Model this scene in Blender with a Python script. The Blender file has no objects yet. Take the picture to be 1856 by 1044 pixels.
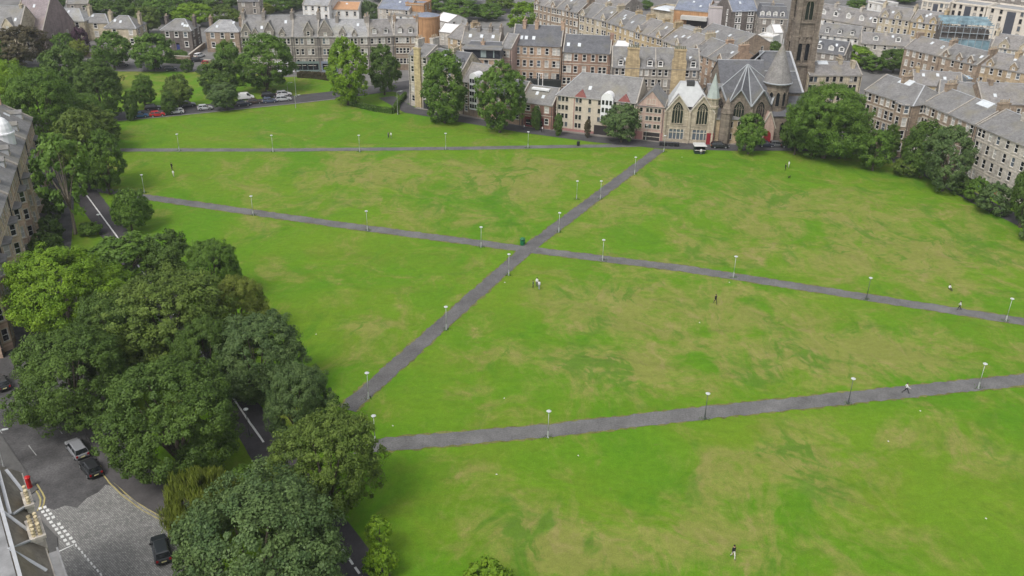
import bpy, math, random
import numpy as np
from mathutils import Matrix, Vector

C = bpy.context.scene.collection
sc = bpy.context.scene
rnd = random.Random(7)
R = math.radians

# ------------------------------------------------------------------ camera
H, FOC, PITCH, ROLL = 71.0, 1650.0, R(26.5), R(1.0)
_f = Vector((0, math.cos(PITCH), -math.sin(PITCH)))
_r0 = Vector((1, 0, 0)); _u0 = Vector((0, math.sin(PITCH), math.cos(PITCH)))
_r = _r0 * math.cos(ROLL) + _u0 * math.sin(ROLL)
_u = _u0 * math.cos(ROLL) - _r0 * math.sin(ROLL)
cam = bpy.data.cameras.new('camera'); cam.sensor_width = 36.0; cam.lens = FOC / 1856 * 36
cam.clip_start = 1.0; cam.clip_end = 6000
camo = bpy.data.objects.new('camera', cam); C.objects.link(camo)
camo.matrix_world = Matrix(((_r.x, _u.x, -_f.x, 0), (_r.y, _u.y, -_f.y, 0), (_r.z, _u.z, -_f.z, H), (0, 0, 0, 1)))
sc.camera = camo

# ------------------------------------------------------------------ sky, sun, exposure (overcast afternoon)
SUN_EL, SUN_AZ = R(54), R(215)          # azimuth clockwise from +Y
w = bpy.data.worlds.new('World'); sc.world = w; w.use_nodes = True
nt = w.node_tree; bg = nt.nodes['Background']
sky = nt.nodes.new('ShaderNodeTexSky'); sky.sky_type = 'NISHITA'; sky.sun_disc = False
sky.sun_elevation = SUN_EL; sky.sun_rotation = SUN_AZ; sky.air_density = 1.0; sky.dust_density = 4.0; sky.ozone_density = 0.6
hs = nt.nodes.new('ShaderNodeHueSaturation'); hs.inputs['Saturation'].default_value = 0.30
nt.links.new(sky.outputs[0], hs.inputs['Color']); nt.links.new(hs.outputs[0], bg.inputs[0]); bg.inputs[1].default_value = 0.15
sun = bpy.data.lights.new('sun', 'SUN'); sun.energy = 1.1; sun.angle = R(16); sun.color = (1, .97, .92)
so = bpy.data.objects.new('sun', sun); C.objects.link(so)
sd = Vector((math.sin(SUN_AZ) * math.cos(SUN_EL), math.cos(SUN_AZ) * math.cos(SUN_EL), math.sin(SUN_EL)))
so.rotation_euler = sd.to_track_quat('Z', 'Y').to_euler()
sc.view_settings.view_transform = 'Standard'; sc.view_settings.look = 'None'
sc.view_settings.exposure = 0.5; sc.view_settings.gamma = 1.0; sc.view_settings.use_curve_mapping = False
sc.render.engine = 'CYCLES'
sc.cycles.max_bounces = 5; sc.cycles.diffuse_bounces = 3; sc.cycles.glossy_bounces = 2; sc.cycles.transmission_bounces = 3; sc.cycles.transparent_max_bounces = 4
sc.cycles.use_denoising = True

# ------------------------------------------------------------------ survey: photo point -> point of the ground (or of height z)
def G(px, py, z=0.0):
    d = _f * FOC + _r * (px - 928) + _u * (522 - py)
    t = (z - H) / d.z
    return Vector((d.x * t, d.y * t, z))
def PX(x, y, z):                       # metres -> (px, py, pixels per metre)
    v = Vector((x, y, z - H)); k = v.dot(_f)
    return 928 + FOC * v.dot(_r) / k, 522 - FOC * v.dot(_u) / k, FOC / k
def height_at(b, py_top):              # height of a vertical thing standing at ground point b whose top shows at py_top
    lo, hi = 0.1, 69.0
    for _ in range(40):
        m = (lo + hi) / 2
        if PX(b.x, b.y, m)[1] > py_top: lo = m
        else: hi = m
    return lo

# ------------------------------------------------------------------ materials
def srgb(r, g, b):
    return tuple(((c / 255) / 12.92 if c / 255 < .04045 else ((c / 255 + .055) / 1.055) ** 2.4) for c in (r, g, b))
MATS = {}
def N(nt, t, **k):
    n = nt.nodes.new(t)
    for a, b in k.items(): setattr(n, a, b)
    return n
def mat(name, col, rough=.85, var=.18, scale=.6, fine=0.0, metal=0, spec=.3, bump=0, stretch=None):
    if name in MATS: return MATS[name]
    m = bpy.data.materials.new(name); m.use_nodes = True; nt = m.node_tree; L = nt.links.new
    p = nt.nodes['Principled BSDF']; p.inputs['Roughness'].default_value = rough; p.inputs['Metallic'].default_value = metal
    p.inputs['Specular IOR Level'].default_value = spec
    if var == 0:
        p.inputs['Base Color'].default_value = (*col, 1)
    else:
        g = N(nt, 'ShaderNodeNewGeometry'); n = N(nt, 'ShaderNodeTexNoise'); n.inputs['Scale'].default_value = scale; n.inputs['Detail'].default_value = 6; n.inputs['Roughness'].default_value = .65
        src = g.outputs['Position']
        if stretch:
            mp = N(nt, 'ShaderNodeMapping'); mp.inputs['Scale'].default_value = stretch; L(src, mp.inputs[0]); src = mp.outputs[0]
        L(src, n.inputs['Vector'])
        cr = N(nt, 'ShaderNodeValToRGB'); e = cr.color_ramp.elements
        e[0].position = .32; e[1].position = .68
        e[0].color = (*[c * (1 - var) for c in col], 1); e[1].color = (*[c * (1 + var) for c in col], 1)
        L(n.outputs[0], cr.inputs[0]); out = cr.outputs[0]
        if fine:
            n2 = N(nt, 'ShaderNodeTexNoise'); n2.inputs['Scale'].default_value = 4.5; n2.inputs['Detail'].default_value = 3; L(g.outputs['Position'], n2.inputs['Vector'])
            mr = N(nt, 'ShaderNodeMapRange'); mr.inputs[1].default_value = .3; mr.inputs[2].default_value = .7; mr.inputs[3].default_value = 1 - fine; mr.inputs[4].default_value = 1 + fine; L(n2.outputs[0], mr.inputs[0])
            mx = N(nt, 'ShaderNodeMix', data_type='RGBA', blend_type='MULTIPLY'); mx.inputs[0].default_value = 1; L(out, mx.inputs[6]); L(mr.outputs[0], mx.inputs[7]); out = mx.outputs[2]
        L(out, p.inputs['Base Color'])
        if bump:
            b = N(nt, 'ShaderNodeBump'); b.inputs['Strength'].default_value = bump; b.inputs['Distance'].default_value = .05; L(n.outputs[0], b.inputs['Height']); L(b.outputs[0], p.inputs['Normal'])
    MATS[name] = m; return m
def stone(name, col, block=.22, var=.22, soot=.35):
    """coursed ashlar: block-to-block tint, rain-stained bands under the wallhead, weathered blotches"""
    if name in MATS: return MATS[name]
    m = bpy.data.materials.new(name); m.use_nodes = True; nt = m.node_tree; L = nt.links.new
    p = nt.nodes['Principled BSDF']; p.inputs['Roughness'].default_value = .9; p.inputs['Specular IOR Level'].default_value = .15
    tc = N(nt, 'ShaderNodeTexCoord'); sx = N(nt, 'ShaderNodeSeparateXYZ'); L(tc.outputs['Object'], sx.inputs[0])
    ad = N(nt, 'ShaderNodeMath', operation='ADD'); L(sx.outputs[0], ad.inputs[0]); L(sx.outputs[1], ad.inputs[1])
    cb = N(nt, 'ShaderNodeCombineXYZ'); L(ad.outputs[0], cb.inputs[0]); L(sx.outputs[2], cb.inputs[1])
    bk = N(nt, 'ShaderNodeTexBrick'); bk.inputs['Scale'].default_value = 1.0; bk.inputs['Brick Width'].default_value = .9; bk.inputs['Row Height'].default_value = .38; bk.inputs['Mortar Size'].default_value = .02
    bk.inputs['Color1'].default_value = (1 - block,) * 3 + (1,); bk.inputs['Color2'].default_value = (1 + block * .7,) * 3 + (1,); bk.inputs['Mortar'].default_value = (.75, .75, .75, 1); L(cb.outputs[0], bk.inputs['Vector'])
    g = N(nt, 'ShaderNodeNewGeometry')
    n = N(nt, 'ShaderNodeTexNoise'); n.inputs['Scale'].default_value = .35; n.inputs['Detail'].default_value = 7; n.inputs['Roughness'].default_value = .7; L(g.outputs['Position'], n.inputs['Vector'])
    cr = N(nt, 'ShaderNodeValToRGB'); e = cr.color_ramp.elements; e[0].position = .3; e[1].position = .7
    e[0].color = (col[0] * (1 - var), col[1] * (1 - var), col[2] * (1 - var * .9), 1); e[1].color = (*[c * (1 + var) for c in col], 1); L(n.outputs[0], cr.inputs[0])
    mp = N(nt, 'ShaderNodeMapping'); mp.inputs['Scale'].default_value = (1.6, 1.6, .12); L(g.outputs['Position'], mp.inputs[0])
    n3 = N(nt, 'ShaderNodeTexNoise'); n3.inputs['Scale'].default_value = 1.0; n3.inputs['Detail'].default_value = 4; L(mp.outputs[0], n3.inputs['Vector'])
    mr = N(nt, 'ShaderNodeMapRange'); mr.inputs[1].default_value = .45; mr.inputs[2].default_value = .75; mr.inputs[3].default_value = 1; mr.inputs[4].default_value = 1 - soot; L(n3.outputs[0], mr.inputs[0])
    m1 = N(nt, 'ShaderNodeMix', data_type='RGBA', blend_type='MULTIPLY'); m1.inputs[0].default_value = 1; L(cr.outputs[0], m1.inputs[6]); L(bk.outputs[0], m1.inputs[7])
    m2 = N(nt, 'ShaderNodeMix', data_type='RGBA', blend_type='MULTIPLY'); m2.inputs[0].default_value = 1; L(m1.outputs[2], m2.inputs[6]); L(mr.outputs[0], m2.inputs[7])
    L(m2.outputs[2], p.inputs['Base Color']); MATS[name] = m; return m
def slate(name, col, var=.30):
    if name in MATS: return MATS[name]
    m = bpy.data.materials.new(name); m.use_nodes = True; nt = m.node_tree; L = nt.links.new
    p = nt.nodes['Principled BSDF']; p.inputs['Roughness'].default_value = .62; p.inputs['Specular IOR Level'].default_value = .35
    g = N(nt, 'ShaderNodeNewGeometry')
    n = N(nt, 'ShaderNodeTexNoise'); n.inputs['Scale'].default_value = .5; n.inputs['Detail'].default_value = 8; n.inputs['Roughness'].default_value = .75; L(g.outputs['Position'], n.inputs['Vector'])
    cr = N(nt, 'ShaderNodeValToRGB'); e = cr.color_ramp.elements; e[0].position = .3; e[1].position = .7
    e[0].color = (*[c * (1 - var) for c in col], 1); e[1].color = (*[c * (1 + var) for c in col], 1); L(n.outputs[0], cr.inputs[0])
    v = N(nt, 'ShaderNodeTexVoronoi'); v.inputs['Scale'].default_value = 2.6; mp = N(nt, 'ShaderNodeMapping'); mp.inputs['Scale'].default_value = (1, 1, 1.6); L(g.outputs['Position'], mp.inputs[0]); L(mp.outputs[0], v.inputs['Vector'])
    bw = N(nt, 'ShaderNodeSeparateColor'); L(v.outputs['Color'], bw.inputs[0])
    mr = N(nt, 'ShaderNodeMapRange'); mr.inputs[3].default_value = .84; mr.inputs[4].default_value = 1.16; L(bw.outputs[0], mr.inputs[0])
    n4 = N(nt, 'ShaderNodeTexNoise'); n4.inputs['Scale'].default_value = .22; n4.inputs['Detail'].default_value = 5; L(g.outputs['Position'], n4.inputs['Vector'])
    m4 = N(nt, 'ShaderNodeMapRange'); m4.inputs[1].default_value = .52; m4.inputs[2].default_value = .78; m4.inputs[3].default_value = 0; m4.inputs[4].default_value = .85; L(n4.outputs[0], m4.inputs[0])
    m1 = N(nt, 'ShaderNodeMix', data_type='RGBA', blend_type='MULTIPLY'); m1.inputs[0].default_value = 1; L(cr.outputs[0], m1.inputs[6]); L(mr.outputs[0], m1.inputs[7])
    m2 = N(nt, 'ShaderNodeMix', data_type='RGBA'); L(m4.outputs[0], m2.inputs[0]); L(m1.outputs[2], m2.inputs[6]); m2.inputs[7].default_value = (col[0] * 1.15, col[1] * 1.08, col[2] * .8, 1)   # lichen
    L(m2.outputs[2], p.inputs['Base Color']); MATS[name] = m; return m
def leafmat(name, dark, light):
    if name in MATS: return MATS[name]
    m = bpy.data.materials.new(name); m.use_nodes = True; nt = m.node_tree; L = nt.links.new
    out = nt.nodes['Material Output']; p = nt.nodes['Principled BSDF']; p.inputs['Roughness'].default_value = .55; p.inputs['Specular IOR Level'].default_value = .25
    a = N(nt, 'ShaderNodeAttribute', attribute_name='tint'); g = N(nt, 'ShaderNodeNewGeometry')
    n = N(nt, 'ShaderNodeTexNoise'); n.inputs['Scale'].default_value = .25; n.inputs['Detail'].default_value = 3; L(g.outputs['Position'], n.inputs['Vector'])
    ad = N(nt, 'ShaderNodeMath', operation='MULTIPLY_ADD'); L(n.outputs[0], ad.inputs[0]); ad.inputs[1].default_value = .9; L(a.outputs['Fac'], ad.inputs[2])
    mr = N(nt, 'ShaderNodeMapRange'); mr.inputs[1].default_value = .35; mr.inputs[2].default_value = 1.45; L(ad.outputs[0], mr.inputs[0])
    mx = N(nt, 'ShaderNodeMix', data_type='RGBA'); mx.inputs[6].default_value = (*dark, 1); mx.inputs[7].default_value = (*light, 1); L(mr.outputs[0], mx.inputs[0]); L(mx.outputs[2], p.inputs['Base Color'])
    tr = N(nt, 'ShaderNodeBsdfTranslucent'); L(mx.outputs[2], tr.inputs[0])
    ms = N(nt, 'ShaderNodeMixShader'); ms.inputs[0].default_value = .30; L(p.outputs[0], ms.inputs[1]); L(tr.outputs[0], ms.inputs[2]); L(ms.outputs[0], out.inputs[0])
    MATS[name] = m; return m
def glassmat(name, col, rough=.12):
    return mat(name, col, rough, 0, spec=.6)

# ------------------------------------------------------------------ mesh builder
class MB:
    def __init__(s): s.v = []; s.f = []; s.m = []
    def face(s, pts, m=0):
        i = len(s.v); s.v += [tuple(p) for p in pts]; s.f.append(tuple(range(i, i + len(pts)))); s.m.append(m)
    def box(s, x0, x1, y0, y1, z0, z1, m=0):
        s.hexa([(x0, y0, z0), (x1, y0, z0), (x1, y1, z0), (x0, y1, z0)], [(x0, y0, z1), (x1, y0, z1), (x1, y1, z1), (x0, y1, z1)], m)
    def hexa(s, b, t, m=0):
        n = len(b); i = len(s.v); s.v += [tuple(p) for p in b] + [tuple(p) for p in t]
        s.f.append(tuple(i + n - 1 - k for k in range(n))); s.f.append(tuple(i + n + k for k in range(n))); s.m += [m, m]
        for k in range(n):
            j = (k + 1) % n; s.f.append((i + k, i + j, i + n + j, i + n + k)); s.m.append(m)
    def slab(s, top, t=.12, m=0):
        s.hexa([(p[0], p[1], p[2] - t) for p in top], top, m)
    def ring(s, cx, cy, r, z, n, ph=0): return [(cx + r * math.cos(ph + 2 * math.pi * k / n), cy + r * math.sin(ph + 2 * math.pi * k / n), z) for k in range(n)]
    def lathe(s, cx, cy, prof, n=12, m=0, ph=0):
        for (r0, z0), (r1, z1) in zip(prof, prof[1:]):
            s.hexa(s.ring(cx, cy, max(r0, .002), z0, n, ph), s.ring(cx, cy, max(r1, .002), z1, n, ph), m)
    def tube(s, pts, rad, n=6, m=0):
        pts = [Vector(p) for p in pts]; rings = []
        for k, p in enumerate(pts):
            d = (pts[min(k + 1, len(pts) - 1)] - pts[max(k - 1, 0)]).normalized()
            a = d.orthogonal().normalized(); b = d.cross(a); r = rad[k] if isinstance(rad, (list, tuple)) else rad
            rings.append([p + a * r * math.cos(2 * math.pi * q / n) + b * r * math.sin(2 * math.pi * q / n) for q in range(n)])
        i = len(s.v)
        for rg in rings: s.v += [tuple(p) for p in rg]
        for k in range(len(rings) - 1):
            for q in range(n):
                j = (q + 1) % n; s.f.append((i + k * n + q, i + k * n + j, i + (k + 1) * n + j, i + (k + 1) * n + q)); s.m.append(m)
        s.f.append(tuple(i + n - 1 - q for q in range(n))); s.f.append(tuple(i + (len(rings) - 1) * n + q for q in range(n))); s.m += [m, m]
    def beam(s, a, b, wd, h, m=0):
        a = Vector(a); b = Vector(b); d = (b - a).normalized(); side = d.cross(Vector((0, 0, 1)))
        side = side.normalized() if side.length > .01 else Vector((1, 0, 0)); up = side.cross(d).normalized(); o = side * wd / 2
        s.hexa([a - o, a + o, b + o, b - o], [a - o + up * h, a + o + up * h, b + o + up * h, b - o + up * h], m)
    def mesh(s, name, mats, smooth=False):
        me = bpy.data.meshes.new(name); me.from_pydata(s.v, [], s.f)
        for m in (mats if isinstance(mats, (list, tuple)) else [mats]): me.materials.append(m)
        if len(s.m): me.polygons.foreach_set('material_index', s.m)
        if smooth: me.polygons.foreach_set('use_smooth', [True] * len(me.polygons))
        me.update(); return me
    def build(s, name, mats, parent=None, smooth=False, loc=None, rz=0):
        o = bpy.data.objects.new(name, s.mesh(name, mats, smooth)); C.objects.link(o); o.parent = parent
        if loc is not None: o.location = loc
        if rz: o.rotation_euler.z = rz
        return o
def tag(o, label=None, cat=None, group=None, kind=None):
    if label: o['label'] = label
    if cat: o['category'] = cat
    if group: o['group'] = group
    if kind: o['kind'] = kind
    return o
def thing(name, label, cat, loc, rz=0, group=None):
    o = bpy.data.objects.new(name, None); C.objects.link(o); o.location = loc; o.rotation_euler.z = rz
    o.empty_display_size = .5
    return tag(o, label, cat, group)
def link(name, mesh, parent, loc=(0, 0, 0), rz=0, scale=None):
    o = bpy.data.objects.new(name, mesh); C.objects.link(o); o.parent = parent; o.location = loc; o.rotation_euler.z = rz
    if scale: o.scale = scale
    return o
# ================================================================== SETTING: ground, lawns, roads, paths
def sheet(name, pts, z, m, kind='structure', jitter=0):
    mb = MB(); mb.face([(p[0], p[1], z) for p in pts]); o = mb.build(name, m); tag(o, kind=kind); return o
def strip(name, pts, width, z, m, step=1.2, rough=.12, seed=1, kind='structure', parent=None):
    """a path along a polyline, its edges slightly ragged where turf creeps over them"""
    rr = random.Random(seed); pts = [Vector((p[0], p[1], 0)) for p in pts]; samp = []
    for a, b in zip(pts, pts[1:]):
        n = max(1, int((b - a).length / step)); samp += [a.lerp(b, k / n) for k in range(n)]
    samp.append(pts[-1]); L_, R_ = [], []
    for k, p in enumerate(samp):
        d = (samp[min(k + 1, len(samp) - 1)] - samp[max(k - 1, 0)]).normalized(); s = Vector((-d.y, d.x, 0)); wd = width / 2
        L_.append(p + s * (wd + rr.uniform(-rough, rough))); R_.append(p - s * (wd + rr.uniform(-rough, rough)))
    mb = MB()
    for k in range(len(samp) - 1):
        mb.face([(R_[k].x, R_[k].y, z), (R_[k + 1].x, R_[k + 1].y, z), (L_[k + 1].x, L_[k + 1].y, z), (L_[k].x, L_[k].y, z)])
    o = mb.build(name, m, parent)
    if not parent: tag(o, kind=kind)
    return o

# --- grass material: 'dry' and 'lush' are painted on the turf itself (parched mounds, clover patches), noise breaks them up
def grass_material():
    m = bpy.data.materials.new('grass'); m.use_nodes = True; nt = m.node_tree; L = nt.links.new
    p = nt.nodes['Principled BSDF']; p.inputs['Roughness'].default_value = .9; p.inputs['Specular IOR Level'].default_value = .1
    g = N(nt, 'ShaderNodeNewGeometry'); pos = g.outputs['Position']
    def noise(scale, detail=5, rough=.6, dist=0, mp=None):
        n = N(nt, 'ShaderNodeTexNoise'); n.inputs['Scale'].default_value = scale; n.inputs['Detail'].default_value = detail; n.inputs['Roughness'].default_value = rough; n.inputs['Distortion'].default_value = dist
        if mp:
            k = N(nt, 'ShaderNodeMapping'); k.inputs['Scale'].default_value = mp; k.inputs['Rotation'].default_value = (0, 0, .5); L(pos, k.inputs[0]); L(k.outputs[0], n.inputs['Vector'])
        else: L(pos, n.inputs['Vector'])
        return n.outputs[0]
    def rng(s, a, b, c=0, d=1):
        r = N(nt, 'ShaderNodeMapRange'); r.inputs[1].default_value = a; r.inputs[2].default_value = b; r.inputs[3].default_value = c; r.inputs[4].default_value = d; L(s, r.inputs[0]); return r.outputs[0]
    def op(o, a, b):
        k = N(nt, 'ShaderNodeMath', operation=o)
        for i, q in enumerate((a, b)):
            if isinstance(q, (int, float)): k.inputs[i].default_value = q
            else: L(q, k.inputs[i])
        return k.outputs[0]
    def mix(f, a, b, bt='MIX'):
        k = N(nt, 'ShaderNodeMix', data_type='RGBA', blend_type=bt)
        for i, q in ((0, f), (6, a), (7, b)):
            if isinstance(q, (int, float)): k.inputs[i].default_value = q
            elif isinstance(q, tuple): k.inputs[i].default_value = (*q, 1)
            else: L(q, k.inputs[i])
        return k.outputs[2]
    ad = N(nt, 'ShaderNodeAttribute', attribute_name='dry').outputs['Fac']; al = N(nt, 'ShaderNodeAttribute', attribute_name='lush').outputs['Fac']
    # warped coordinates give the turf its swirling, combed look
    wn = N(nt, 'ShaderNodeTexNoise'); wn.inputs['Scale'].default_value = .05; wn.inputs['Detail'].default_value = 3; L(pos, wn.inputs['Vector'])
    wv = N(nt, 'ShaderNodeVectorMath', operation='MULTIPLY_ADD'); L(wn.outputs['Color'], wv.inputs[0]); wv.inputs[1].default_value = (11, 15, 0); L(pos, wv.inputs[2]); flat = pos; pos = wv.outputs[0]
    big = noise(.03, 4, .55, .8); mid = noise(.075, 7, .68, .9); rig = noise(.10, 7, .68, 1.0, (1.35, .72, 1)); wisp = noise(.19, 6, .70, .9, (1.5, .7, 1)); line = noise(.055, 4, .55, .8)
    pos = flat; fin = noise(1.1, 5, .72); hair = noise(6, 3, .6); clump = noise(.45, 4, .7, .6)
    ridge = rng(op('ABSOLUTE', op('SUBTRACT', line, .5), 0), .0, .055, 1, 0)
    base = mix(rng(big, .38, .62), GR['a'], GR['b'])
    base = mix(op('MULTIPLY', rng(mid, .45, .65), .55), base, GR['olive'])
    base = mix(op('MULTIPLY', rng(wisp, .56, .72), .35), base, GR['straw'])
    # parched turf: attribute decides where, noise decides the ragged shape
    dr = op('ADD', op('MULTIPLY', ad, .92), op('MULTIPLY', op('SUBTRACT', rig, .5), 3.2)); dr = op('ADD', dr, op('MULTIPLY', op('SUBTRACT', mid, .5), 3.0)); dr = op('ADD', dr, op('MULTIPLY', op('SUBTRACT', clump, .5), 1.1))
    dr = rng(dr, .16, .88); base = mix(op('MULTIPLY', dr, .88), base, GR['straw'])
    tan_ = rng(op('ADD', op('MULTIPLY', dr, .6), op('MULTIPLY', op('SUBTRACT', wisp, .5), 3.2)), .62, 1.15); base = mix(op('MULTIPLY', tan_, .75), base, GR['tan'])
    # lush streaks
    pos = wv.outputs[0]; line2 = noise(.09, 5, .58, .8, (1.3, .8, 1)); pos = flat
    ridge2 = rng(op('ABSOLUTE', op('SUBTRACT', line2, .47), 0), .0, .06, 1, 0); rm = op('MULTIPLY_ADD', ad, 1.0) if False else op('ADD', op('MULTIPLY', ad, .9), .30)
    lu = op('ADD', al, op('MULTIPLY', op('SUBTRACT', noise(.075, 6, .64, 1.2, (1.3, .75, 1)), .57), 5.5)); lu = op('ADD', lu, op('MULTIPLY', op('MAXIMUM', ridge, ridge2), op('MULTIPLY', rng(mid, .36, .56), rm))); lu = op('ADD', lu, op('MULTIPLY', op('SUBTRACT', clump, .5), .6)); lu = rng(lu, .18, .90)
    base = mix(op('MULTIPLY', lu, .72), base, GR['lush'])
    base = mix(1, base, rng(fin, .28, .72, .86, 1.15), 'MULTIPLY'); base = mix(1, base, rng(hair, .3, .7, .86, 1.15), 'MULTIPLY'); base = mix(1, base, rng(clump, .3, .7, .93, 1.07), 'MULTIPLY')
    worn = rng(noise(.55, 3, .5, .5), .70, .78); base = mix(op('MULTIPLY', worn, .5), base, GR['bare'])
    L(base, p.inputs['Base Color'])
    pos = wv.outputs[0]; hum = op('ADD', op('MULTIPLY', noise(.09, 2.0, .45, .6, (.8, 1.3, 1)), 3.4), op('MULTIPLY', noise(.3, 1.5, .4), .45)); b = N(nt, 'ShaderNodeBump'); b.inputs['Strength'].default_value = 1; b.inputs['Distance'].default_value = .26; L(op('ADD', hum, op('MULTIPLY', fin, .22)), b.inputs['Height']); L(b.outputs[0], p.inputs['Normal'])
    return m
GR = dict(a=(.076, .180, .007), b=(.108, .194, .011), olive=(.128, .168, .017), straw=(.178, .190, .044), tan=(.226, .196, .072), lush=(.056, .150, .007), bare=(.13, .12, .04))
grass_m = grass_material()
# photo-surveyed patches: (px, py, half-width px, half-height px, strength)
DRY = [(330,150,160,26,.55),(520,165,90,12,.4),(690,340,330,55,.55),(800,300,260,25,.45),(640,310,160,25,.35),(660,590,42,18,1.1),(440,415,60,14,.5),(720,490,80,25,.3),(1010,320,110,40,.5),(870,320,60,20,.3),(1350,400,420,80,.55),(1180,330,90,25,.35),
 (1650,470,260,70,.6),(1500,360,250,40,.35),(1270,600,330,90,.6),(1060,560,90,50,.55),(1000,650,140,30,.7),(1130,690,120,40,.55),(1480,650,200,70,.65),(880,715,60,22,.7),(1700,640,150,50,.5),(1010,690,60,30,.5),
 (1400,870,260,70,.55),(1020,990,200,60,.75),(1250,990,220,60,.7),(1480,800,90,40,.75),(1700,780,170,50,.4),(1810,830,60,30,.8),(1620,790,50,22,.6),(1560,1010,200,50,.55),(1380,830,80,30,.4),(940,950,90,40,.6),(1180,830,150,30,.45),(1220,540,180,40,.5),(600,215,60,10,.5),(540,265,90,8,.3),(820,860,60,20,.3)]
LUSH = [(875,370,55,28,.75),(1350,650,30,60,.55),(940,930,70,40,.7),(1100,905,170,14,.35),(1080,870,60,40,.3),(900,300,40,12,.4),(1230,500,60,14,.3),(1500,880,120,30,.35),(1650,930,200,60,.25),(560,600,140,110,.35),(450,240,200,25,.25),(850,650,60,50,.35),(1150,700,40,25,.6),(980,840,90,40,.3),(1300,340,90,20,.3),(1600,330,150,25,.35),(760,770,90,30,.35),(790,560,100,60,.25),(1500,600,100,20,.3)]
def ground_grid():
    xs = np.concatenate([[-4000, -1500, -700, -400, -250, -180], np.arange(-140, 150, 1.3), [180, 250, 400, 700, 1500, 4000]])
    ys = np.concatenate([[-2000, -600, -100, 20], np.arange(60, 285, 1.3), [310, 360, 450, 600, 1000, 2000, 5000]])
    X, Y = np.meshgrid(xs, ys); nx, ny = len(xs), len(ys)
    me = bpy.data.meshes.new('ground'); v = np.stack([X, Y, np.zeros_like(X)], -1).reshape(-1, 3)
    me.vertices.add(len(v)); me.vertices.foreach_set('co', v.ravel())
    i = np.arange(nx * ny).reshape(ny, nx); q = np.stack([i[:-1, :-1], i[:-1, 1:], i[1:, 1:], i[1:, :-1]], -1).reshape(-1, 4)
    me.loops.add(q.size); me.loops.foreach_set('vertex_index', q.ravel().astype(np.int32)); me.polygons.add(len(q)); me.polygons.foreach_set('loop_start', (np.arange(len(q)) * 4).astype(np.int32))
    for nm, lst in (('dry', DRY), ('lush', LUSH)):
        a = np.zeros(len(v))
        for px, py, wx, wy, s in lst:
            c = G(px, py); sx = (G(px + wx, py) - c).length; sy = abs(G(px, py - wy).y - G(px, py + wy).y) / 2
            a += s * np.exp(-(((v[:, 0] - c.x) / sx) ** 2 + ((v[:, 1] - c.y) / sy) ** 2) ** 1.3)
        at = me.attributes.new(nm, 'FLOAT', 'POINT'); at.data.foreach_set('value', np.clip(a, 0, 1.3).astype(np.float32))
    me.materials.append(grass_m); me.update(); me.validate()
    o = bpy.data.objects.new('ground', me); C.objects.link(o); tag(o, kind='structure')
ground_grid()
asphalt = mat('asphalt', (.062, .060, .062), .9, .25, .35, .12)
asphalt_pale = mat('path_asphalt', (.122, .120, .117), .92, .26, .28, .2)
asphalt_dark = mat('dark_path_asphalt', (.060, .055, .058), .92, .2, .5, .12)
paving = mat('paving', (.20, .185, .165), .9, .15, .6, .1)
city_m = mat('city_ground', (.15, .145, .138), .95, .3, .12, .15)
white_paint = mat('white_road_paint', (.62, .62, .60), .7, .12, 2)
yellow_paint = mat('yellow_road_paint', (.34, .29, .12), .7, .15, 2)
kerb_m = mat('kerb_stone', (.22, .21, .20), .9, .15, 1)

# the streets and yards beyond the park
def W(*pp): return [G(*p) for p in pp]
sheet('city_ground', [G(-600, 128), G(180, 121), G(445, 131), G(520, 140), G(560, 137), G(600, 140), G(720, 168), G(735, 186), G(870, 221), G(1000, 242), G(1150, 259), G(1240, 264), G(1440, 266), G(1600, 266), G(1700, 296), G(1800, 345), G(1990, 425), Vector((420, 260, 0)), Vector((1500, 700, 0)), Vector((1500, 2500, 0)), Vector((-1500, 2500, 0)), Vector((-900, 500, 0))], .02, city_m)
# street with parked cars along the north edge
top_road = [G(60, 224), G(215, 211), G(330, 201), G(450, 189), G(540, 180), G(610, 172), G(700, 160), G(760, 150)]
strip('road', top_road, 9.0, .05, asphalt, 4, .02, 3)
strip('kerb', [p + Vector((.6, -4.9, 0)) for p in top_road[:6]], .5, .11, kerb_m, 4, .01, 4)
strip('road', [G(-120, 122), G(90, 116), G(230, 124), G(345, 124), G(470, 128), G(600, 133)], 9.0, .05, mat('worn_asphalt', (.12, .115, .115), .9, .2, .3, .1), 4, .02, 5)
# street in front of the flats and the church, then down behind the right-hand trees
front_road = [G(700, 176), G(745, 201), G(840, 217), G(960, 237), G(1080, 253), G(1200, 264.5), G(1320, 268), G(1450, 268), G(1590, 276), G(1680, 312), G(1790, 372), G(1930, 440)]
strip('road', front_road, 5.0, .05, asphalt, 4, .02, 6)
strip('pavement', [p + Vector((1.2, 3.7, 0)) for p in front_road[1:9]], 2.6, .12, paving, 4, .02, 7)
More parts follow.
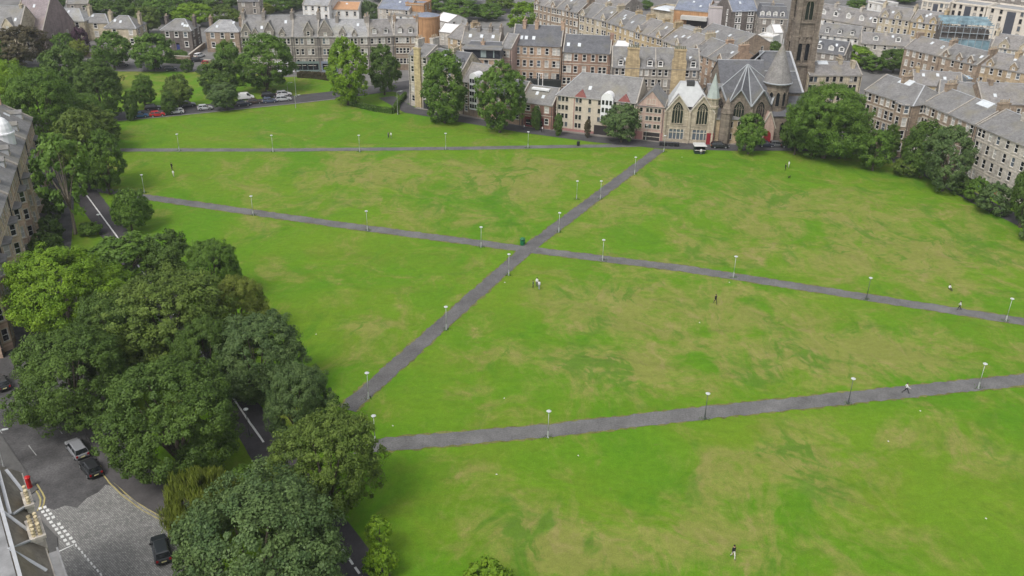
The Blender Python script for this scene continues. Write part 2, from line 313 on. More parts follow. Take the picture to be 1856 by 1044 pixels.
# footpaths across the links
cross = G(955, 452)
strip('path', [G(628, 742), cross, G(1196, 271)], 2.7, .040, mat('dark_path_tar', (.104, .101, .099), .92, .24, .28, .2), 0.7, .2, 8)
strip('path', [G(175, 343), G(262, 357), G(620, 408), cross, G(1240, 487), G(1880, 587), G(2500, 684)], 2.75, .030, asphalt_pale, .7, .2, 9)
strip('path', [G(640, 812), G(700, 806), G(1000, 780), G(1280, 748), G(1560, 719), G(1780, 696), G(1900, 684), G(2500, 625)], 2.85, .030, asphalt_pale, .7, .2, 10)
strip('path', [G(160, 272), G(500, 272), G(830, 269), G(1000, 266), G(1190, 263)], 2.5, .035, asphalt_pale, 1.2, .12, 11)
worn = mat('worn_verge', (.125, .128, .036), .95, .35, .5, .2)
for i, (pts, wd) in enumerate((([G(628, 742), cross, G(1196, 271)], 3.1), ([G(262, 357), G(620, 408), cross, G(1240, 487), G(1880, 587), G(2500, 684)], 3.1), ([G(700, 806), G(1000, 780), G(1280, 748), G(1560, 719), G(1780, 696), G(1900, 684), G(2500, 625)], 3.3))):
    strip('path_verge', pts, wd, .012 + .004 * i, worn, .6, .28, 20 + i)
# tarred walk with the white dividing line
WALK = [G(*p) for p in ((90, 268), (160, 358), (215, 433), (402, 690), (478, 800), (530, 880), (620, 995), (655, 1044), (720, 1130), (860, 1330))]
walk = strip('cycle_path', WALK, 5.0, .05, asphalt_dark, 1.5, .1, 12)
strip('white_line', WALK[:4] + [G(440, 748), G(478, 802)], .26, .058, white_paint, 1.0, .03, 13, parent=walk)
for k in range(22):
    a = G(500, 832).lerp(G(668, 1062), k / 16); b = G(500, 832).lerp(G(668, 1062), (k + .72) / 16)
    strip('white_line', [a, b], .26, .058, white_paint, .5, .03, 50 + k, parent=walk)
# the street below the near tenements
sheet('city_ground', [Vector(p + (0,)) for p in ((-36, 40), (-44, 66), (-50, 78), (-56, 86), (-66, 97.4), (-75, 112), (-83, 138), (-95, 168), (-112, 210), (-240, 210), (-240, 40))], .02, city_m)
V3 = lambda x, y: Vector((x, y, 0))
near_road = sheet('road', [V3(-44, 66), V3(-50, 78), V3(-56, 86), V3(-66.5, 97.4), V3(-84, 109), V3(-110, 124), V3(-110, 131), V3(-78, 118), V3(-83, 138), V3(-95, 168), V3(-110, 206), V3(-104, 206), V3(-88, 168), V3(-75, 136), V3(-66, 115), V3(-56.7, 100.4), V3(-48.6, 89.3), V3(-43.4, 84.9), V3(-38.6, 81.7), V3(-33.2, 74.4), V3(-29, 66)], .045, mat('street_asphalt', (.068, .066, .066), .9, .5, .22, .25))
sett_m = None
def setts_material():
    m = bpy.data.materials.new('granite_setts'); m.use_nodes = True; nt = m.node_tree; L = nt.links.new
    p = nt.nodes['Principled BSDF']; p.inputs['Roughness'].default_value = .8
    g = N(nt, 'ShaderNodeNewGeometry'); mp = N(nt, 'ShaderNodeMapping'); mp.inputs['Rotation'].default_value = (0, 0, .72); L(g.outputs['Position'], mp.inputs[0])
    bk = N(nt, 'ShaderNodeTexBrick'); bk.inputs['Scale'].default_value = 1; bk.inputs['Brick Width'].default_value = .34; bk.inputs['Row Height'].default_value = .2; bk.inputs['Mortar Size'].default_value = .02
    bk.inputs['Color1'].default_value = (.155, .153, .146, 1); bk.inputs['Color2'].default_value = (.27, .265, .25, 1); bk.inputs['Mortar'].default_value = (.085, .085, .08, 1); L(mp.outputs[0], bk.inputs['Vector'])
    n = N(nt, 'ShaderNodeTexNoise'); n.inputs['Scale'].default_value = .45; n.inputs['Detail'].default_value = 7; n.inputs['Roughness'].default_value = .7; L(g.outputs['Position'], n.inputs['Vector'])
    mr = N(nt, 'ShaderNodeMapRange'); mr.inputs[1].default_value = .3; mr.inputs[2].default_value = .7; mr.inputs[3].default_value = .8; mr.inputs[4].default_value = 1.25; L(n.outputs[0], mr.inputs[0])
    mx = N(nt, 'ShaderNodeMix', data_type='RGBA', blend_type='MULTIPLY'); mx.inputs[0].default_value = 1; L(bk.outputs[0], mx.inputs[6]); L(mr.outputs[0], mx.inputs[7]); L(mx.outputs[2], p.inputs['Base Color'])
    b = N(nt, 'ShaderNodeBump'); b.inputs['Strength'].default_value = .5; b.inputs['Distance'].default_value = .03; L(bk.outputs['Fac'], b.inputs['Height']); b.invert = True; L(b.outputs[0], p.inputs['Normal'])
    return m
cob_edge = [G(78, 918), G(98, 925), G(118, 917), G(140, 921), G(158, 903), G(178, 893), G(192, 879), G(206, 882), G(222, 896)]
setts = sheet('cobbled_road', [V3(-44, 66), V3(-50, 78)] + cob_edge + [V3(-43.4, 84.9), V3(-38.6, 81.7), V3(-33.2, 74.4), V3(-29, 66)], .055, setts_material())
blk = MB(); blk.box(-.17, .17, -.11, .11, 0, .012); blk_me = blk.mesh('white_sett', white_paint)
for lane in (0, 1):
    for k in range(11):
        if k == 4 and lane: continue
        a = (G(73, 922) if lane == 0 else G(80, 918)).lerp(G(126, 990) if lane == 0 else G(135, 984), (k + .3 * lane) / 10.5)
        link('white_sett', blk_me, setts, (a.x, a.y, .056), R(-50) + rnd.uniform(-.12, .12), (1.35, 1.5, 1))
for k in range(9):
    a = G(138, 989).lerp(G(183, 1042), k / 8); link('white_sett', blk_me, setts, (a.x, a.y, .056), R(-50) + rnd.uniform(-.1, .1), (1.5, .8, 1))
for a, b in (((89, 1008), (134, 988)),): strip('white_line', [G(*a), G(*b)], .16, .062, white_paint, .4, .03, 90, parent=setts)
for q, nm in (((-.1), 1), ((.22), 2)):
    strip('yellow_line', [p + Vector((q, q, 0)) for p in (G(178, 846), G(200, 874), G(222, 896), G(262, 926), G(300, 945), G(312, 958))], .15, .064, yellow_paint, .6, .03, 91, parent=near_road)
    strip('yellow_line', [p + Vector((q, q, 0)) for p in (G(70, 926), G(75, 915), G(76, 905), G(72, 896), G(62, 880))], .15, .064, yellow_paint, .6, .03, 92, parent=near_road)
for a, b in (((80, 742), (88, 752)), ((94, 762), (101, 771)), ((107, 779), (113, 787)), ((84, 738), (92, 748)), ((52, 808), (66, 826)), ((-5, 776), (4, 786))):
    strip('white_line', [G(*a), G(*b)], .14, .06, mat('worn_road_paint', (.26, .26, .255), .8, .3, 3), .5, .03, 93, parent=near_road)
# pavements with real kerbs
def raised(name, pts, z1, m):
    mb = MB(); mb.hexa([(p[0], p[1], .0) for p in pts], [(p[0], p[1], z1) for p in pts]); o = mb.build(name, m); tag(o, kind='structure'); return o
raised('pavement', [V3(-49.2, 88.9), V3(-43.8, 84.3), V3(-39.0, 81.2), V3(-33.8, 74), V3(-30, 66), V3(-27, 66), V3(-31.5, 76), V3(-37, 84.5), V3(-46, 92.5), V3(-53.5, 102), V3(-61.5, 116), V3(-71, 137), V3(-75, 136), V3(-66, 115), V3(-57.3, 100.2)], .13, mat('dark_pavement', (.075, .07, .07), .9, .2, .5, .1))
raised('pavement', [V3(-57, 84), V3(-56.2, 86.2), V3(-66.7, 97.5), V3(-84, 109), V3(-110, 124), V3(-112, 121), V3(-90, 105), V3(-74, 90), V3(-66, 70), V3(-56, 60), V3(-46, 60), V3(-44.2, 66), V3(-50.2, 78)], .13, mat('grey_pavement', (.085, .083, .08), .9, .2, .5, .1))
# ================================================================== BUILDINGS
white_frame = mat('white_frame', (.72, .71, .68), .6, .06, 1)
dark_frame = mat('dark_frame', (.05, .05, .05), .6, 0)
glass_d = glassmat('window_glass', (.012, .014, .017)); glass_p = mat('blind_behind_glass', (.42, .41, .38), .25, .15, .8, spec=.6); glass_m = glassmat('sky_lit_glass', (.10, .12, .14), .08)
lead = mat('lead_flashing', (.37, .38, .39), .5, .12, .8)
sl_grey = slate('slate', (.168, .164, .160)); sl_dark = slate('dark_slate', (.098, .10, .108)); sl_warm = slate('warm_slate', (.19, .18, .172)); sl_pink = slate('purple_slate', (.205, .17, .175)); sl_pale = slate('pale_slate', (.25, .25, .252)); sl_blue = slate('blue_slate', (.17, .19, .24))
st = dict(render=stone('cream_render', (.52, .455, .36), .04, .10, .12), cream=stone('cream_stone', (.46, .40, .29)), honey=stone('honey_sandstone', (.44, .345, .205)), buff=stone('buff_sandstone', (.40, .31, .20)), grey=stone('grey_sandstone', (.26, .235, .205)), red=stone('red_sandstone', (.305, .20, .145)), rust=stone('rust_sandstone', (.26, .15, .115)),
          peach=stone('peach_sandstone', (.405, .29, .205)), dark=stone('sooty_stone', (.15, .13, .115)), brown=stone('brown_sandstone', (.29, .225, .165)), pink=stone('pinkish_render', (.43, .31, .26), .06), pale=stone('pale_stone', (.46, .425, .37)), white=stone('white_render', (.66, .65, .62), .03, .1, .15), church=stone('church_stone', (.205, .172, .135), .28, .3),
          yellow=stone('yellow_brick', (.46, .38, .215)), tan=stone('orange_cladding', (.42, .24, .12), .04), lilac=stone('pale_lilac_render', (.47, .43, .43), .04, .08, .2))
MATS['margin'] = mat('margin_stone', (.45, .41, .345), .85, .15, .7); facade_tan = stone('warm_tan_stone', (.50, .39, .27)); facade_rose = stone('rosy_tan_stone', (.47, .34, .25)); pot_m = mat('clay_pot', (.37, .30, .215), .8, .25, 2); pot_y = mat('cream_clay_pot', (.52, .44, .28), .9, .18, 2)
WCACHE = {}
def window_mesh(wd, h, style, frame, margin):
    k = (round(wd, 2), round(h, 2), style, frame.name, margin.name)
    if k in WCACHE: return WCACHE[k]
    mb = MB(); a = wd / 2; t = .085 if style != 'far' else .11; y0, y1 = .07, .15
    mb.box(-a, -a + t, y0, y1, 0, h); mb.box(a - t, a, y0, y1, 0, h); mb.box(-a + t, a - t, y0, y1, h - t, h); mb.box(-a + t, a - t, y0, y1, 0, t * 1.3)
    mb.box(-a + t, a - t, y0 - .01, y1, h * .5 - .04, h * .5 + .04)
    if wd > 1.5: mb.box(-.05, .05, y0 - .012, y1, t * 1.3, h - t)
    mb.box(-a - .12, -a, -.04, .03, 0, h + .14, 1); mb.box(a, a + .12, -.04, .03, 0, h + .14, 1); mb.box(-a, a, -.04, .03, h, h + .16, 1); mb.box(-a - .2, a + .2, -.13, .04, -.14, 0, 1)
    pn = MB(); pn.box(-a + t * .5, a - t * .5, .115, .135, .03, h * .5); pn.box(-a + t * .5, a - t * .5, .125, .145, h * .5, h - .03)
    if style == 'far':
        mb.box(-a + t * .5, a - t * .5, .115, .135, .03, h - .03, 2)
        WCACHE[k] = ([mb.mesh('window', [frame, margin, g]) for g in (glass_d, glass_p, glass_m)], None)
    else:
        WCACHE[k] = ([mb.mesh('window', [frame, margin])], [pn.mesh('pane', [g]) for g in (glass_d, glass_p, glass_m)])
    return WCACHE[k]
def put_window(par, p, rz, wd, h, style='near', frame=None, margin=None, pale=.2):
    ms, ps = window_mesh(wd, h, style, frame or white_frame, margin or MATS['margin'])
    g = 1 if rnd.random() < pale else (2 if rnd.random() < .12 else 0)
    if ps is None: return link('window', ms[g], par, p, rz)
    o = link('window', ms[0], par, p, rz); link('pane', ps[g], o); return o
def facade(mb, p0, p1, z0, z1, ops, reveal=.17, m=0):
    """wall p0->p1 (left to right from outside) with real recessed openings (u0, z0, u1, z1)"""
    p0 = Vector((p0[0], p0[1], 0)); p1 = Vector((p1[0], p1[1], 0)); L_ = (p1 - p0).length; d = (p1 - p0) / L_; inn = Vector((-d.y, d.x, 0))
    P3 = lambda u, z, y=0: (p0.x + d.x * u + inn.x * y, p0.y + d.y * u + inn.y * y, z)
    zs = sorted({z0, z1} | {q for o in ops for q in (o[1], o[3]) if z0 < q < z1})
    for a, b in zip(zs, zs[1:]):
        zm = (a + b) / 2; cov = sorted((o[0], o[2]) for o in ops if o[1] < zm < o[3]); u = 0
        for s0, s1 in cov:
            if s0 > u + 1e-4: mb.face([P3(u, a), P3(s0, a), P3(s0, b), P3(u, b)], m)
            u = max(u, s1)
        if u < L_ - 1e-4: mb.face([P3(u, a), P3(L_, a), P3(L_, b), P3(u, b)], m)
    for u0, a, u1, b in ops:
        mb.face([P3(u0, a), P3(u0, a, reveal), P3(u0, b, reveal), P3(u0, b)], m); mb.face([P3(u1, a, reveal), P3(u1, a), P3(u1, b), P3(u1, b, reveal)], m)
        mb.face([P3(u0, b), P3(u0, b, reveal), P3(u1, b, reveal), P3(u1, b)], m); mb.face([P3(u0, a, reveal), P3(u0, a), P3(u1, a), P3(u1, a, reveal)], m)
    return p0, d
def wins_on(par, mb, p0, p1, z0, z1, cols, floors, sh, base, wd, h, style, frame, margin, pale, skip=(), doors=(), door_m=None, sillf=.27):
    """cols: list of (u, n). Returns nothing; cuts the openings and sets the windows in them."""
    pa = Vector((p0[0], p0[1], 0)); d = (Vector((p1[0], p1[1], 0)) - pa).normalized(); rz = math.atan2(d.y, d.x); ops = []; todo = []
    for f in range(floors):
        for ci, (u, n) in enumerate(cols):
            if (f, ci) in skip: continue
            zb = base + f * sh + sh * sillf
            for q in range(n):
                uc = u + (q - (n - 1) / 2) * (wd + .22)
                if f == 0 and ci in doors and q == 0:
                    ops.append((uc - .6, base * .3, uc + .6, base * .3 + 2.7)); todo.append(('d', uc, base * .3)); continue
                if f == 0 and ci in doors: continue
                ops.append((uc - wd / 2, zb, uc + wd / 2, zb + h)); todo.append(('w', uc, zb))
    facade(mb, p0, p1, z0, z1, ops)
    for t, uc, zb in todo:
        p = pa + d * uc; p = (p.x, p.y, zb)
        if t == 'w': put_window(par, p, rz, wd, h, style, frame, margin, pale)
        else:
            db = MB(); db.box(-.6, .6, .1, .16, 0, 2.1); db.box(-.6, .6, .12, .15, 2.1, 2.7, 1); db.box(-.35, -.06, .085, .1, .25, 1.0); db.box(.06, .35, .085, .1, .25, 1.0); db.box(-.35, -.06, .085, .1, 1.15, 1.95); db.box(.06, .35, .085, .1, 1.15, 1.95)
            db.build('door', [door_m or mat('green_door', (.03, .06, .045), .5, 0), glass_d], par, loc=p, rz=rz)
def chimney(par, x, y, w_, d_, z0, z1, pots, m, far, potm=None, along='y'):
    mb = MB(); mb.box(x - w_ / 2, x + w_ / 2, y - d_ / 2, y + d_ / 2, z0, z1 - .25); mb.box(x - w_ / 2 - .1, x + w_ / 2 + .1, y - d_ / 2 - .1, y + d_ / 2 + .1, z1 - .25, z1)
    L_ = d_ if along == 'y' else w_
    if far:
        for k in range(pots):
            o = (k - (pots - 1) / 2) * L_ / max(pots, 1); cx, cy = (x, y + o) if along == 'y' else (x + o, y); mb.lathe(cx, cy, [(.14, z1), (.11, z1 + .75)], 6, 1)
        return mb.build('chimney', [m, potm or pot_m], par)
    c = mb.build('chimney', [m], par)
    key = ('pot', (potm or pot_m).name)
    if key not in WCACHE:
        p = MB(); p.lathe(0, 0, [(.19, 0), (.17, .12), (.14, .18), (.125, .62), (.17, .66), (.16, .80), (.10, .80)], 10); WCACHE[key] = p.mesh('chimney_pot', potm or pot_m, True)
    for k in range(pots):
        o = (k - (pots - 1) / 2) * L_ / max(pots, 1); cx, cy = (x, y + o) if along == 'y' else (x + o, y)
        link('chimney_pot', WCACHE[key], c, (cx, cy, z1), 0, (1, 1, rnd.uniform(.85, 1.2)))
    return c
def block(name, label, A, B, depth, eave, rise, wall, roofm, floors, cols, win=(1.05, 1.75), base=.7, hip=(0, 0), kind='gable', bays=(), chims=(), gablets=(), dorms=(), lights=(), doors=(), door_m=None, far=False, group=None, bayflat=False, baydrop=False,
          frame=None, margin=None, cornice=True, sides=2, skews=(), pale=.3, ridge_m=None, strings=True, skip=(), cat='tenement', backdorm=False, z0=-.3, sillf=.27):
    A = Vector((A[0], A[1], 0)); B = Vector((B[0], B[1], 0)); W_ = (B - A).length; rz = math.atan2(B.y - A.y, B.x - A.x)
    T = thing(name, label, cat, (A.x, A.y, 0), rz, group); D = depth; sty = 'far' if far else 'near'; wd, h = win; sh = (eave - base) / floors
    if isinstance(cols, int): cols = [((k + .5) / cols, 1) for k in range(cols)]
    cols = [c if isinstance(c, tuple) else (c, 1) for c in cols]; cols = [((u * W_ if u <= 1 else u), n) for u, n in cols]
    wb = MB(); bay_x = [(b[0] * W_ if b[0] <= 1 else b[0], b[1], b[2]) for b in bays]
    cols_f = cols if baydrop else [c for c in cols if not any(abs(c[0] - b[0]) < b[1] / 2 + .4 for b in bay_x)]
    wins_on(T, wb, (0, 0), (W_, 0), z0, eave, cols_f, floors, sh, base, wd, h, sty, frame, margin, pale, skip, doors, door_m, sillf)
    sc_ = [((k + .5) / max(sides, 1) * D, 1) for k in range(sides)]
    wins_on(T, wb, (0, D), (0, 0), z0, eave, sc_, floors, sh, base, wd, h, 'far', frame, margin, pale, sillf=sillf); wins_on(T, wb, (W_, 0), (W_, D), z0, eave, sc_, floors, sh, base, wd, h, 'far', frame, margin, pale, sillf=sillf)
    facade(wb, (W_, D), (0, D), z0, eave, [])
    ridge = eave + rise; rd = ridge_m or lead
    rb = MB(); fb = MB(); o = .28; sl = rise / (D / 2); lo = eave - o * sl
    if kind == 'gable':
        hl, hr = hip; xa, xb = hl, W_ - hr; ol = o if hl else .02; orr = o if hr else .02
        if not hl: wb.face([(0, D, eave), (0, 0, eave), (0, D / 2, ridge)])
        if not hr: wb.face([(W_, 0, eave), (W_, D, eave), (W_, D / 2, ridge)])
        e = .03
        rb.slab([(-ol, -o, lo + e), (W_ + orr, -o, lo + e), (xb, D / 2, ridge + e), (xa, D / 2, ridge + e)]); rb.slab([(W_ + orr, D + o, lo + e), (-ol, D + o, lo + e), (xa, D / 2, ridge + e), (xb, D / 2, ridge + e)])
        fb.beam((xa, D / 2, ridge), (xb, D / 2, ridge), .28, .1)
        if hl: rb.slab([(-o, D + o, lo + e), (-o, -o, lo + e), (xa, D / 2, ridge + e)]); fb.beam((-o, -o, lo + .02), (xa, D / 2, ridge + .02), .3, .1); fb.beam((-o, D + o, lo + .02), (xa, D / 2, ridge + .02), .3, .1)
        if hr: rb.slab([(W_ + o, -o, lo + e), (W_ + o, D + o, lo + e), (xb, D / 2, ridge + e)]); fb.beam((W_ + o, -o, lo + .02), (xb, D / 2, ridge + .02), .3, .1); fb.beam((W_ + o, D + o, lo + .02), (xb, D / 2, ridge + .02), .3, .1)
        sk = [x for x, q in ((0.12, hl), (W_ - .12, hr)) if not q] + list(skews)
        if sk:
            for x in sk:
                x = x * W_ if 0 < x < 1 and x != .12 else x; s = MB()
                s.beam((x, -o, lo + .05), (x, D / 2, ridge + .05), .32, .2); s.beam((x, D + o, lo + .05), (x, D / 2, ridge + .05), .32, .2)
                s.build('skew_coping', mat('skew_stone', (.31, .285, .25), .9, .2, 1), T)
    elif kind == 'flat':
        rb.box(.25, W_ - .25, .25, D - .25, eave - .35, eave - .2); wp = MB()
        for q in ((-.08, W_ + .08, -.08, .25), (-.08, W_ + .08, D - .25, D + .08), (-.08, .25, .25, D - .25), (W_ - .25, W_ + .08, .25, D - .25)): wp.box(q[0], q[1], q[2], q[3], eave - .4, eave + .35)
        wp.build('parapet', wall, T)
    elif kind == 'mansard':
        q = min(2.2, D * .2); zt = eave + rise
        rb.hexa([(-.1, -.1, eave), (W_ + .1, -.1, eave), (W_ + .1, D + .1, eave), (-.1, D + .1, eave)], [(q * .35, q, zt), (W_ - q * .35, q, zt), (W_ - q * .35, D - q, zt), (q * .35, D - q, zt)])
        fb.beam((q * .35, q, zt), (W_ - q * .35, q, zt), .3, .12); fb.beam((q * .35, D - q, zt), (W_ - q * .35, D - q, zt), .3, .12)
    wb.build('wall', wall, T); rb.build('roof', roofm, T)
    if fb.v: fb.build('ridge_flashing', rd, T)
    if cornice:
        c = MB(); c.box(-.02, W_ + .02, -.22, 0, eave - .38, eave - .12); 
        if strings and not far:
            for f in range(1, floors): c.box(0, W_, -.07, 0, base + f * sh - .02, base + f * sh + .16)
        c.build('cornice', margin or MATS['margin'], T)
    for bi, (bx, bw, bp) in enumerate(bay_x):
        cut = min(.8, bw * .28); bb = MB(); pts = [(bx - bw / 2, 0), (bx - bw / 2 + cut, -bp), (bx + bw / 2 - cut, -bp), (bx + bw / 2, 0)]; zt = eave - .4 - (sh if baydrop else 0)
        sw = math.hypot(cut, bp)
        for k, (p, q) in enumerate(zip(pts, pts[1:])):
            L_ = math.hypot(q[0] - p[0], q[1] - p[1]); n = 1
            cw = min(wd, L_ - .45) if k != 1 else min(wd, L_ - .5)
            if k == 1 and L_ > 2 * wd + .8: n = 2
            wins_on(T, bb, p, q, z0, zt, [(L_ / 2, n)], floors - 1 if baydrop else floors, sh, base, max(cw, .5), h, sty, frame, margin, pale, sillf=sillf)
        cap = [(p[0], p[1], zt) for p in pts]; big = [(pts[0][0] - .1, 0), (pts[1][0] - .1, -bp - .15), (pts[2][0] + .1, -bp - .15), (pts[3][0] + .1, 0)]
        bb.build('bay', wall, T)
        rf = MB(); rf.hexa([(p[0], p[1], zt) for p in big], [(p[0], p[1], zt + .22) for p in big]); bayflat or rf.hexa([(p[0], p[1], zt + .22) for p in pts], [(bx - bw * .2, .0, zt + .95), (bx - bw * .15, -bp * .25, zt + .95), (bx + bw * .15, -bp * .25, zt + .95), (bx + bw * .2, 0, zt + .95)])
        rf.build('bay_roof', roofm, T)
    for g in gablets:                       # wallhead gables: (x, width, wall height above eave, gable height, windows)
        gx, gw, gh, gg = (g[0] * W_ if g[0] <= 1 else g[0]), g[1], g[2], g[3]; gm = MB(); a = gw / 2; back = min(D / 2, (gh + gg) / max(sl, .1) + .3)
        y = -.05
        cw = min(.95, gw * .34)
        ops = [(a - cw / 2, eave + .15 - gh * .0, a + cw / 2, eave + gh + gg * .25)] if gw > 1.2 else []
        facade(gm, (gx - a, y), (gx + a, y), eave - .35, eave + gh + .001, [(q[0], q[1], q[2], min(q[3], eave + gh)) for q in ops])
        gm.face([(gx - a, y, eave + gh), (gx + a, y, eave + gh), (gx, y, eave + gh + gg)])
        gm.face([(gx - a, back, eave - .3), (gx - a, y, eave - .3), (gx - a, y, eave + gh), (gx - a, back, eave + gh)]); gm.face([(gx + a, y, eave - .3), (gx + a, back, eave - .3), (gx + a, back, eave + gh), (gx + a, y, eave + gh)])
        gm.build('gable', wall, T); gr = MB()
        gr.slab([(gx - a - .1, y - .02, eave + gh - .02), (gx, y - .02, eave + gh + gg + .1), (gx, back, eave + gh + gg + .1), (gx - a - .1, back, eave + gh - .02)]); gr.slab([(gx, y - .02, eave + gh + gg + .1), (gx + a + .1, y - .02, eave + gh - .02), (gx + a + .1, back, eave + gh - .02), (gx, back, eave + gh + gg + .1)])
        gr.build('gable_roof', roofm, T)
        gc = MB(); gc.beam((gx - a - .1, y - .05, eave + gh), (gx, y - .05, eave + gh + gg + .1), .3, .16); gc.beam((gx + a + .1, y - .05, eave + gh), (gx, y - .05, eave + gh + gg + .1), .3, .16); gc.build('skew_coping', margin or MATS['margin'], T)
        if ops:
            q = ops[0]; put_window(T, (gx, y, q[1]), 0, cw, min(q[3], eave + gh) - q[1], sty, frame, margin, pale)
    for dd in dorms:                        # roof dormers: (x, width, height, slope position 0..1)
        dx, dw, dh, tpos = (dd[0] * W_ if dd[0] <= 1 else dd[0]), dd[1], dd[2], dd[3]; y = tpos * D / 2; zb = eave + y * sl
        if kind == 'mansard': y = .35; zb = eave + .4
        a = dw / 2; bk = y + (dh + dw * .3) / max(sl, .3) + .2 if kind != 'mansard' else y + 2; bk = min(bk, D / 2); dm = MB()
        facade(dm, (dx - a, y), (dx + a, y), zb - .1, zb + dh, [(a - dw * .36, zb + .2, a + dw * .36, zb + dh - .12)])
        dm.face([(dx - a, y, zb + dh), (dx + a, y, zb + dh), (dx, y, zb + dh + dw * .32)])
        dm.face([(dx - a, bk, zb - .1), (dx - a, y, zb - .1), (dx - a, y, zb + dh), (dx - a, bk, zb + dh)]); dm.face([(dx + a, y, zb - .1), (dx + a, bk, zb - .1), (dx + a, bk, zb + dh), (dx + a, y, zb + dh)])
        t = zb + dh + dw * .32
        dm.slab([(dx - a - .12, y - .15, zb + dh - .02), (dx, y - .15, t + .06), (dx, bk, t + .06), (dx - a - .12, bk, zb + dh - .02)], .1, 1); dm.slab([(dx, y - .15, t + .06), (dx + a + .12, y - .15, zb + dh - .02), (dx + a + .12, bk, zb + dh - .02), (dx, bk, t + .06)], .1, 1)
        dm.build('dormer', [dd[4] if len(dd) > 4 else white_frame, dd[5] if len(dd) > 5 else roofm], T)
        put_window(T, (dx, y, zb + .2), 0, dw * .72, dh - .32, 'far', frame, margin or white_frame, pale)
    lights = list(lights)
    if not lights and kind == 'gable' and W_ > 9: lights = [(rnd.uniform(.12, .88), rnd.uniform(.35, .75), .8, 1.1) for _ in range(rnd.choice((1, 2, 3)))]
    for lt in lights:                       # skylights (x, slope position, w, h)
        lx, tp = (lt[0] * W_ if lt[0] <= 1 else lt[0]), lt[1]; y = tp * D / 2; lw, lh = (lt[2], lt[3]) if len(lt) > 2 else (.9, 1.3)
        if kind == 'flat': zz = eave - .2; q = MB(); q.hexa([(lx - lw, y - lh, zz), (lx + lw, y - lh, zz), (lx + lw, y + lh, zz), (lx - lw, y + lh, zz)], [(lx - lw * .6, y - lh * .6, zz + .9), (lx + lw * .6, y - lh * .6, zz + .9), (lx + lw * .6, y + lh * .6, zz + .9), (lx - lw * .6, y + lh * .6, zz + .9)])
        else:
            dn = Vector((1, sl)).normalized(); zz = eave + y * sl; q = MB(); dy, dz = dn.x * lh / 2, dn.y * lh / 2
            q.slab([(lx - lw / 2, y - dy, zz - dz + .14), (lx + lw / 2, y - dy, zz - dz + .14), (lx + lw / 2, y + dy, zz + dz + .14), (lx - lw / 2, y + dy, zz + dz + .14)], .12)
        q.build('skylight', mat('skylight_glass', (.55, .58, .60), .15, .1, 1, spec=.6), T)
    for ch in chims:                        # (x, y fraction of depth, w, d, height above ridge, pots, material?)
        cx = ch[0] * W_ if 0 < ch[0] <= 1 else ch[0]
        zr = ridge if kind != 'flat' else eave
        chimney(T, cx, ch[1] * D, ch[2], ch[3], eave - .5, zr + ch[4], ch[5], ch[6] if len(ch) > 6 else wall, far, along='y' if ch[3] >= ch[2] else 'x')
    # rainwater pipes
    if not far:
        for x in (.35, W_ - .35): dp = MB(); dp.box(x - .06, x + .06, -.14, -.02, 0, eave - .4); dp.build('downpipe', mat('cast_iron', (.05, .05, .05), .6, 0), T)
    return T
def E(px, py, z): p = G(px, py, z); return Vector((p.x, p.y, 0))
# ================================================================== THE TOWN, from the left edge round to the right
# --- long oblique tenement on the left edge, in five stairs
d0 = Vector((-.36, .933, 0)).normalized(); p0 = Vector((-75.5, 116.0, 0))
left_lab = ['buff stone tenement at the left edge nearest the street corner, behind the lime tree', 'second buff stone tenement along the left edge, above the lime green tree', 'middle tenement of the left edge row with white roof dormers', 'tenement of the left edge row just below the white domed cupola', 'last tenement of the left edge row, its gable rising against dark trees']
for k in range(5):
    a = p0 + d0 * (k * 16.5); b = p0 + d0 * (k * 16.5 + 16.4); last = k == 4
    T = block('tenement', left_lab[k], a, b, 13.5, 14.2, 4.4, facade_tan if k % 2 else facade_rose, sl_grey, 4, [.06, .5, .62, .94, (.24, 2), (.80, 2)], (1.05, 2.1), bayflat=True, baydrop=True, skip=[(f, c) for f in range(3) for c in (4, 5)], margin=mat('tan_margin', (.52, .44, .33), .85, .15, .7), bays=[(.24, 4.2, 1.2), (.80, 4.2, 1.2)],
              dorms=[(.24, 1.7, 1.4, .18, lead, sl_grey), (.80, 1.7, 1.4, .18, lead, sl_grey)], chims=[(.999 if not last else .985, .5, 1.0, 3.4, 1.3, 6), (.5, .55, 1.0, 2.6, .9, 5)], doors=(1,), group='tenements along the left edge', lights=[(.38, .55), (.66, .55)])
    if k == 3:
        cp = MB(); cx, cy, cz = 15.5, 2.3, 14.4
        cx, cy, cz = 11.5, 2.6, 15.2; cp.lathe(cx, cy, [(q * .78, cz + (z - cz) * .85) for q, z in ((2.3, cz - 1), (2.3, cz + 2.2), (2.6, cz + 2.25), (2.6, cz + 2.6), (2.2, cz + 2.65), (2.1, cz + 3.6), (1.7, cz + 4.7), (1.0, cz + 5.6), (.25, cz + 6.1), (.2, cz + 7.0), (.02, cz + 7.6))], 14)
        cp.build('cupola', mat('white_painted_dome', (.70, .71, .72), .5, .08, 1), T)
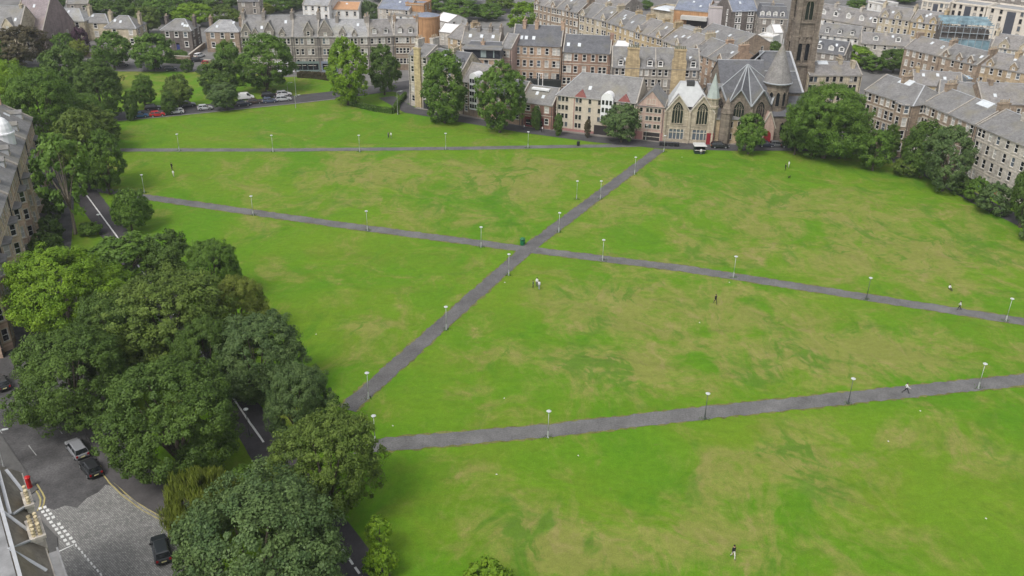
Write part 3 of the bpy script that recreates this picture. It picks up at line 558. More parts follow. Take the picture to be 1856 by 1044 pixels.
# --- roof right below the camera, bottom left corner
T = block('tenement', 'near tenement in the bottom left corner seen from above, slate roof with pale lead hips', (-33.5, 50.6), (-47.6, 70.9), 14, 14.6, 2.7, st['buff'], slate('mossy_slate', (.15, .132, .105), .4), 4, 6, (1.1, 1.9), kind='mansard', doors=(2,), sides=3)
L14 = math.hypot(14.1, 20.3)
def pots_stack(x, y, wd, dp, zt, rows, n):
    mb = MB(); mb.box(x - wd / 2, x + wd / 2, y - dp / 2, y + dp / 2, 13.5, zt - .3); mb.box(x - wd / 2 - .12, x + wd / 2 + .12, y - dp / 2 - .12, y + dp / 2 + .12, zt - .3, zt); c = mb.build('chimney', st['pale'], T)
    p = MB(); p.lathe(0, 0, [(.2, 0), (.18, .12), (.15, .2), (.135, .6), (.18, .66), (.17, .8), (.1, .8)], 10); me = p.mesh('chimney_pot', pot_y, True)
    for r_ in range(rows):
        for k in range(n): link('chimney_pot', me, c, (x + (k - (n - 1) / 2) * (wd - .1) / n, y + (r_ - (rows - 1) / 2) * .5, zt), 0, (1, 1, rnd.uniform(.85, 1.15)))
def L_of(px, py, z):
    g = G(px, py, z); d = Vector((g.x + 33.5, g.y - 50.6)); c_, s_ = math.cos(T.rotation_euler.z), math.sin(T.rotation_euler.z); return (d.x * c_ + d.y * s_, -d.x * s_ + d.y * c_, z)
def R_of(px, py, up=.05):
    lo, hi = 14.0, 19.0
    for _ in range(40):
        m = (lo + hi) / 2; y = L_of(px, py, m)[1]; zr = 14.6 + 2.7 * min(1, max(0, (y + .1) / 2.3)); lo, hi = (m, hi) if m < zr else (lo, m)
    q = L_of(px, py, lo); return (q[0], q[1], lo + up)
p = L_of(48, 898, 16.2); pots_stack(p[0], p[1], 2.2, .55, 15.9, 1, 5); p = L_of(62, 952, 16.2); pots_stack(p[0], p[1], 2.7, 1.05, 15.9, 2, 6)
for (ax, ay, az), (bx, by, bz) in (((4, 929, 17.5), (54, 965, 14.9)), ((16, 997, 17.5), (57, 981, 14.9)), ((16, 997, 17.5), (84, 1036, 14.9)), ((11, 853, 16.4), (42, 892, 14.9)), ((-2, 855, 17.5), (19, 934, 17.5)), ((24, 934, 16.2), (62, 910, 14.9))):
    hp = MB(); hp.beam(R_of(ax, ay), R_of(bx, by), .28, .14); hp.build('hip_flashing', lead, T)
gu = MB(); gu.box(3.5, 11.5, -.9, -.15, 14.2, 14.45); gu.box(3.5, 11.5, -1.05, -.9, 14.2, 14.8); gu.build('lead_gutter', mat('grey_lead', (.22, .22, .22), .6, .25, .7), T); gu = MB(); gu.box(1, L14 + 0 - 1, 2.45, 11.4, 17.3, 17.42); gu.build('lead_flat', mat('grey_lead', (.22, .22, .22), .6, .25, .7), T)
# --- church hall and villas, upper left
block('church_hall', 'pale sandstone church hall cut by the top left corner', E(-40, 52, 8.5), E(36, 55, 8.5), 12, 8.5, 7, st['cream'], sl_grey, 2, 5, (1.2, 2.2), chims=[(.9, .5, .9, 1.4, .6, 2)], gablets=[(.28, 4, 1.2, 2.6), (.72, 4, 1.2, 2.6)], far=True, cat='hall')
T = block('chapel', 'steep purple slate chapel roof beside the pale hall at top left', E(27, 50, 7.5), E(80, 53, 7.5), 17, 7.5, 11, stone('purplish_stone', (.27, .215, .205), .1), sl_pink, 1, 3, (1.0, 2.6), far=True, cat='chapel')
T.location.y -= .6
V = [('villa', 'cream villa with wide hipped slate roof behind the purple leaved tree', (84, 36), (152, 38), 11, 7.4, 3.4, st['cream'], (4, 4), [.22, .5, .8], 2),
     ('villa', 'small cream wing with hipped roof joined to the right of the widest villa', (152, 40), (196, 41), 8, 6.6, 2.4, st['cream'], (2.5, 2.5), [.45], 2),
     ('villa', 'square cream villa with hipped roof, tree covering its left half', (189, 50), (246, 51), 10, 7.2, 3.4, st['cream'], (4, 4), [.3, .82], 2),
     ('villa', 'dark stone villa with white window surrounds and blue door', (291, 54), (346, 55), 10, 7.4, 3.0, st['dark'], (4, 3.4), [.2, .5, .8], 2),
     ('villa', 'brown stone villa with hipped roof left of the gothic terrace', (372, 56), (432, 57), 10, 7.4, 3.0, st['brown'], (4, 3.6), [.2, .5, .8], 2)]
for i, (n, lab, a, b, dp, ev, rs, wl, hp_, cl, fl) in enumerate(V):
    block(n, lab, E(*a, ev), E(*b, ev), dp, ev, rs, wl, [sl_pale, sl_grey, sl_grey, sl_grey, sl_pale][i], fl, cl, (1.3, 1.9), hip=hp_, far=True, chims=[(.96, .6, .9, 2.0, .8, 3), (.04, .6, .9, 2.0, .8, 3)] if i != 1 else [(.9, .6, .8, 1.6, .8, 2)], doors=(1,) if i == 3 else (), door_m=mat('blue_door', (.03, .04, .14), .5, 0), cat='house', group='villas of the upper left', margin=mat('white_margin', (.62, .60, .55), .7, .08, 1))
block('house', 'grey stone house end showing above trees behind the widest villa', E(120, 6, 8), E(160, 6, 8), 8, 8, 3, st['grey'], sl_grey, 2, 2, (1.1, 1.8), far=True, cat='house')
block('house', 'grey roofed house end behind the gothic terrace chimneys', E(430, 2, 9), E(470, 2, 9), 9, 9, 3.5, st['grey'], sl_dark, 3, 2, (1.1, 1.8), far=True, cat='house')
# --- gothic terrace
g0, g1, g2, g3, g4, g5 = E(437, 66, 11.4), E(530, 66, 11.4), E(577, 66, 11.4), E(668, 66, 11.4), E(714, 64, 11.4), E(757, 64, 11.4)
gt = 'gothic terrace facing the small green'
white_shop = mat('white_shopfront', (.70, .70, .70), .5, .05, 1); green_shop = mat('grey_green_shopfront', (.15, .20, .18), .5, .1, 1)
def shop(T, x0, x1, m, h=3.4, signm=None):
    mb = MB(); mb.box(x0, x1, -.22, -.02, h - .75, h); mb.box(x0, x0 + .35, -.2, -.02, -.2, h - .75); mb.box(x1 - .35, x1, -.2, -.02, -.2, h - .75); mb.box(x0 + .35, x1 - .35, -.2, -.02, -.2, .6)
    n = max(1, int((x1 - x0) / 1.6))
    for k in range(1, n): u = x0 + .35 + (x1 - x0 - .7) * k / n; mb.box(u - .05, u + .05, -.18, -.02, .6, h - .75)
    f = mb.build('shopfront', m, T); gm = MB(); gm.box(x0 + .35, x1 - .35, -.09, -.04, .6, h - .75); gm.build('pane', glass_d, f)
T = block('tenement', 'grey gothic tenement with pointed roof gables and green shopfronts, left of the lime tree', g0, g1, 12, 11.4, 5.6, st['grey'], sl_grey, 3, [(.08, 2), (.2, 2), (.34, 1), (.47, 2), (.60, 1), (.73, 2), (.88, 2)], (.95, 1.9), gablets=[(.10, 2.8, 1.4, 2.6), (.27, 1.9, .8, 1.6), (.55, 3.0, 1.6, 2.8), (.80, 1.9, .8, 1.6)], chims=[(.02, .5, 1.0, 3, 1.2, 5), (.42, .5, 1.0, 3, 1.2, 5), (.98, .5, 1.0, 3, 1.2, 5)], group=gt, base=1.2)
W_ = (g1 - g0).length; shop(T, W_ - 6.0, W_ - .3, white_shop)
T = block('tenement', 'grey gothic tenement with one large gable and a green shopfront at street level', g1, g2, 12, 11.4, 5.6, st['grey'], sl_grey, 3, [(.15, 1), (.35, 1), (.68, 2)], (.95, 1.9), gablets=[(.62, 3.0, 1.6, 2.8)], chims=[(.98, .5, 1.0, 3, 1.2, 5)], group=gt, base=1.2)
W_ = (g2 - g1).length; shop(T, .3, W_ - .3, green_shop)
T = block('tenement', 'grey gothic tenement directly behind the lime tree, broad gable at its left end', g2, g3, 12, 11.4, 4.4, st['grey'], sl_pale, 3, [(.14, 2), (.36, 1), (.52, 2), (.70, 2), (.9, 2)], (.95, 1.9), gablets=[(.14, 4.6, 1.2, 4.0), (.48, 2.2, .9, 1.8), (.72, 1.7, .7, 1.4)], chims=[(.36, .5, 1.0, 3, 1.2, 5), (.98, .5, 1.0, 3, 1.2, 5)], group=gt, base=1.2)
shop(T, .3, 5.5, mat('grey_blue_shopfront', (.20, .23, .28), .5, .1, 1))
for a, b, lab in ((g3, g4, 'brown grey terrace tenement with small roof dormers behind the dark round tree'), (g4, g5, 'brown grey tenement ending the gothic terrace beside the yellow corner block')):
    block('tenement', lab, a, b, 12, 11.4, 4.2, st['grey'] if a is g3 else st['brown'], sl_warm, 3, [(.2, 2), (.5, 2), (.8, 1)], (.95, 1.8), dorms=[(.25, 1.5, 1.5, .12, st['grey']), (.7, 1.5, 1.5, .12, st['grey'])], chims=[(.02, .5, .9, 2.6, 1.1, 4), (.98, .5, .9, 2.6, 1.1, 4)], group=gt, base=1.2)
# --- yellow corner block, and the pieces seen between the two columnar trees
c0, c1, c2 = G(743, 191), G(776, 197), G(838, 208)
T = block('tenement', 'corner tenement with a yellow stone chimney breast between park street and side road', c0, c1, 11, 14.8, 2.2, st['pale'], sl_grey, 5, [.2, .85], (1.0, 1.7), chims=[(.15, .4, 1.2, 3.2, 1.6, 4), (.6, .7, 1.2, 3.2, 1.6, 4)], sides=3)
W_ = (c1 - c0).length; mb = MB(); mb.box(W_ * .36, W_ * .36 + 2.1, -.55, 0, -.2, 16.6); mb.box(W_ * .36 - .12, W_ * .36 + 2.22, -.67, .1, 16.6, 17.0); mb.build('chimney_breast', st['yellow'], T)
T = block('tenement', 'slate roofed tenement with a white dormer behind the left columnar tree', c1, c2, 11, 12.0, 4.2, st['cream'], sl_dark, 4, [.12, .36, .64, .88], (1.0, 1.7), dorms=[(.2, 2.2, 2.0, .14), (.85, 1.6, 1.6, .2)], chims=[(.5, .5, 1, 2.6, 1.0, 4)])
mb = MB(); mb.box(-1, 3.6, -.9, -.6, -.1, 2.6); mb.box(.2, 2.6, -.94, -.9, .3, 2.2, 1); mb.build('shopfront', [mat('black_shopfront', (.025, .028, .03), .5, 0), glass_d], T)
T = block('tenement', 'grey gabled building with a tall white glazed oriel between the two columnar trees', c2, G(874, 215), 10, 9.6, 4.2, st['brown'], sl_warm, 4, [.2], (1.0, 1.5), sides=1)
mb = MB(); W_ = (G(874, 215) - c2).length; ox = W_ * .62; mb.box(ox - 1.3, ox + 1.3, -.7, 0, 2.2, 11.2)
mb.hexa([(ox + 1.3 * math.cos(t), -.7, 11.2 + 1.3 * math.sin(t)) for t in [math.pi * k / 8 for k in range(9)]], [(ox + 1.3 * math.cos(t), 2.6, 11.2 + 1.3 * math.sin(t)) for t in [math.pi * k / 8 for k in range(9)]], 0); orl = mb.build('oriel', mat('white_oriel', (.66, .66, .66), .6, .06, 1), T)
pn = MB(); pn.box(-.33, .33, -.03, 0, 0, 1.1); pm = pn.mesh('pane', glass_d)
for r_ in range(5):
    for q in (-.8, 0, .8): link('pane', pm, orl, (ox + q, -.7, 2.7 + r_ * 1.75))
T = block('tenement', 'low peach gabled house behind the right columnar tree', G(874, 216), G(944, 228), 10, 7.4, 3.6, st['peach'], sl_dark, 2, [.15, .4, .65, .9], (1.0, 1.6), gablets=[(.2, 3, .4, 2), (.75, 3, .4, 2)])
T = block('shop_building', 'red sandstone two storey shop with grey slate roof left of the cream and pink flats', G(945, 228), G(1001, 236), 10, 6.8, 3.4, st['rust'], sl_grey, 2, [.2, .5, .8], (1.2, 1.6), far=False, cat='shop', base=.4)
shop(T, 1.0, 6.6, mat('dark_red_shopfront', (.13, .03, .03), .5, .1, 1), 2.9)
mb = MB(); mb.box(1.4, 6.4, 3.2, 6.6, 9.4, 9.9); mb.build('rooflight', mat('white_roof_sheet', (.66, .66, .66), .5, .06, 1), T)
# dark terrace of railings and sheds behind it
T = thing('roof_terrace', 'dark railed roof terrace with a white framed door in front of the red brown tenements', 'terrace', E(955, 143, 6), 0)
mb = MB(); mb.box(0, 13, 0, 7, -.2, 5.6); mb.build('wall', mat('black_timber', (.022, .025, .024), .8, .2, 1), T); mb = MB(); mb.box(3.3, 3.5, -.1, 0, 3.2, 7.6); mb.box(4.6, 4.8, -.1, 0, 3.2, 7.6); mb.box(3.3, 4.8, -.1, 0, 7.6, 7.8); mb.build('door_frame', white_frame, T)
mb = MB()
for k in range(14): mb.box(k * 1.0 - .03, k * 1.0 + .03, -.03, .03, 5.6, 6.7)
mb.box(-.05, 13.05, -.04, .04, 6.7, 6.78); mb.box(-.05, 13.05, -.03, .03, 6.1, 6.15); mb.build('railing', dark_frame, T)
# --- modern dark mansard block and red sandstone tenements
T = block('flats', 'block with a dark glazed top storey under a flat grey roof, above the columnar trees', E(838, 104, 13.2), E(908, 107, 13.2), 13, 13.2, 2.6, st['peach'], sl_dark, 4, [.08, .3, .62, .88], (1.3, 1.8), kind='mansard', lights=[(.25, .5), (.5, .6), (.7, .45)], cat='flats', chims=[(.45, .5, 1, 2, .8, 3)])
W_ = (E(908, 107, 13.2) - E(838, 104, 13.2)).length; mb = MB(); mb.box(.5, W_ - .3, -.15, .5, 13.3, 15.6)
mb.box(W_ * .48, W_ * .62, -.2, -.15, 13.5, 15.5, 1); mb.box(W_ * .8, W_ * .83, -.2, -.15, 13.5, 15.5, 1); mb.box(0, W_ + .2, -.9, 5, 15.7, 15.95, 2); mb.build('top_storey', [mat('dark_glazing', (.03, .033, .04), .2, .1, 1), mat('pale_green_glass', (.25, .30, .29), .2, .1, 1), sl_grey], T)
T = block('flats', 'narrow peach rendered stair block left of the red sandstone tenement', E(907, 86, 15), E(928, 88, 15), 12, 15, 3, st['pink'], sl_grey, 4, [(.5, 2)], (.9, 1.8), cat='flats', sides=1)
T = block('tenement', 'large peach sandstone tenement with four white rooflights, left of the darker matching one', E(928, 80, 15.4), E(1018, 84, 15.4), 13, 15.4, 4.6, st['peach'], sl_dark, 4, [(.08, 2), (.26, 1), (.4, 1), (.55, 1), (.71, 1), (.9, 2)], (1.05, 1.9), lights=[(.08, .34), (.17, .34), (.27, .34), (.42, .34)], chims=[(.2, .5, 1, 3, 1.4, 6), (.45, .5, 1, 3, 1.4, 6), (.98, .5, 1, 3, 1.4, 6)], strings=True, pale=.35)
T = block('tenement', 'red brown sandstone tenement with two white rooflights above the cream and pink flats', E(1020, 93, 14.6), E(1107, 97, 14.6), 12, 14.6, 3.8, st['red'], sl_dark, 4, [(.1, 2), (.28, 1), (.46, 1), (.64, 1), (.84, 2)], (1.05, 1.9), lights=[(.1, .4), (.33, .4)], chims=[(.99, .5, 1, 3, .7, 0)], pale=.3)
# --- grey tenement with two sandstone wallhead chimneys
h0, h1 = E(1109, 121, 12.6), E(1269, 126, 12.6)
T = block('tenement', 'long grey tenement with two broad sandstone chimney gables behind the cream and pink flats', h0, h1, 13, 12.6, 4.4, st['grey'], sl_grey, 4, [(.06, 1), (.13, 1), (.33, 1), (.40, 1), (.48, 1), (.55, 1), (.62, 1), (.86, 1), (.94, 1)], (1.0, 1.9), dorms=[(.10, 1.6, 1.7, .06, st['grey']), (.43, 1.8, 1.7, .06, st['grey']), (.55, 1.6, 1.7, .06, st['grey']), (.92, 1.8, 1.8, .06, st['grey'])], lights=[(.14, .35), (.9, .5)], skews=(.5,))
W_ = (h1 - h0).length
for x in (W_ * .235, W_ * .76):
    mb = MB(); mb.box(x - 2.0, x + 2.0, -.25, 1.3, -.2, 14.6); mb.hexa([(x - 2.0, -.25, 14.6), (x + 2.0, -.25, 14.6), (x + 2.0, 1.3, 14.6), (x - 2.0, 1.3, 14.6)], [(x - 1.6, -.2, 15.6), (x + 1.6, -.2, 15.6), (x + 1.6, 1.2, 15.6), (x - 1.6, 1.2, 15.6)]); mb.box(x - 1.6, x + 1.6, -.2, 1.2, 15.6, 17.6); mb.box(x - 1.75, x + 1.75, -.35, 1.35, 17.6, 18.0)
    c = mb.build('chimney', st['honey'], T)
    for k in range(6): p = MB(); p.lathe(x - 1.3 + k * .52, .5, [(.2, 18.0), (.15, 18.9)], 8); p.build('chimney_pot', mat('mossy_pot', (.16, .16, .10), .9, .2, 2), c)
block('workshop', 'long low workshop with white roof and dark vents behind the grey tenement', E(1112, 84, 7), E(1205, 92, 7), 9, 7, 1.2, st['grey'], mat('white_roof_sheet', (.66, .66, .66), .5, .06, 1), 1, 6, (1.3, 2.0), far=True, cat='workshop')
# --- cream and pink flats
f0, f1, f2 = G(1007, 235), G(1150, 252), G(1200, 257)
pinkm = mat('pink_sandstone_band', (.33, .17, .155), .85, .15, 1)
T = block('flats', 'cream and pink modern flats with red gablets and a white arched oriel facing the links', f0, f1, 12, 9.6, 5.0, st['render'], sl_grey, 4, [(.06, 2), (.13, 1), (.28, 2), (.42, 1), (.56, 2), (.73, 1), (.84, 2), (.95, 1)], (.72, 1.25), hip=(5, 0), frame=dark_frame, doors=(), sides=2, base=.6, strings=False, pale=.05, cat='flats')
W_ = (f1 - f0).length
mb = MB(); mb.box(-.05, W_ * .5, -.12, 0, -.2, .75); mb.box(W_ * .5, W_ * .68, -.12, 0, -.2, 2.5); mb.box(W_ * .62, W_ * .635, -.1, 0, .75, 9.3); mb.box(W_ * .22, W_ * .23, -.1, 0, .75, 9.3); mb.build('pink_band', pinkm, T)
for x in (.30, .84):
    mb = MB(); a = 1.9; xx = x * W_; mb.hexa([(xx - a, -.1, 9.3), (xx + a, -.1, 9.3), (xx + .05, -.1, 11.2), (xx - .05, -.1, 11.2)], [(xx - a, 2.6, 9.3), (xx + a, 2.6, 9.3), (xx + .05, 2.6, 11.2), (xx - .05, 2.6, 11.2)]); mb.build('gablet', mat('red_gablet_tile', (.27, .10, .09), .8, .15, 1), T)
mb = MB(); ox = W_ * .64; mb.box(ox - 1.6, ox + 1.6, -.8, 0, 3.8, 10.0); arc = [math.pi * k / 8 for k in range(9)]; mb.hexa([(ox + 1.6 * math.cos(t), -.8, 10 + 1.5 * math.sin(t)) for t in arc], [(ox + 1.6 * math.cos(t), 2.8, 10 + 1.5 * math.sin(t)) for t in arc]); orl = mb.build('oriel', mat('white_oriel', (.66, .66, .66), .6, .06, 1), T)
for r_ in range(3):
    for q in (-1.0, 0, 1.0): link('pane', pm, orl, (ox + q, -.8, 4.4 + r_ * 2.0), 0, (1, 1, 1.1))
mb = MB(); mb.box(W_ * .49, W_ * .49 + 3.6, -.2, -.12, -.2, 2.6); mb.build('entrance', mat('dark_entrance', (.03, .025, .025), .7, 0), T)
T = block('flats', 'pink gable end of the modern flats next to the twin gabled church hall', f1, f2, 12, 9.0, .4, st['pink'], sl_grey, 4, [(.16, 1), (.45, 2), (.75, 2)], (.72, 1.05), frame=dark_frame, sides=0, base=.6, strings=False, pale=.05, cat='flats', cornice=False)
W_ = (f2 - f1).length; mb = MB(); mb.hexa([(-.1, -.04, 9.0), (W_ + .1, -.04, 9.0), (W_ / 2, -.04, 12.9)], [(-.1, .4, 9.0), (W_ + .1, .4, 9.0), (W_ / 2, .4, 12.9)]); mb.build('gable', st['pink'], T)
mb = MB(); mb.slab([(-.3, -.2, 8.9), (W_ / 2, -.2, 13.1), (W_ / 2, 9, 13.1), (-.3, 9, 8.9)], .15); mb.slab([(W_ / 2, -.2, 13.1), (W_ + .3, -.2, 8.9), (W_ + .3, 9, 8.9), (W_ / 2, 9, 13.1)], .15); mb.build('gable_roof', sl_grey, T)
put_window(T, (W_ * .4, -.06, 9.6), 0, .7, 1.2, 'near', dark_frame); put_window(T, (W_ * .58, -.06, 9.6), 0, .7, 1.2, 'near', dark_frame)
mb = MB(); mb.box(-.02, 1.9, -.14, 0, -.2, 2.3); mb.box(W_ - .6, W_ + .02, -.14, 0, -.2, 2.3); mb.build('pink_band', pinkm, T); mb = MB(); mb.box(2.2, W_ - .8, -.1, -.02, -.2, 2.2); mb.build('entrance', mat('dark_entrance', (.03, .025, .025), .7, 0), T)
# ================================================================== twin gabled hall and the gothic church
def pointed(x0, x1, z0, zs, y, n=6):
    """outline of a pointed arch opening in the plane y"""
    w_ = x1 - x0; P = [(x0, y, z0), (x1, y, z0), (x1, y, zs)]
    for k in range(1, n): t = k / n * math.acos(.5); P.append((x0 + w_ * math.cos(t), y, zs + w_ * math.sin(t)))
    P.append(((x0 + x1) / 2, y, zs + w_ * math.sin(math.acos(.5))))
    for k in range(n - 1, 0, -1): t = k / n * math.acos(.5); P.append((x1 - w_ * math.cos(t), y, zs + w_ * math.sin(t)))
    P.append((x0, y, zs)); return P
def lancet(par, loc, rz, wd, z0, zs, lights=1, depth=.22, stone_m=None, tracery=True):
    """gothic window: moulded surround, dark leaded glass, mullions and cusped head"""
    sm = stone_m or st['church']; T = bpy.data.objects.new('window', None); mb = MB(); a = wd / 2
    out = pointed(-a - .22, a + .22, z0 - .15, zs, 0); inn = pointed(-a, a, z0, zs, 0)
    for k in range(len(out)):
        j = (k + 1) % len(out); o0, o1, i0, i1 = out[k], out[j], inn[k], inn[j]
        q = lambda p, y: (p[0], y, p[2])
        mb.face([q(o0, -depth), q(o1, -depth), q(i1, -depth), q(i0, -depth)]); mb.face([q(i0, -depth), q(i1, -depth), q(i1, .05), q(i0, .05)]); mb.face([q(o1, -depth), q(o0, -depth), q(o0, .05), q(o1, .05)])
    for k in range(1, lights):
        x = -a + wd * k / lights; mb.box(x - .07, x + .07, -.12, 0, z0, zs + (wd * .55 if abs(x) < a * .4 else wd * .3))
    if lights > 1 and tracery: 
        for k in range(lights): xc = -a + wd * (k + .5) / lights; rr = wd / lights * .5; mb.tube([(xc + rr * math.cos(t), -.06, zs - .1 + rr * 1.2 * math.sin(t)) for t in [math.pi * q / 6 for q in range(7)]], .06, 4)
        mb.tube([(wd * .2 * math.cos(t), -.06, zs + wd * .42 + wd * .2 * math.sin(t)) for t in [2 * math.pi * q / 10 for q in range(11)]], .06, 4)
    o = mb.build('window', sm, par, loc=loc, rz=rz); g = MB(); g.hexa([(p[0], -.03, p[2]) for p in inn], [(p[0], .01, p[2]) for p in inn]); g.build('pane', glass_d, o); return o
# --- hall
a, b = G(1201, 257.5), G(1289, 261.5); W_ = (b - a).length; rz = math.atan2(b.y - a.y, b.x - a.x)
T = thing('church_hall', 'sandstone church hall with twin gables, tall pointed windows and a white roof', 'hall', (a.x, a.y, 0), rz)
hallst = stone('hall_sandstone', (.40, .345, .26)); wb = MB()
facade(wb, (0, 0), (W_, 0), -.3, 4.6, [(1.2, 1.0, 5.2, 3.6), (7.2, 1.0, 11.2, 3.6)]); facade(wb, (0, 10), (0, 0), -.3, 8.6, []); facade(wb, (W_, 0), (W_, 10), -.3, 8.6, []); facade(wb, (W_, 10), (0, 10), -.3, 8.6, [])
hw = W_ / 2
for x in (0, hw): wb.hexa([(x, 0, 4.6), (x + hw, 0, 4.6), (x + hw, 0, 8.0), (x + hw / 2, 0, 12.2), (x, 0, 8.0)], [(x, .5, 4.6), (x + hw, .5, 4.6), (x + hw, .5, 8.0), (x + hw / 2, .5, 12.2), (x, .5, 8.0)])
wb.build('wall', hallst, T)
for x in (0, hw):
    lancet(T, (x + hw / 2, 0, 0), 0, 2.7, 5.2, 8.4, 4, stone_m=hallst); s = MB(); s.beam((x - .1, -.1, 8.0), (x + hw / 2, -.1, 12.3), .5, .22); s.beam((x + hw + .1, -.1, 8.0), (x + hw / 2, -.1, 12.3), .5, .22); s.build('skew_coping', MATS['margin'], T)
    r_ = MB(); r_.slab([(x - .1, .3, 7.9), (x + hw / 2, .3, 12.1), (x + hw / 2, 6, 12.1), (x - .1, 6, 7.9)], .15); r_.slab([(x + hw / 2, .3, 12.1), (x + hw + .1, .3, 7.9), (x + hw + .1, 6, 7.9), (x + hw / 2, 6, 12.1)], .15); r_.build('roof', sl_grey, T)
    fr = MB(); xx = x + .9 if x == 0 else x + .5; xx = 1.2 if x == 0 else 7.2
    for q in (0, 1.05, 1.95, 2.95, 3.8): fr.box(xx + q, xx + q + .2, -.03, .12, 1.0, 3.6, 0)
    fr.box(xx, xx + 4, -.04, .12, 2.7, 2.85, 0); f = fr.build('window', MATS['margin'], T); g = MB(); g.box(xx + .1, xx + 3.95, .12, .16, 1.0, 3.6); g.build('pane', glass_m, f)
c = MB(); c.box(-.05, W_ + .05, -.12, 0, 4.45, 4.75); 
for x in (-.15, hw - .25, W_ - .4): c.box(x, x + .55, -.45, 0, -.2, 8.2)
c.build('buttress', hallst, T)
wr = MB(); wr.hexa([(.6, 2.0, 9.0), (W_ - .6, 2.0, 9.0), (W_ - .4, 10.2, 8.5), (.4, 10.2, 8.5)], [(3.6, 5.0, 14.4), (W_ - 4.4, 5.0, 14.4), (W_ - 4.4, 7.4, 14.4), (3.6, 7.4, 14.4)]); wr.build('roof', mat('pale_lead_roof', (.42, .43, .43), .5, .12, .6), T)
vt = MB(); vt.box(hw - 1.1, hw + .9, 4.6, 6.2, 13.6, 15.0); vt.build('roof_vent', mat('dark_louvre', (.05, .05, .05), .7, 0), T)
# --- church, local frame: x along the street, y away from the links
a, b = G(1290, 261.5), G(1462, 263.5); W_ = (b - a).length; rz = math.atan2(b.y - a.y, b.x - a.x)
T = thing('church', 'dark gothic stone church with ribbed apse roof, round stair tower and tall spire', 'church', (a.x, a.y, 0), rz)
cs = st['church']; pxm = W_ / 173.0; X = lambda px: (px - 1289) * pxm
# octagonal turret with a pale copper spirelet
tb = MB(); tb.lathe(X(1284), 1.2, [(1.5, -.3), (1.5, 9.2), (1.75, 9.4), (1.75, 9.9), (1.45, 10.0), (1.45, 11.6), (1.8, 11.7), (1.8, 12.0)], 8, 0, .39); tb.build('turret', hallst, T)
ts = MB(); ts.lathe(X(1284), 1.2, [(1.7, 12.0), (1.15, 14.0), (.55, 16.2), (.03, 18.2)], 8, 0, .39); ts.build('turret_spire', mat('pale_copper', (.31, .35, .33), .6, .15, 1), T)
# porch range beside the turret
pb = MB(); pw0, pw1 = X(1294), X(1356); 
wins_on(T, pb, (pw0, .6), (pw1, .6), -.3, 6.6, [(1.6, 1), (3.6, 2), (6.2, 2)], 2, 3.1, .4, .55, 1.5, 'far', dark_frame, None, .1); facade(pb, (pw1, .6), (pw1, 7), -.3, 6.6, []); facade(pb, (pw0, 7), (pw0, .6), -.3, 6.6, []); pb.build('wall', st['buff'], T)
pr = MB(); pr.slab([(pw0 - .2, .3, 6.5), (pw1 + .1, .3, 6.5), (pw1 + .1, 6.5, 9.2), (pw0 - .2, 6.5, 9.2)]); pr.build('roof', sl_grey, T)
tb = MB(); tb.lathe(X(1310), .4, [(1.5, -.3), (1.5, 8.2), (1.7, 8.3), (.05, 12.2)], 8, 0, .39); tb.build('turret', cs, T)
db = MB(); db.box(X(1278), X(1278) + 1.7, -.35, .2, -.1, 3.0); db.build('door', mat('bright_red_door', (.24, .018, .026), .5, .08, 1), T)
# apse: half decagon with a gable over each window, ribbed roof rising to one point
ac = Vector((X(1352), 8.5, 0)); ar = 8.2; ez, gz, apz = 9.8, 13.8, 18.8
ang = [R(q) for q in (188, 229, 270, 311, 352)]; ab = MB(); rf = MB(); rbm = MB()
vtx = [Vector((ac.x + ar * math.cos(q), ac.y + ar * math.sin(q), 0)) for q in ang]; apex = Vector((ac.x, ac.y, apz))
for p, q in zip(vtx, vtx[1:]):
    m = (p + q) / 2; d = (q - p).normalized(); inw = Vector((-d.y, d.x, 0))
    ab.hexa([(p.x, p.y, -.3), (q.x, q.y, -.3), (q.x + inw.x * .6, q.y + inw.y * .6, -.3), (p.x + inw.x * .6, p.y + inw.y * .6, -.3)], [(p.x, p.y, ez), (q.x, q.y, ez), (q.x + inw.x * .6, q.y + inw.y * .6, ez), (p.x + inw.x * .6, p.y + inw.y * .6, ez)])
    ab.hexa([(p.x, p.y, ez), (q.x, q.y, ez), (m.x, m.y, gz)], [(p.x + inw.x * .5, p.y + inw.y * .5, ez), (q.x + inw.x * .5, q.y + inw.y * .5, ez), (m.x + inw.x * .5, m.y + inw.y * .5, gz)])
    lancet(T, (m.x - inw.x * .02, m.y - inw.y * .02, 0), math.atan2(d.y, d.x), 2.6, 4.2, 8.8, 4, .25, cs)
    g = Vector((m.x, m.y, gz + .1)); P_ = Vector((p.x, p.y, ez + .1)); Q_ = Vector((q.x, q.y, ez + .1)); g -= inw * .25; 
    rf.hexa([(v.x, v.y, v.z - .2) for v in (P_, g, apex)], [tuple(P_), tuple(g), tuple(apex)]); rf.hexa([(v.x, v.y, v.z - .2) for v in (g, Q_, apex)], [tuple(g), tuple(Q_), tuple(apex)])
    rbm.beam(g, apex, .26, .16); rbm.beam(P_, apex, .3, .18); rbm.beam(P_ - inw * .3, g - inw * .3, .45, .25); rbm.beam(Q_ - inw * .3, g - inw * .3, .45, .25)
rbm.beam(Vector((vtx[-1].x, vtx[-1].y, ez + .1)), apex, .3, .18)
ab.build('apse_wall', cs, T); rf.build('apse_roof', sl_dark, T); rbm.build('lead_rib', mat('pale_lead_rib', (.27, .285, .295), .5, .1, 1), T)
bt = MB()
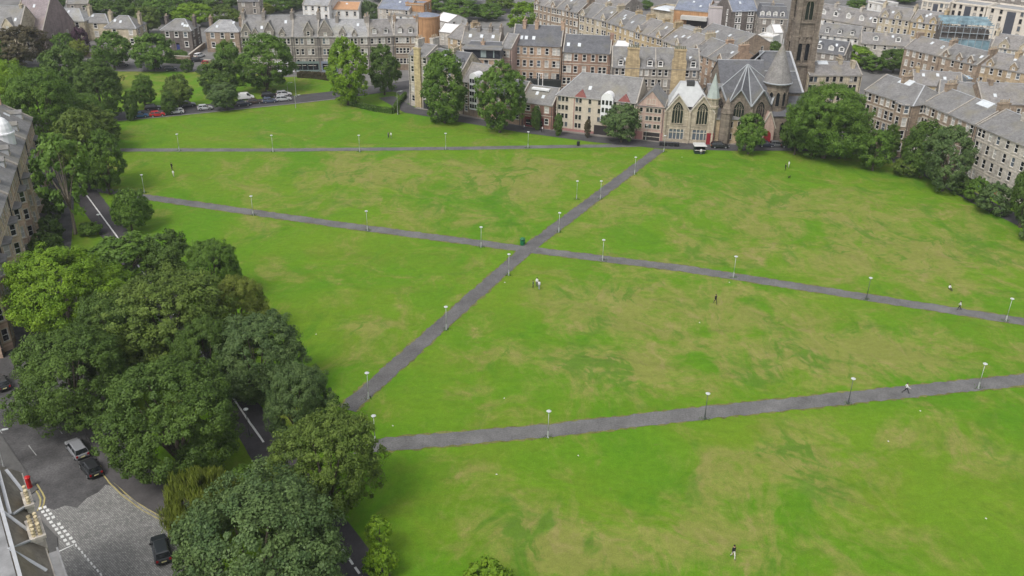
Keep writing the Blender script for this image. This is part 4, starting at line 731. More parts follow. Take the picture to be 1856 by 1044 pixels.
for p in vtx[1:4]:
    o = (p - ac); o.z = 0; o.normalize(); s = Vector((-o.y, o.x, 0)) * .45
    bt.hexa([p + s, p - s, p - s + o * 1.6, p + s + o * 1.6], [p + s + Vector((0, 0, 9.6)), p - s + Vector((0, 0, 9.6)), p - s + o * .5 + Vector((0, 0, 8.2)), p + s + o * .5 + Vector((0, 0, 8.2))])
bt.build('buttress', cs, T)
# nave: long slate roof behind the apse, ridge along x
def roof2(x0, x1, y0, y1, ez, rz_, wall_m, roof_m, gables=(1, 1)):
    wb = MB(); facade(wb, (x0, y0), (x1, y0), -.3, ez, []); facade(wb, (x1, y0), (x1, y1), -.3, ez, []); facade(wb, (x0, y1), (x0, y0), -.3, ez, []); facade(wb, (x1, y1), (x0, y1), -.3, ez, []); ym = (y0 + y1) / 2
    wb.face([(x0, y1, ez), (x0, y0, ez), (x0, ym, rz_)]); wb.face([(x1, y0, ez), (x1, y1, ez), (x1, ym, rz_)]); wb.build('wall', wall_m, T)
    rb = MB(); rb.slab([(x0 - .2, y0 - .3, ez), (x1 + .2, y0 - .3, ez), (x1 + .2, ym, rz_ + .1), (x0 - .2, ym, rz_ + .1)], .2); rb.slab([(x1 + .2, y1 + .3, ez), (x0 - .2, y1 + .3, ez), (x0 - .2, ym, rz_ + .1), (x1 + .2, ym, rz_ + .1)], .2); rb.build('roof', roof_m, T)
    f = MB(); f.beam((x0 - .2, ym, rz_ + .05), (x1 + .2, ym, rz_ + .05), .3, .16); f.build('ridge_flashing', lead, T)
roof2(X(1316), X(1400), 13.5, 25.5, 12.6, 17.4, cs, sl_dark)
roof2(X(1290), X(1330), 9.0, 16.0, 9.5, 12.5, cs, sl_grey)
# transept roof to the right of the stair tower, rising away from the viewer, white verge
tx0, tx1 = X(1418), X(1462); ty0, ty1 = 9.0, 24.5; tz0, tz1 = 11.5, 18.8
wb = MB(); facade(wb, (tx0, ty0), (tx1, ty0), -.3, tz0, []); facade(wb, (tx1, ty0), (tx1, 40), -.3, tz0, []); wb.face([(tx1, ty0, tz0), (tx1, 40, tz0), (tx1, ty1, tz1)]); facade(wb, (tx0, 40), (tx0, ty0), -.3, tz0, []); wb.build('wall', cs, T)
rb = MB(); rb.slab([(tx0 - 2.5, ty0 - .3, tz0), (tx1, ty0 - .3, tz0), (tx1, ty1, tz1), (tx0 - 2.5, ty1, tz1)], .2); rb.slab([(tx1, 40, tz0), (tx0 - 2.5, 40, tz0), (tx0 - 2.5, ty1, tz1), (tx1, ty1, tz1)], .2); rb.build('roof', sl_dark, T)
f = MB(); f.beam((tx0 - 2.5, ty1, tz1 + .02), (tx1, ty1, tz1 + .02), .36, .18); f.beam((tx1 - .2, ty0 - .3, tz0 + .02), (tx1 - .2, ty1, tz1 + .02), .5, .22); my = ty0 + (ty1 - ty0) * .5; f.beam((tx0 - 2.5, my, tz0 + (tz1 - tz0) * .5 + .05), (tx1, my, tz0 + (tz1 - tz0) * .5 + .05), .35, .15); f.build('ridge_flashing', lead, T)
# sloping hip that ties the nave ridge to the higher transept ridge
hp_ = MB(); q0, q1 = (X(1384), 19.5, 17.3), (X(1412), 24.4, 18.9); hp_.beam(q0, q1, .34, .18); hp_.build('hip_flashing', mat('pale_lead_rib', (.27, .285, .295), .5, .1, 1), T)
# round stair tower with lancets and a tall slated cone
rc = (X(1405), 6.0); rt = MB(); rt.lathe(rc[0], rc[1], [(3.5, -.3), (3.45, 2.0), (3.2, 2.2), (3.15, 14.2), (3.5, 14.4), (3.6, 15.0), (3.3, 15.1)], 20); rt.build('stair_tower', cs, T)
rcn = MB(); rcn.lathe(rc[0], rc[1], [(3.75, 15.0), (3.2, 16.6), (2.2, 19.3), (1.1, 22.3), (.06, 24.8)], 20); rcn.build('cone_roof', sl_warm, T)
fb = MB(); fb.lathe(rc[0], rc[1], [(3.8, 14.9), (3.85, 15.1), (3.6, 15.3)], 20); fb.build('lead_band', mat('pale_lead_rib', (.27, .285, .295), .5, .1, 1), T); fb = MB(); fb.lathe(rc[0], rc[1], [(.16, 24.6), (.1, 25.6), (.02, 26.0)], 8); fb.build('finial', lead, T)
for q in (205, 235, 265, 295, 325):
    t = R(q); lancet(T, (rc[0] + 3.17 * math.cos(t), rc[1] + 3.17 * math.sin(t), 0), t + R(90), .9, 9.4, 12.2, 1, .14, cs); lancet(T, (rc[0] + 3.17 * math.cos(t), rc[1] + 3.17 * math.sin(t), 0), t + R(90), .7, 4.2, 6.2, 1, .14, cs)
# red gabled porch door
pb = MB(); px0, px1 = X(1376), X(1398); pb.hexa([(px0, -.4, -.3), (px1, -.4, -.3), (px1, -.4, 4.6), ((px0 + px1) / 2, -.4, 8.6), (px0, -.4, 4.6)], [(px0, 4, -.3), (px1, 4, -.3), (px1, 4, 4.6), ((px0 + px1) / 2, 4, 8.6), (px0, 4, 4.6)]); pb.build('porch', st['pink'], T)
dm = MB(); mid = (px0 + px1) / 2; P = pointed(mid - .9, mid + .9, 0, 2.4, -.5); dm.hexa(P, [(p[0], -.38, p[2]) for p in P]); dm.build('door', mat('bright_red_door', (.24, .018, .026), .5, .08, 1), T)
s = MB(); s.beam((px0 - .2, -.45, 4.5), (mid, -.45, 8.8), .4, .2); s.beam((px1 + .2, -.45, 4.5), (mid, -.45, 8.8), .4, .2); s.build('skew_coping', MATS['margin'], T)
aw = MB(); facade(aw, (X(1392), 1.5), (X(1462), 1.5), -.3, 7.4, []); facade(aw, (X(1462), 1.5), (X(1462), 9), -.3, 7.4, []); aw.build('aisle_wall', cs, T)
ar_ = MB(); ar_.slab([(X(1392), 1.2, 7.3), (X(1463), 1.2, 7.3), (X(1463), 9, 10.6), (X(1392), 9, 10.6)], .2); ar_.build('roof', sl_dark, T)
for k in range(5): lancet(T, (X(1415) + k * 1.9, 1.48, 0), 0, .9, 2.2, 4.8, 1, .14, cs)
# great tower and spire behind the nave
tc = (30.3, 34.0); hw = 2.8; tw = MB()
tw.box(tc[0] - hw, tc[0] + hw, tc[1] - hw, tc[1] + hw, -.3, 41)
for zz in (13.5, 21.5, 25.3, 32.5): tw.box(tc[0] - hw - .35, tc[0] + hw + .35, tc[1] - hw - .35, tc[1] + hw + .35, zz, zz + .6)
for sx in (-1, 1):
    for sy in (-1, 1):
        bx, by = tc[0] + sx * hw, tc[1] + sy * hw
        for z0_, z1_, q in ((-.3, 14, 1.0), (14, 21.8, .8), (21.8, 32.5, .62), (32.5, 41, .5)): tw.box(bx - q, bx + q, by - q, by + q, z0_, z1_)
        tw.lathe(bx, by, [(.9, 41), (.9, 44), (.05, 50)], 8)
for dx_, dy_ in ((0, -1), (1, 0), (-1, 0)):
    for zz, gw, gh in ((19.8, 2.1, 2.0), (31.2, 3.2, 3.0)):
        for s_ in ((-1.05, 1.05) if gw < 3 else (0,)):
            cx_, cy_ = tc[0] + dx_ * hw + (s_ if dx_ == 0 else 0), tc[1] + dy_ * hw + (s_ if dy_ == 0 else 0); a_ = Vector((-dy_, dx_, 0)) * gw / 2; o_ = Vector((dx_, dy_, 0)) * .45; p_ = Vector((cx_, cy_, zz))
            tw.hexa([p_ - a_, p_ + a_, p_ + Vector((0, 0, gh))], [p_ - a_ + o_, p_ + a_ + o_, p_ + Vector((0, 0, gh)) + o_])
    for q_ in (-2.0, -.02, 2.0): tw.lathe(tc[0] + dx_ * (hw + .1) + (q_ if dx_ == 0 else 0), tc[1] + dy_ * (hw + .1) + (q_ if dy_ == 0 else 0), [(.24, 14), (.24, 21.4), (.36, 21.5)], 6); tw.lathe(tc[0] + dx_ * (hw + .1) + (q_ * .8 if dx_ == 0 else 0), tc[1] + dy_ * (hw + .1) + (q_ * .8 if dy_ == 0 else 0), [(.2, 25.8), (.2, 32.4)], 6) if q_ > .5 or q_ < -.5 else None
tw.build('tower', cs, T)
sp = MB(); sp.lathe(tc[0], tc[1], [(3.3, 41), (2.4, 50), (1.4, 62), (.05, 74)], 8, 0, R(22.5)); sp.build('spire', cs, T)
for rzz, ox, oy in ((0, 0, -hw), (R(90), hw, 0), (R(-90), -hw, 0)):
    for s in (-1, 1):
        dx, dy = math.cos(rzz) * s * 1.05, math.sin(rzz) * s * 1.05
        lancet(T, (tc[0] + ox + dx, tc[1] + oy + dy, 0), rzz, 1.15, 15.0, 19.0, 1, .2, cs); 
    lancet(T, (tc[0] + ox, tc[1] + oy, 0), rzz, 2.2, 26.2, 29.8, 2, .3, cs, False)
    for s in (-1, 1): dx, dy = math.cos(rzz) * s * 1.3, math.sin(rzz) * s * 1.3; lancet(T, (tc[0] + ox + dx, tc[1] + oy + dy, 0), rzz, 1.2, 33.5, 38, 1, .2, cs)
# ================================================================== right-hand side and the far town
block('tenement', 'cream stone tenement with a white rooflight right of the church, behind the biggest tree', E(1466, 136, 11.4), E(1563, 136, 11.4), 11, 11.4, 2.6, st['cream'], sl_warm, 4, [(.1, 2), (.36, 1), (.49, 1), (.62, 1), (.85, 2)], (.95, 1.8), lights=[(.35, .9, 3, 1.6)], chims=[(.02, .5, 1, 3, 1.2, 5), (.68, .5, 1, 2.6, 1.0, 4), (.88, .3, 1, 1.6, .8, 0)], frame=dark_frame, strings=False)
rt = 'grey tenements along the right side of the links'
r0, r1, r2, r3, r4, r5 = E(1568, 163, 13.4), E(1655, 191, 13.4), E(1674, 187, 13.4), E(1770, 226, 13.4), E(1772, 227, 13.4), E(1886, 276, 13.4)
T = block('tenement', 'grey brown bay windowed tenement with a hipped corner roof, nearest the biggest tree', r0, r1, 13, 13.4, 3.4, st['brown'], sl_grey, 4, [(.08, 2), (.27, 1), (.39, 1), (.51, 1), (.62, 1)], (1.1, 2.1), hip=(0, 3.5), bays=[(.82, 4.4, 1.3)], chims=[(.42, .5, 1, 2.8, 1.2, 5)], group=rt, doors=(2,), lights=[(.45, .92, 4, 2)])
block('tenement', 'grey brown tenement largely behind two dark trees on the right side', r2, r3, 13, 13.4, 3.4, st['brown'], sl_grey, 4, [(.07, 2), (.21, 1), (.33, 1), (.46, 1), (.6, 1), (.72, 1), (.9, 2)], (1.1, 2.1), chims=[(.02, .5, 1, 2.8, 1.2, 5), (.98, .5, 1, 2.8, 1.2, 5)], group=rt, doors=(3,), lights=[(.72, .9, 4, 2)], skews=(.5,))
block('tenement', 'pale stone tenement with a red front door at the right edge of the links', r4, r5, 13, 13.4, 3.4, st['pale'], sl_grey, 4, [(.09, 2), (.24, 1), (.37, 1), (.52, 1), (.66, 1), (.80, 1), (.93, 1)], (1.1, 2.1), chims=[(.35, .5, 1, 2.8, 1.2, 5), (.98, .5, 1, 2.8, 1.2, 5)], group=rt, doors=(1, 3), door_m=mat('red_front_door', (.45, .02, .06), .5, 0), lights=[(.6, .9, 3, 2)])
T = thing('shelter', 'pale blue painted shed between the biggest tree and the grey tenements', 'shed', tuple(G(1560, 247)), R(-25))
mb = MB(); mb.box(0, 3.8, 0, 3.4, -.2, 5.6); mb.build('wall', mat('pale_blue_paint', (.30, .46, .60), .6, .15, 1), T); mb = MB(); mb.slab([(-.2, -.2, 5.6), (4.0, -.2, 5.6), (4.0, 3.6, 6.1), (-.2, 3.6, 6.1)], .15); mb.build('roof', sl_grey, T); mb = MB(); mb.box(1.4, 2.6, -.06, 0, 1.6, 3.2); mb.build('window', glass_d, T)
# --- second rank roofs behind the right-hand tenements
F_ = dict(far=True)
def far(lab, a, b, z, depth, rise, wall, roofm, fl, cl, cat='tenement', **k): return block(k.pop('name', cat.replace(' ', '_')), lab, E(*a, z), E(*b, z), depth, z, rise, wall, roofm, fl, cl, k.pop('win', (1.05, 1.8)), far=True, cat=cat, **k)
far('low slate roofed outbuilding with a yellow gable behind the corner tenement', (1655, 152), (1745, 158), 8, 10, 3, st['honey'], sl_warm, 2, 5, 'outbuilding', chims=[(.1, .5, 1, 2, .8, 3)])
far('long grey slate backland roof behind the second right-hand tenement', (1700, 172), (1800, 182), 9, 10, 3, st['grey'], sl_grey, 2, 6, 'outbuilding', chims=[(.3, .5, 1, 2, .8, 3), (.7, .5, 1, 2, .8, 3)])
far('brown roofed stone building near the right edge above the tenements', (1780, 186), (1900, 190), 9, 12, 4, st['brown'], sl_warm, 2, 6, 'building', chims=[(.2, .5, 1, 2, .9, 3)])
T = far('blue roofed glazed office pavilion near the right edge', (1752, 142), (1890, 141), 9, 12, 1.0, mat('office_cladding', (.22, .24, .26), .5, .1, 1), mat('pale_blue_metal_roof', (.36, .46, .55), .35, .15, .5), 2, 12, 'office', win=(1.6, 1.9), frame=dark_frame)
rw = 'tenements in the middle distance row on the right'
far('brown tenement at the left end of the middle row, above the right-hand trees', (1640, 86), (1703, 101), 13, 11, 3.2, st['brown'], sl_warm, 4, [(.12, 1), (.3, 1), (.48, 1), (.66, 1), (.88, 1)], group=rw, chims=[(.02, .5, 1, 2.8, 1, 4), (.98, .5, 1, 2.8, 1, 4)])
far('brown tenement with wallhead gables in the middle of that middle row', (1704, 101), (1772, 118), 13, 11, 3.2, st['brown'], sl_grey, 4, [(.12, 1), (.36, 1), (.6, 1), (.85, 1)], group=rw, gablets=[(.15, 2, .9, 1.2), (.5, 2, .9, 1.2), (.8, 2, .9, 1.2)], chims=[(.98, .5, 1, 2.8, 1, 4)])
far('brown tenement at the right end of the middle row by the picture edge', (1773, 116), (1880, 136), 13, 11, 3.2, st['buff'], sl_warm, 4, [(.1, 1), (.25, 1), (.4, 1), (.55, 1), (.7, 1)], group=rw, gablets=[(.2, 2, .9, 1.2), (.6, 2, .9, 1.2)], chims=[(.5, .5, 1, 2.8, 1, 4)])
far('yellow stone tenement with gables at the far right edge below the scaffolding', (1796, 84), (1890, 96), 12, 11, 3.4, st['cream'], sl_warm, 4, [(.1, 1), (.25, 2), (.45, 1), (.65, 2), (.85, 1)], gablets=[(.25, 3, 1, 1.8), (.65, 3, 1, 1.8)], chims=[(.02, .5, 1, 2.6, 1, 4)])
# blue sheeted scaffolding
T = thing('scaffolding', 'building wrapped in blue netted scaffolding at the upper right', 'scaffolding', tuple(E(1706, 58, 12)), R(-12)); sw = (E(1800, 66, 12) - E(1706, 58, 12)).length
mb = MB(); mb.box(.5, sw - .5, 1.2, 11, -.2, 12.6); mb.build('wall', st['dark'], T); mb = MB()
for k in range(8):
    x = k * sw / 7; mb.box(x - .08, x + .08, -.1, .06, -.2, 15.5)
    mb.box(x - .08, x + .08, 5, 5.16, 12, 15.5)
for z in (2, 4, 6, 8, 10, 12, 14): mb.box(-.2, sw + .2, -.12, 0, z, z + .14); mb.box(0, sw, 0, 1.0, z - .08, z)
mb.build('scaffold_frame', mat('scaffold_tube', (.30, .34, .36), .5, .1, 1), T); mb = MB()
for k in range(7):
    for z in (2.2, 6.2, 10.2):
        if (k * 3 + int(z)) % 3 != 1: mb.box(k * sw / 7 + .12, (k + 1) * sw / 7 - .12, -.18, -.14, z, z + 3.6)

for k in range(9):
    y = k * 1.3; mb.slab([(-.3 + .4 * (k % 3), y, 14.9 + .12 * k), (sw + .3 - .5 * (k % 2), y, 15.0 + .12 * k), (sw + .3 - .5 * (k % 2), y + .85, 15.1 + .12 * k), (-.3 + .4 * (k % 3), y + .85, 15.0 + .12 * k)], .06)
mb.build('netting', mat('blue_netting', (.16, .25, .29), .8, .45, .35), T)
# white cottages, cream flats, yellow tenement, mansard terrace
far('grey roofed terrace with white dormers at top right of the church tower', (1476, 30), (1592, 50), 7.5, 12, 4.5, st['pale'], sl_warm, 2, 8, 'terrace', dorms=[(.1, 2, 1.8, .25), (.3, 2, 1.8, .25), (.5, 2, 1.8, .25), (.7, 2, 1.8, .25), (.9, 2, 1.8, .25)], chims=[(.2, .5, 1, 2.4, .8, 4), (.6, .5, 1, 2.4, .8, 4)])
far('white walled cottage row with dark dormers right of the church tower', (1482, 62), (1558, 70), 5.5, 9, 3.6, st['white'], sl_grey, 2, 6, 'cottages', dorms=[(.2, 1.6, 1.5, .2, sl_dark), (.5, 1.6, 1.5, .2, sl_dark), (.8, 1.6, 1.5, .2, sl_dark)], chims=[(.02, .5, 1, 1.6, .7, 3)])
far('dark roofed row with white dormers low beside the church tower', (1470, 92), (1532, 100), 6, 9, 3.6, st['grey'], sl_dark, 2, 4, 'cottages', dorms=[(.2, 1.8, 1.5, .2), (.55, 1.8, 1.5, .2), (.85, 1.8, 1.5, .2)])
far('mixed slate roofs of a low yard between white cottages and brown row', (1560, 78), (1650, 84), 6, 10, 3.0, st['pale'], sl_warm, 2, 5, 'outbuilding', dorms=[(.3, 1.8, 1.5, .3), (.75, 1.8, 1.5, .3)], chims=[(.5, .5, 1, 2, .8, 3)])
far('pale yellow tenement with many small gables left of the blue scaffolding', (1592, 30), (1650, 37), 12.5, 11, 3.4, st['cream'], sl_warm, 4, [(.1, 1), (.3, 1), (.5, 1), (.7, 1), (.9, 1)], gablets=[(.2, 2.4, 1, 1.5), (.6, 2.4, 1, 1.5)], chims=[(.02, .5, 1, 2.6, 1, 4), (.98, .5, 1, 2.6, 1, 4)])
far('darker yellow tenement touching the left side of the blue scaffolding', (1651, 38), (1704, 45), 12.5, 11, 3.4, st['honey'], sl_warm, 4, [(.15, 1), (.4, 2), (.7, 1), (.9, 1)], gablets=[(.3, 2.4, 1, 1.5), (.75, 2.4, 1, 1.5)], chims=[(.98, .5, 1, 2.6, 1, 4)])
cf = mat('dark_cladding', (.06, .065, .08), .4, .1, 1)
for i, (a, b, lab) in enumerate((((1672, 1), (1722, 6), 'cream modern flats at the top right corner, left block beyond the scaffolding'), ((1724, 4), (1788, 12), 'cream modern flats with dark balconies directly above the blue scaffolding'), ((1790, 12), (1880, 24), 'cream modern flats with a long dark glazed stair at the top right corner'))):
    T = far(lab, a, b, 12, 12, .5, stone('cream_cladding', (.60, .55, .47), .04, .08, .1), sl_pale, 4, [(.12, 1), (.3, 1), (.72, 1), (.9, 1)], 'flats', kind='flat', frame=dark_frame, win=(1.1, 1.9)); W_ = (E(*b, 12) - E(*a, 12)).length
    mb = MB(); mb.box(W_ * .42, W_ * .6, -.1, .0, 1, 11.2); mb.build('stair_panel', cf, T)
far('long grey roof crossing the very top right of the picture', (1760, -12), (1900, -4), 10, 12, 2, st['grey'], sl_blue, 3, 8, 'building')
far('white and red banded building peeking at the top edge right of the tower', (1574, 2), (1604, 8), 8, 8, 1, st['white'], sl_grey, 2, 3, 'building', kind='flat')
# --- yellow terrace running away to the upper left of the church
yt = 'long stepped terrace running down to the church'
steps = [((968, 6), (1008, 15), 'brown tenement at the top of the long stepped terrace, behind bright green trees', 'brown', sl_warm), ((1009, 15), (1048, 23), 'second brown tenement of the long stepped terrace, between two green trees', 'brown', sl_grey), ((1050, 27), (1100, 39), 'cream tenement of the long stepped terrace with white wallhead dormers', 'cream', sl_grey), ((1101, 40), (1150, 56), 'middle yellow tenement of the long stepped terrace', 'honey', sl_grey), ((1151, 57), (1200, 71), 'yellow tenement of the long stepped terrace above the white workshop roof', 'honey', sl_warm), ((1201, 73), (1254, 92), 'cream tenement of the long stepped terrace behind the second sandstone chimney', 'cream', sl_warm), ((1255, 93), (1312, 115), 'reddish end tenement of the long stepped terrace beside the church', 'peach', sl_grey)]
for i, (a, b, lab, s_, r_) in enumerate(steps):
    far(lab, a, b, 12.5, 13, 3.8, st[s_], r_, 4, [(.1, 2), (.32, 1), (.5, 1), (.68, 1), (.9, 2)], group=yt, gablets=[(.12, 2.2, .8, 1.4), (.86, 2.2, .8, 1.4)] if i % 2 == 0 else [(.5, 2.0, .8, 1.3)], chims=[(.98, .5, 1, 3.2, 1.1, 5), (.5, .55, 1, 2.4, .9, 4)], skews=(.5,))
far('grey slate terrace roof behind the cream part of the stepped terrace', (1060, 2), (1130, 14), 12, 12, 3, st['grey'], sl_warm, 4, 5, chims=[(.3, .5, 1, 2.6, .9, 4), (.8, .5, 1, 2.6, .9, 4)])
far('flat pale garage roofs in the yard below the theatre', (1206, 50), (1250, 62), 4, 12, .8, st['grey'], sl_pale, 1, 3, 'garage')
far('yellow gabled house with white rooflight directly left of the church nave', (1300, 112), (1345, 122), 9, 9, 3, st['yellow'], sl_grey, 3, 3, 'house', lights=[(.6, .4, 2.4, 1.6)], chims=[(.5, .5, 1, 2, .8, 3)])
far('grey slate workshop roof between terrace end and church nave', (1262, 62), (1340, 84), 8, 14, 3.4, st['brown'], sl_grey, 2, 6, 'workshop', lights=[(.3, .5), (.6, .5)])
T = thing('canopy', 'long white covered walkway roof behind the church nave', 'canopy', tuple(E(1300, 62, 4)), 0); d = E(1396, 82, 4) - E(1300, 62, 4); T.rotation_euler.z = math.atan2(d.y, d.x); mb = MB(); mb.box(0, d.length, 0, 2.6, 3.7, 4.0); mb.build('roof', mat('white_roof_sheet', (.66, .66, .66), .5, .06, 1), T); mb = MB()
for k in range(9): x = d.length * k / 8; mb.box(x - .1, x + .1, .2, .4, -.1, 3.7); mb.box(x - .1, x + .1, 2.2, 2.4, -.1, 3.7)
mb.build('post', white_frame, T)
far('small white shed at the right end of the white walkway', (1374, 64), (1401, 68), 6, 6, 1, st['white'], mat('white_roof_sheet', (.66, .66, .66), .5, .06, 1), 1, 2, 'shed', kind='flat'); far('tall white gabled shed touching the church tower', (1402, 58), (1420, 58), 7, 8, 2, st['white'], mat('white_roof_sheet', (.66, .66, .66), .5, .06, 1), 1, 1, 'shed')
# theatre
T = far('theatre with tan walls, blue grey roof and wide dark entrance at the top', (1222, 16), (1284, 21), 9, 16, 3.2, st['tan'], sl_blue, 1, [], 'theatre'); W_ = (E(1284, 21, 9) - E(1222, 16, 9)).length
mb = MB(); mb.box(W_ * .25, W_ + .2, -3.0, 0, 5.6, 7.0); mb.build('canopy', mat('pale_fascia', (.45, .44, .41), .7, .1, 1), T); mb = MB(); mb.box(W_ * .4, W_, -.3, -.02, -.1, 5.4); mb.build('entrance', mat('dark_entrance', (.03, .025, .025), .7, 0), T); mb = MB(); mb.box(W_ * .4, W_ * .85, -4.0, -3.7, -.1, 2.8); mb.build('screen_wall', st['white'], T)
far('pale lilac rendered stage tower joined to the right of the theatre', (1285, 12), (1322, 14), 11, 12, .5, st['lilac'], sl_warm, 1, [], 'theatre', kind='flat')
far('dark brick block with white paired windows and blue grey roof left of the tower', (1326, 20), (1374, 19), 11, 14, 5, st['dark'], sl_blue, 4, [(.28, 2), (.75, 2)], 'building', margin=white_frame)
far('grey tenement with white mansard dormers squeezed left of the church tower', (1376, 32), (1428, 34), 10, 12, 4, st['grey'], sl_dark, 3, [(.2, 1), (.5, 1), (.8, 1)], dorms=[(.1, 1.6, 1.8, .1), (.32, 1.6, 1.8, .1), (.55, 1.6, 1.8, .1), (.8, 1.6, 1.8, .1)], kind='mansard', chims=[(.5, .5, 1, 2.4, .8, 4)])
far('tan gabled hall with a grey pyramid rooflight left of the theatre', (1180, 14), (1222, 20), 8, 12, 2, st['cream'], sl_pale, 1, 2, 'hall', kind='flat', lights=[(.5, .5, 4, 4)])
# white and orange flats at the top centre
far('white gable ended block with small dark windows at top, above gothic roofs', (548, 8), (596, 10), 10, 14, 3.5, st['white'], sl_pale, 3, 4, 'flats')
far('low white roofed flats with an orange upper roof behind the gothic terrace', (592, 16), (650, 17), 8, 14, 1.8, st['white'], mat('orange_roof', (.42, .24, .13), .8, .1, 1), 2, 4, 'flats')
far('pale grey flats with blue slate roof above the right end of the gothic terrace', (684, 14), (742, 18), 9, 12, 2.6, st['pale'], sl_blue, 3, 5, 'flats')
far('white monopitch flats in front of the pale grey flats at top', (706, 26), (760, 29), 7, 9, 1.6, st['white'], sl_grey, 2, 4, 'flats')
far('orange tan clad block at the top edge between two white flats', (735, 6), (768, 8), 11, 9, .5, st['tan'], sl_blue, 3, [], 'flats', kind='flat')
T = thing('drum_building', 'round orange brick drum among white roofs at the top centre', 'building', tuple(E(771, 34, 9)), 0); mb = MB(); mb.lathe(0, 5, [(5.0, -.2), (5.0, 9), (5.2, 9.05), (5.2, 9.5)], 24); mb.build('wall', st['tan'], T); mb = MB(); mb.lathe(0, 5, [(5.1, 9.5), (.4, 10.6)], 24); mb.build('roof', sl_blue, T)
far('white sheet roofed shed right of the orange drum', (788, 34), (815, 40), 6, 9, 2, st['white'], mat('white_roof_sheet', (.66, .66, .66), .5, .06, 1), 2, 2, 'shed'); far('white awning roof in front of the slate tenement chimneys', (796, 56), (832, 60), 5, 8, 2.2, st['pale'], mat('white_roof_sheet', (.66, .66, .66), .5, .06, 1), 1, 3, 'shed')
far('slate roofed back tenement with many pots above the dark glazed flats', (836, 78), (905, 81), 14, 11, 3.4, st['grey'], sl_grey, 4, 6, lights=[(.2, .5), (.5, .5), (.8, .5)], chims=[(.08, .5, 1, 2.6, 1, 5), (.4, .5, 1, 2.6, 1, 5), (.7, .5, 1, 2.6, 1, 5), (.98, .5, 1, 2.6, 1, 5)])
far('gabled buff tenement end between white awning and slate roofs', (812, 66), (838, 72), 12, 12, 3.4, st['buff'], sl_warm, 4, 2, chims=[(.9, .5, 1, 2.6, 1.2, 5)])
# garden walls and hedge banks by the villas
for i, (a, b, lab) in enumerate((((344, 108), (372, 86), 'stone garden wall climbing beside the dark stone villa'), ((268, 108), (345, 112), 'low stone wall in front of the dark stone villa'), ((372, 118), (440, 122), 'low stone wall in front of the brown stone villa'), ((82, 100), (190, 104), 'low stone wall in front of the cream villas'))):
    p, q = G(*a), G(*b); T = thing('garden_wall', lab, 'wall', tuple(p), math.atan2(q.y - p.y, q.x - p.x)); L_ = (q - p).length; mb = MB(); mb.box(0, L_, -.2, .2, -.2, 1.7); mb.build('wall', st['brown'], T); mb = MB(); mb.box(-.05, L_ + .05, -.28, .28, 1.7, 1.9); mb.build('coping', MATS['margin'], T)
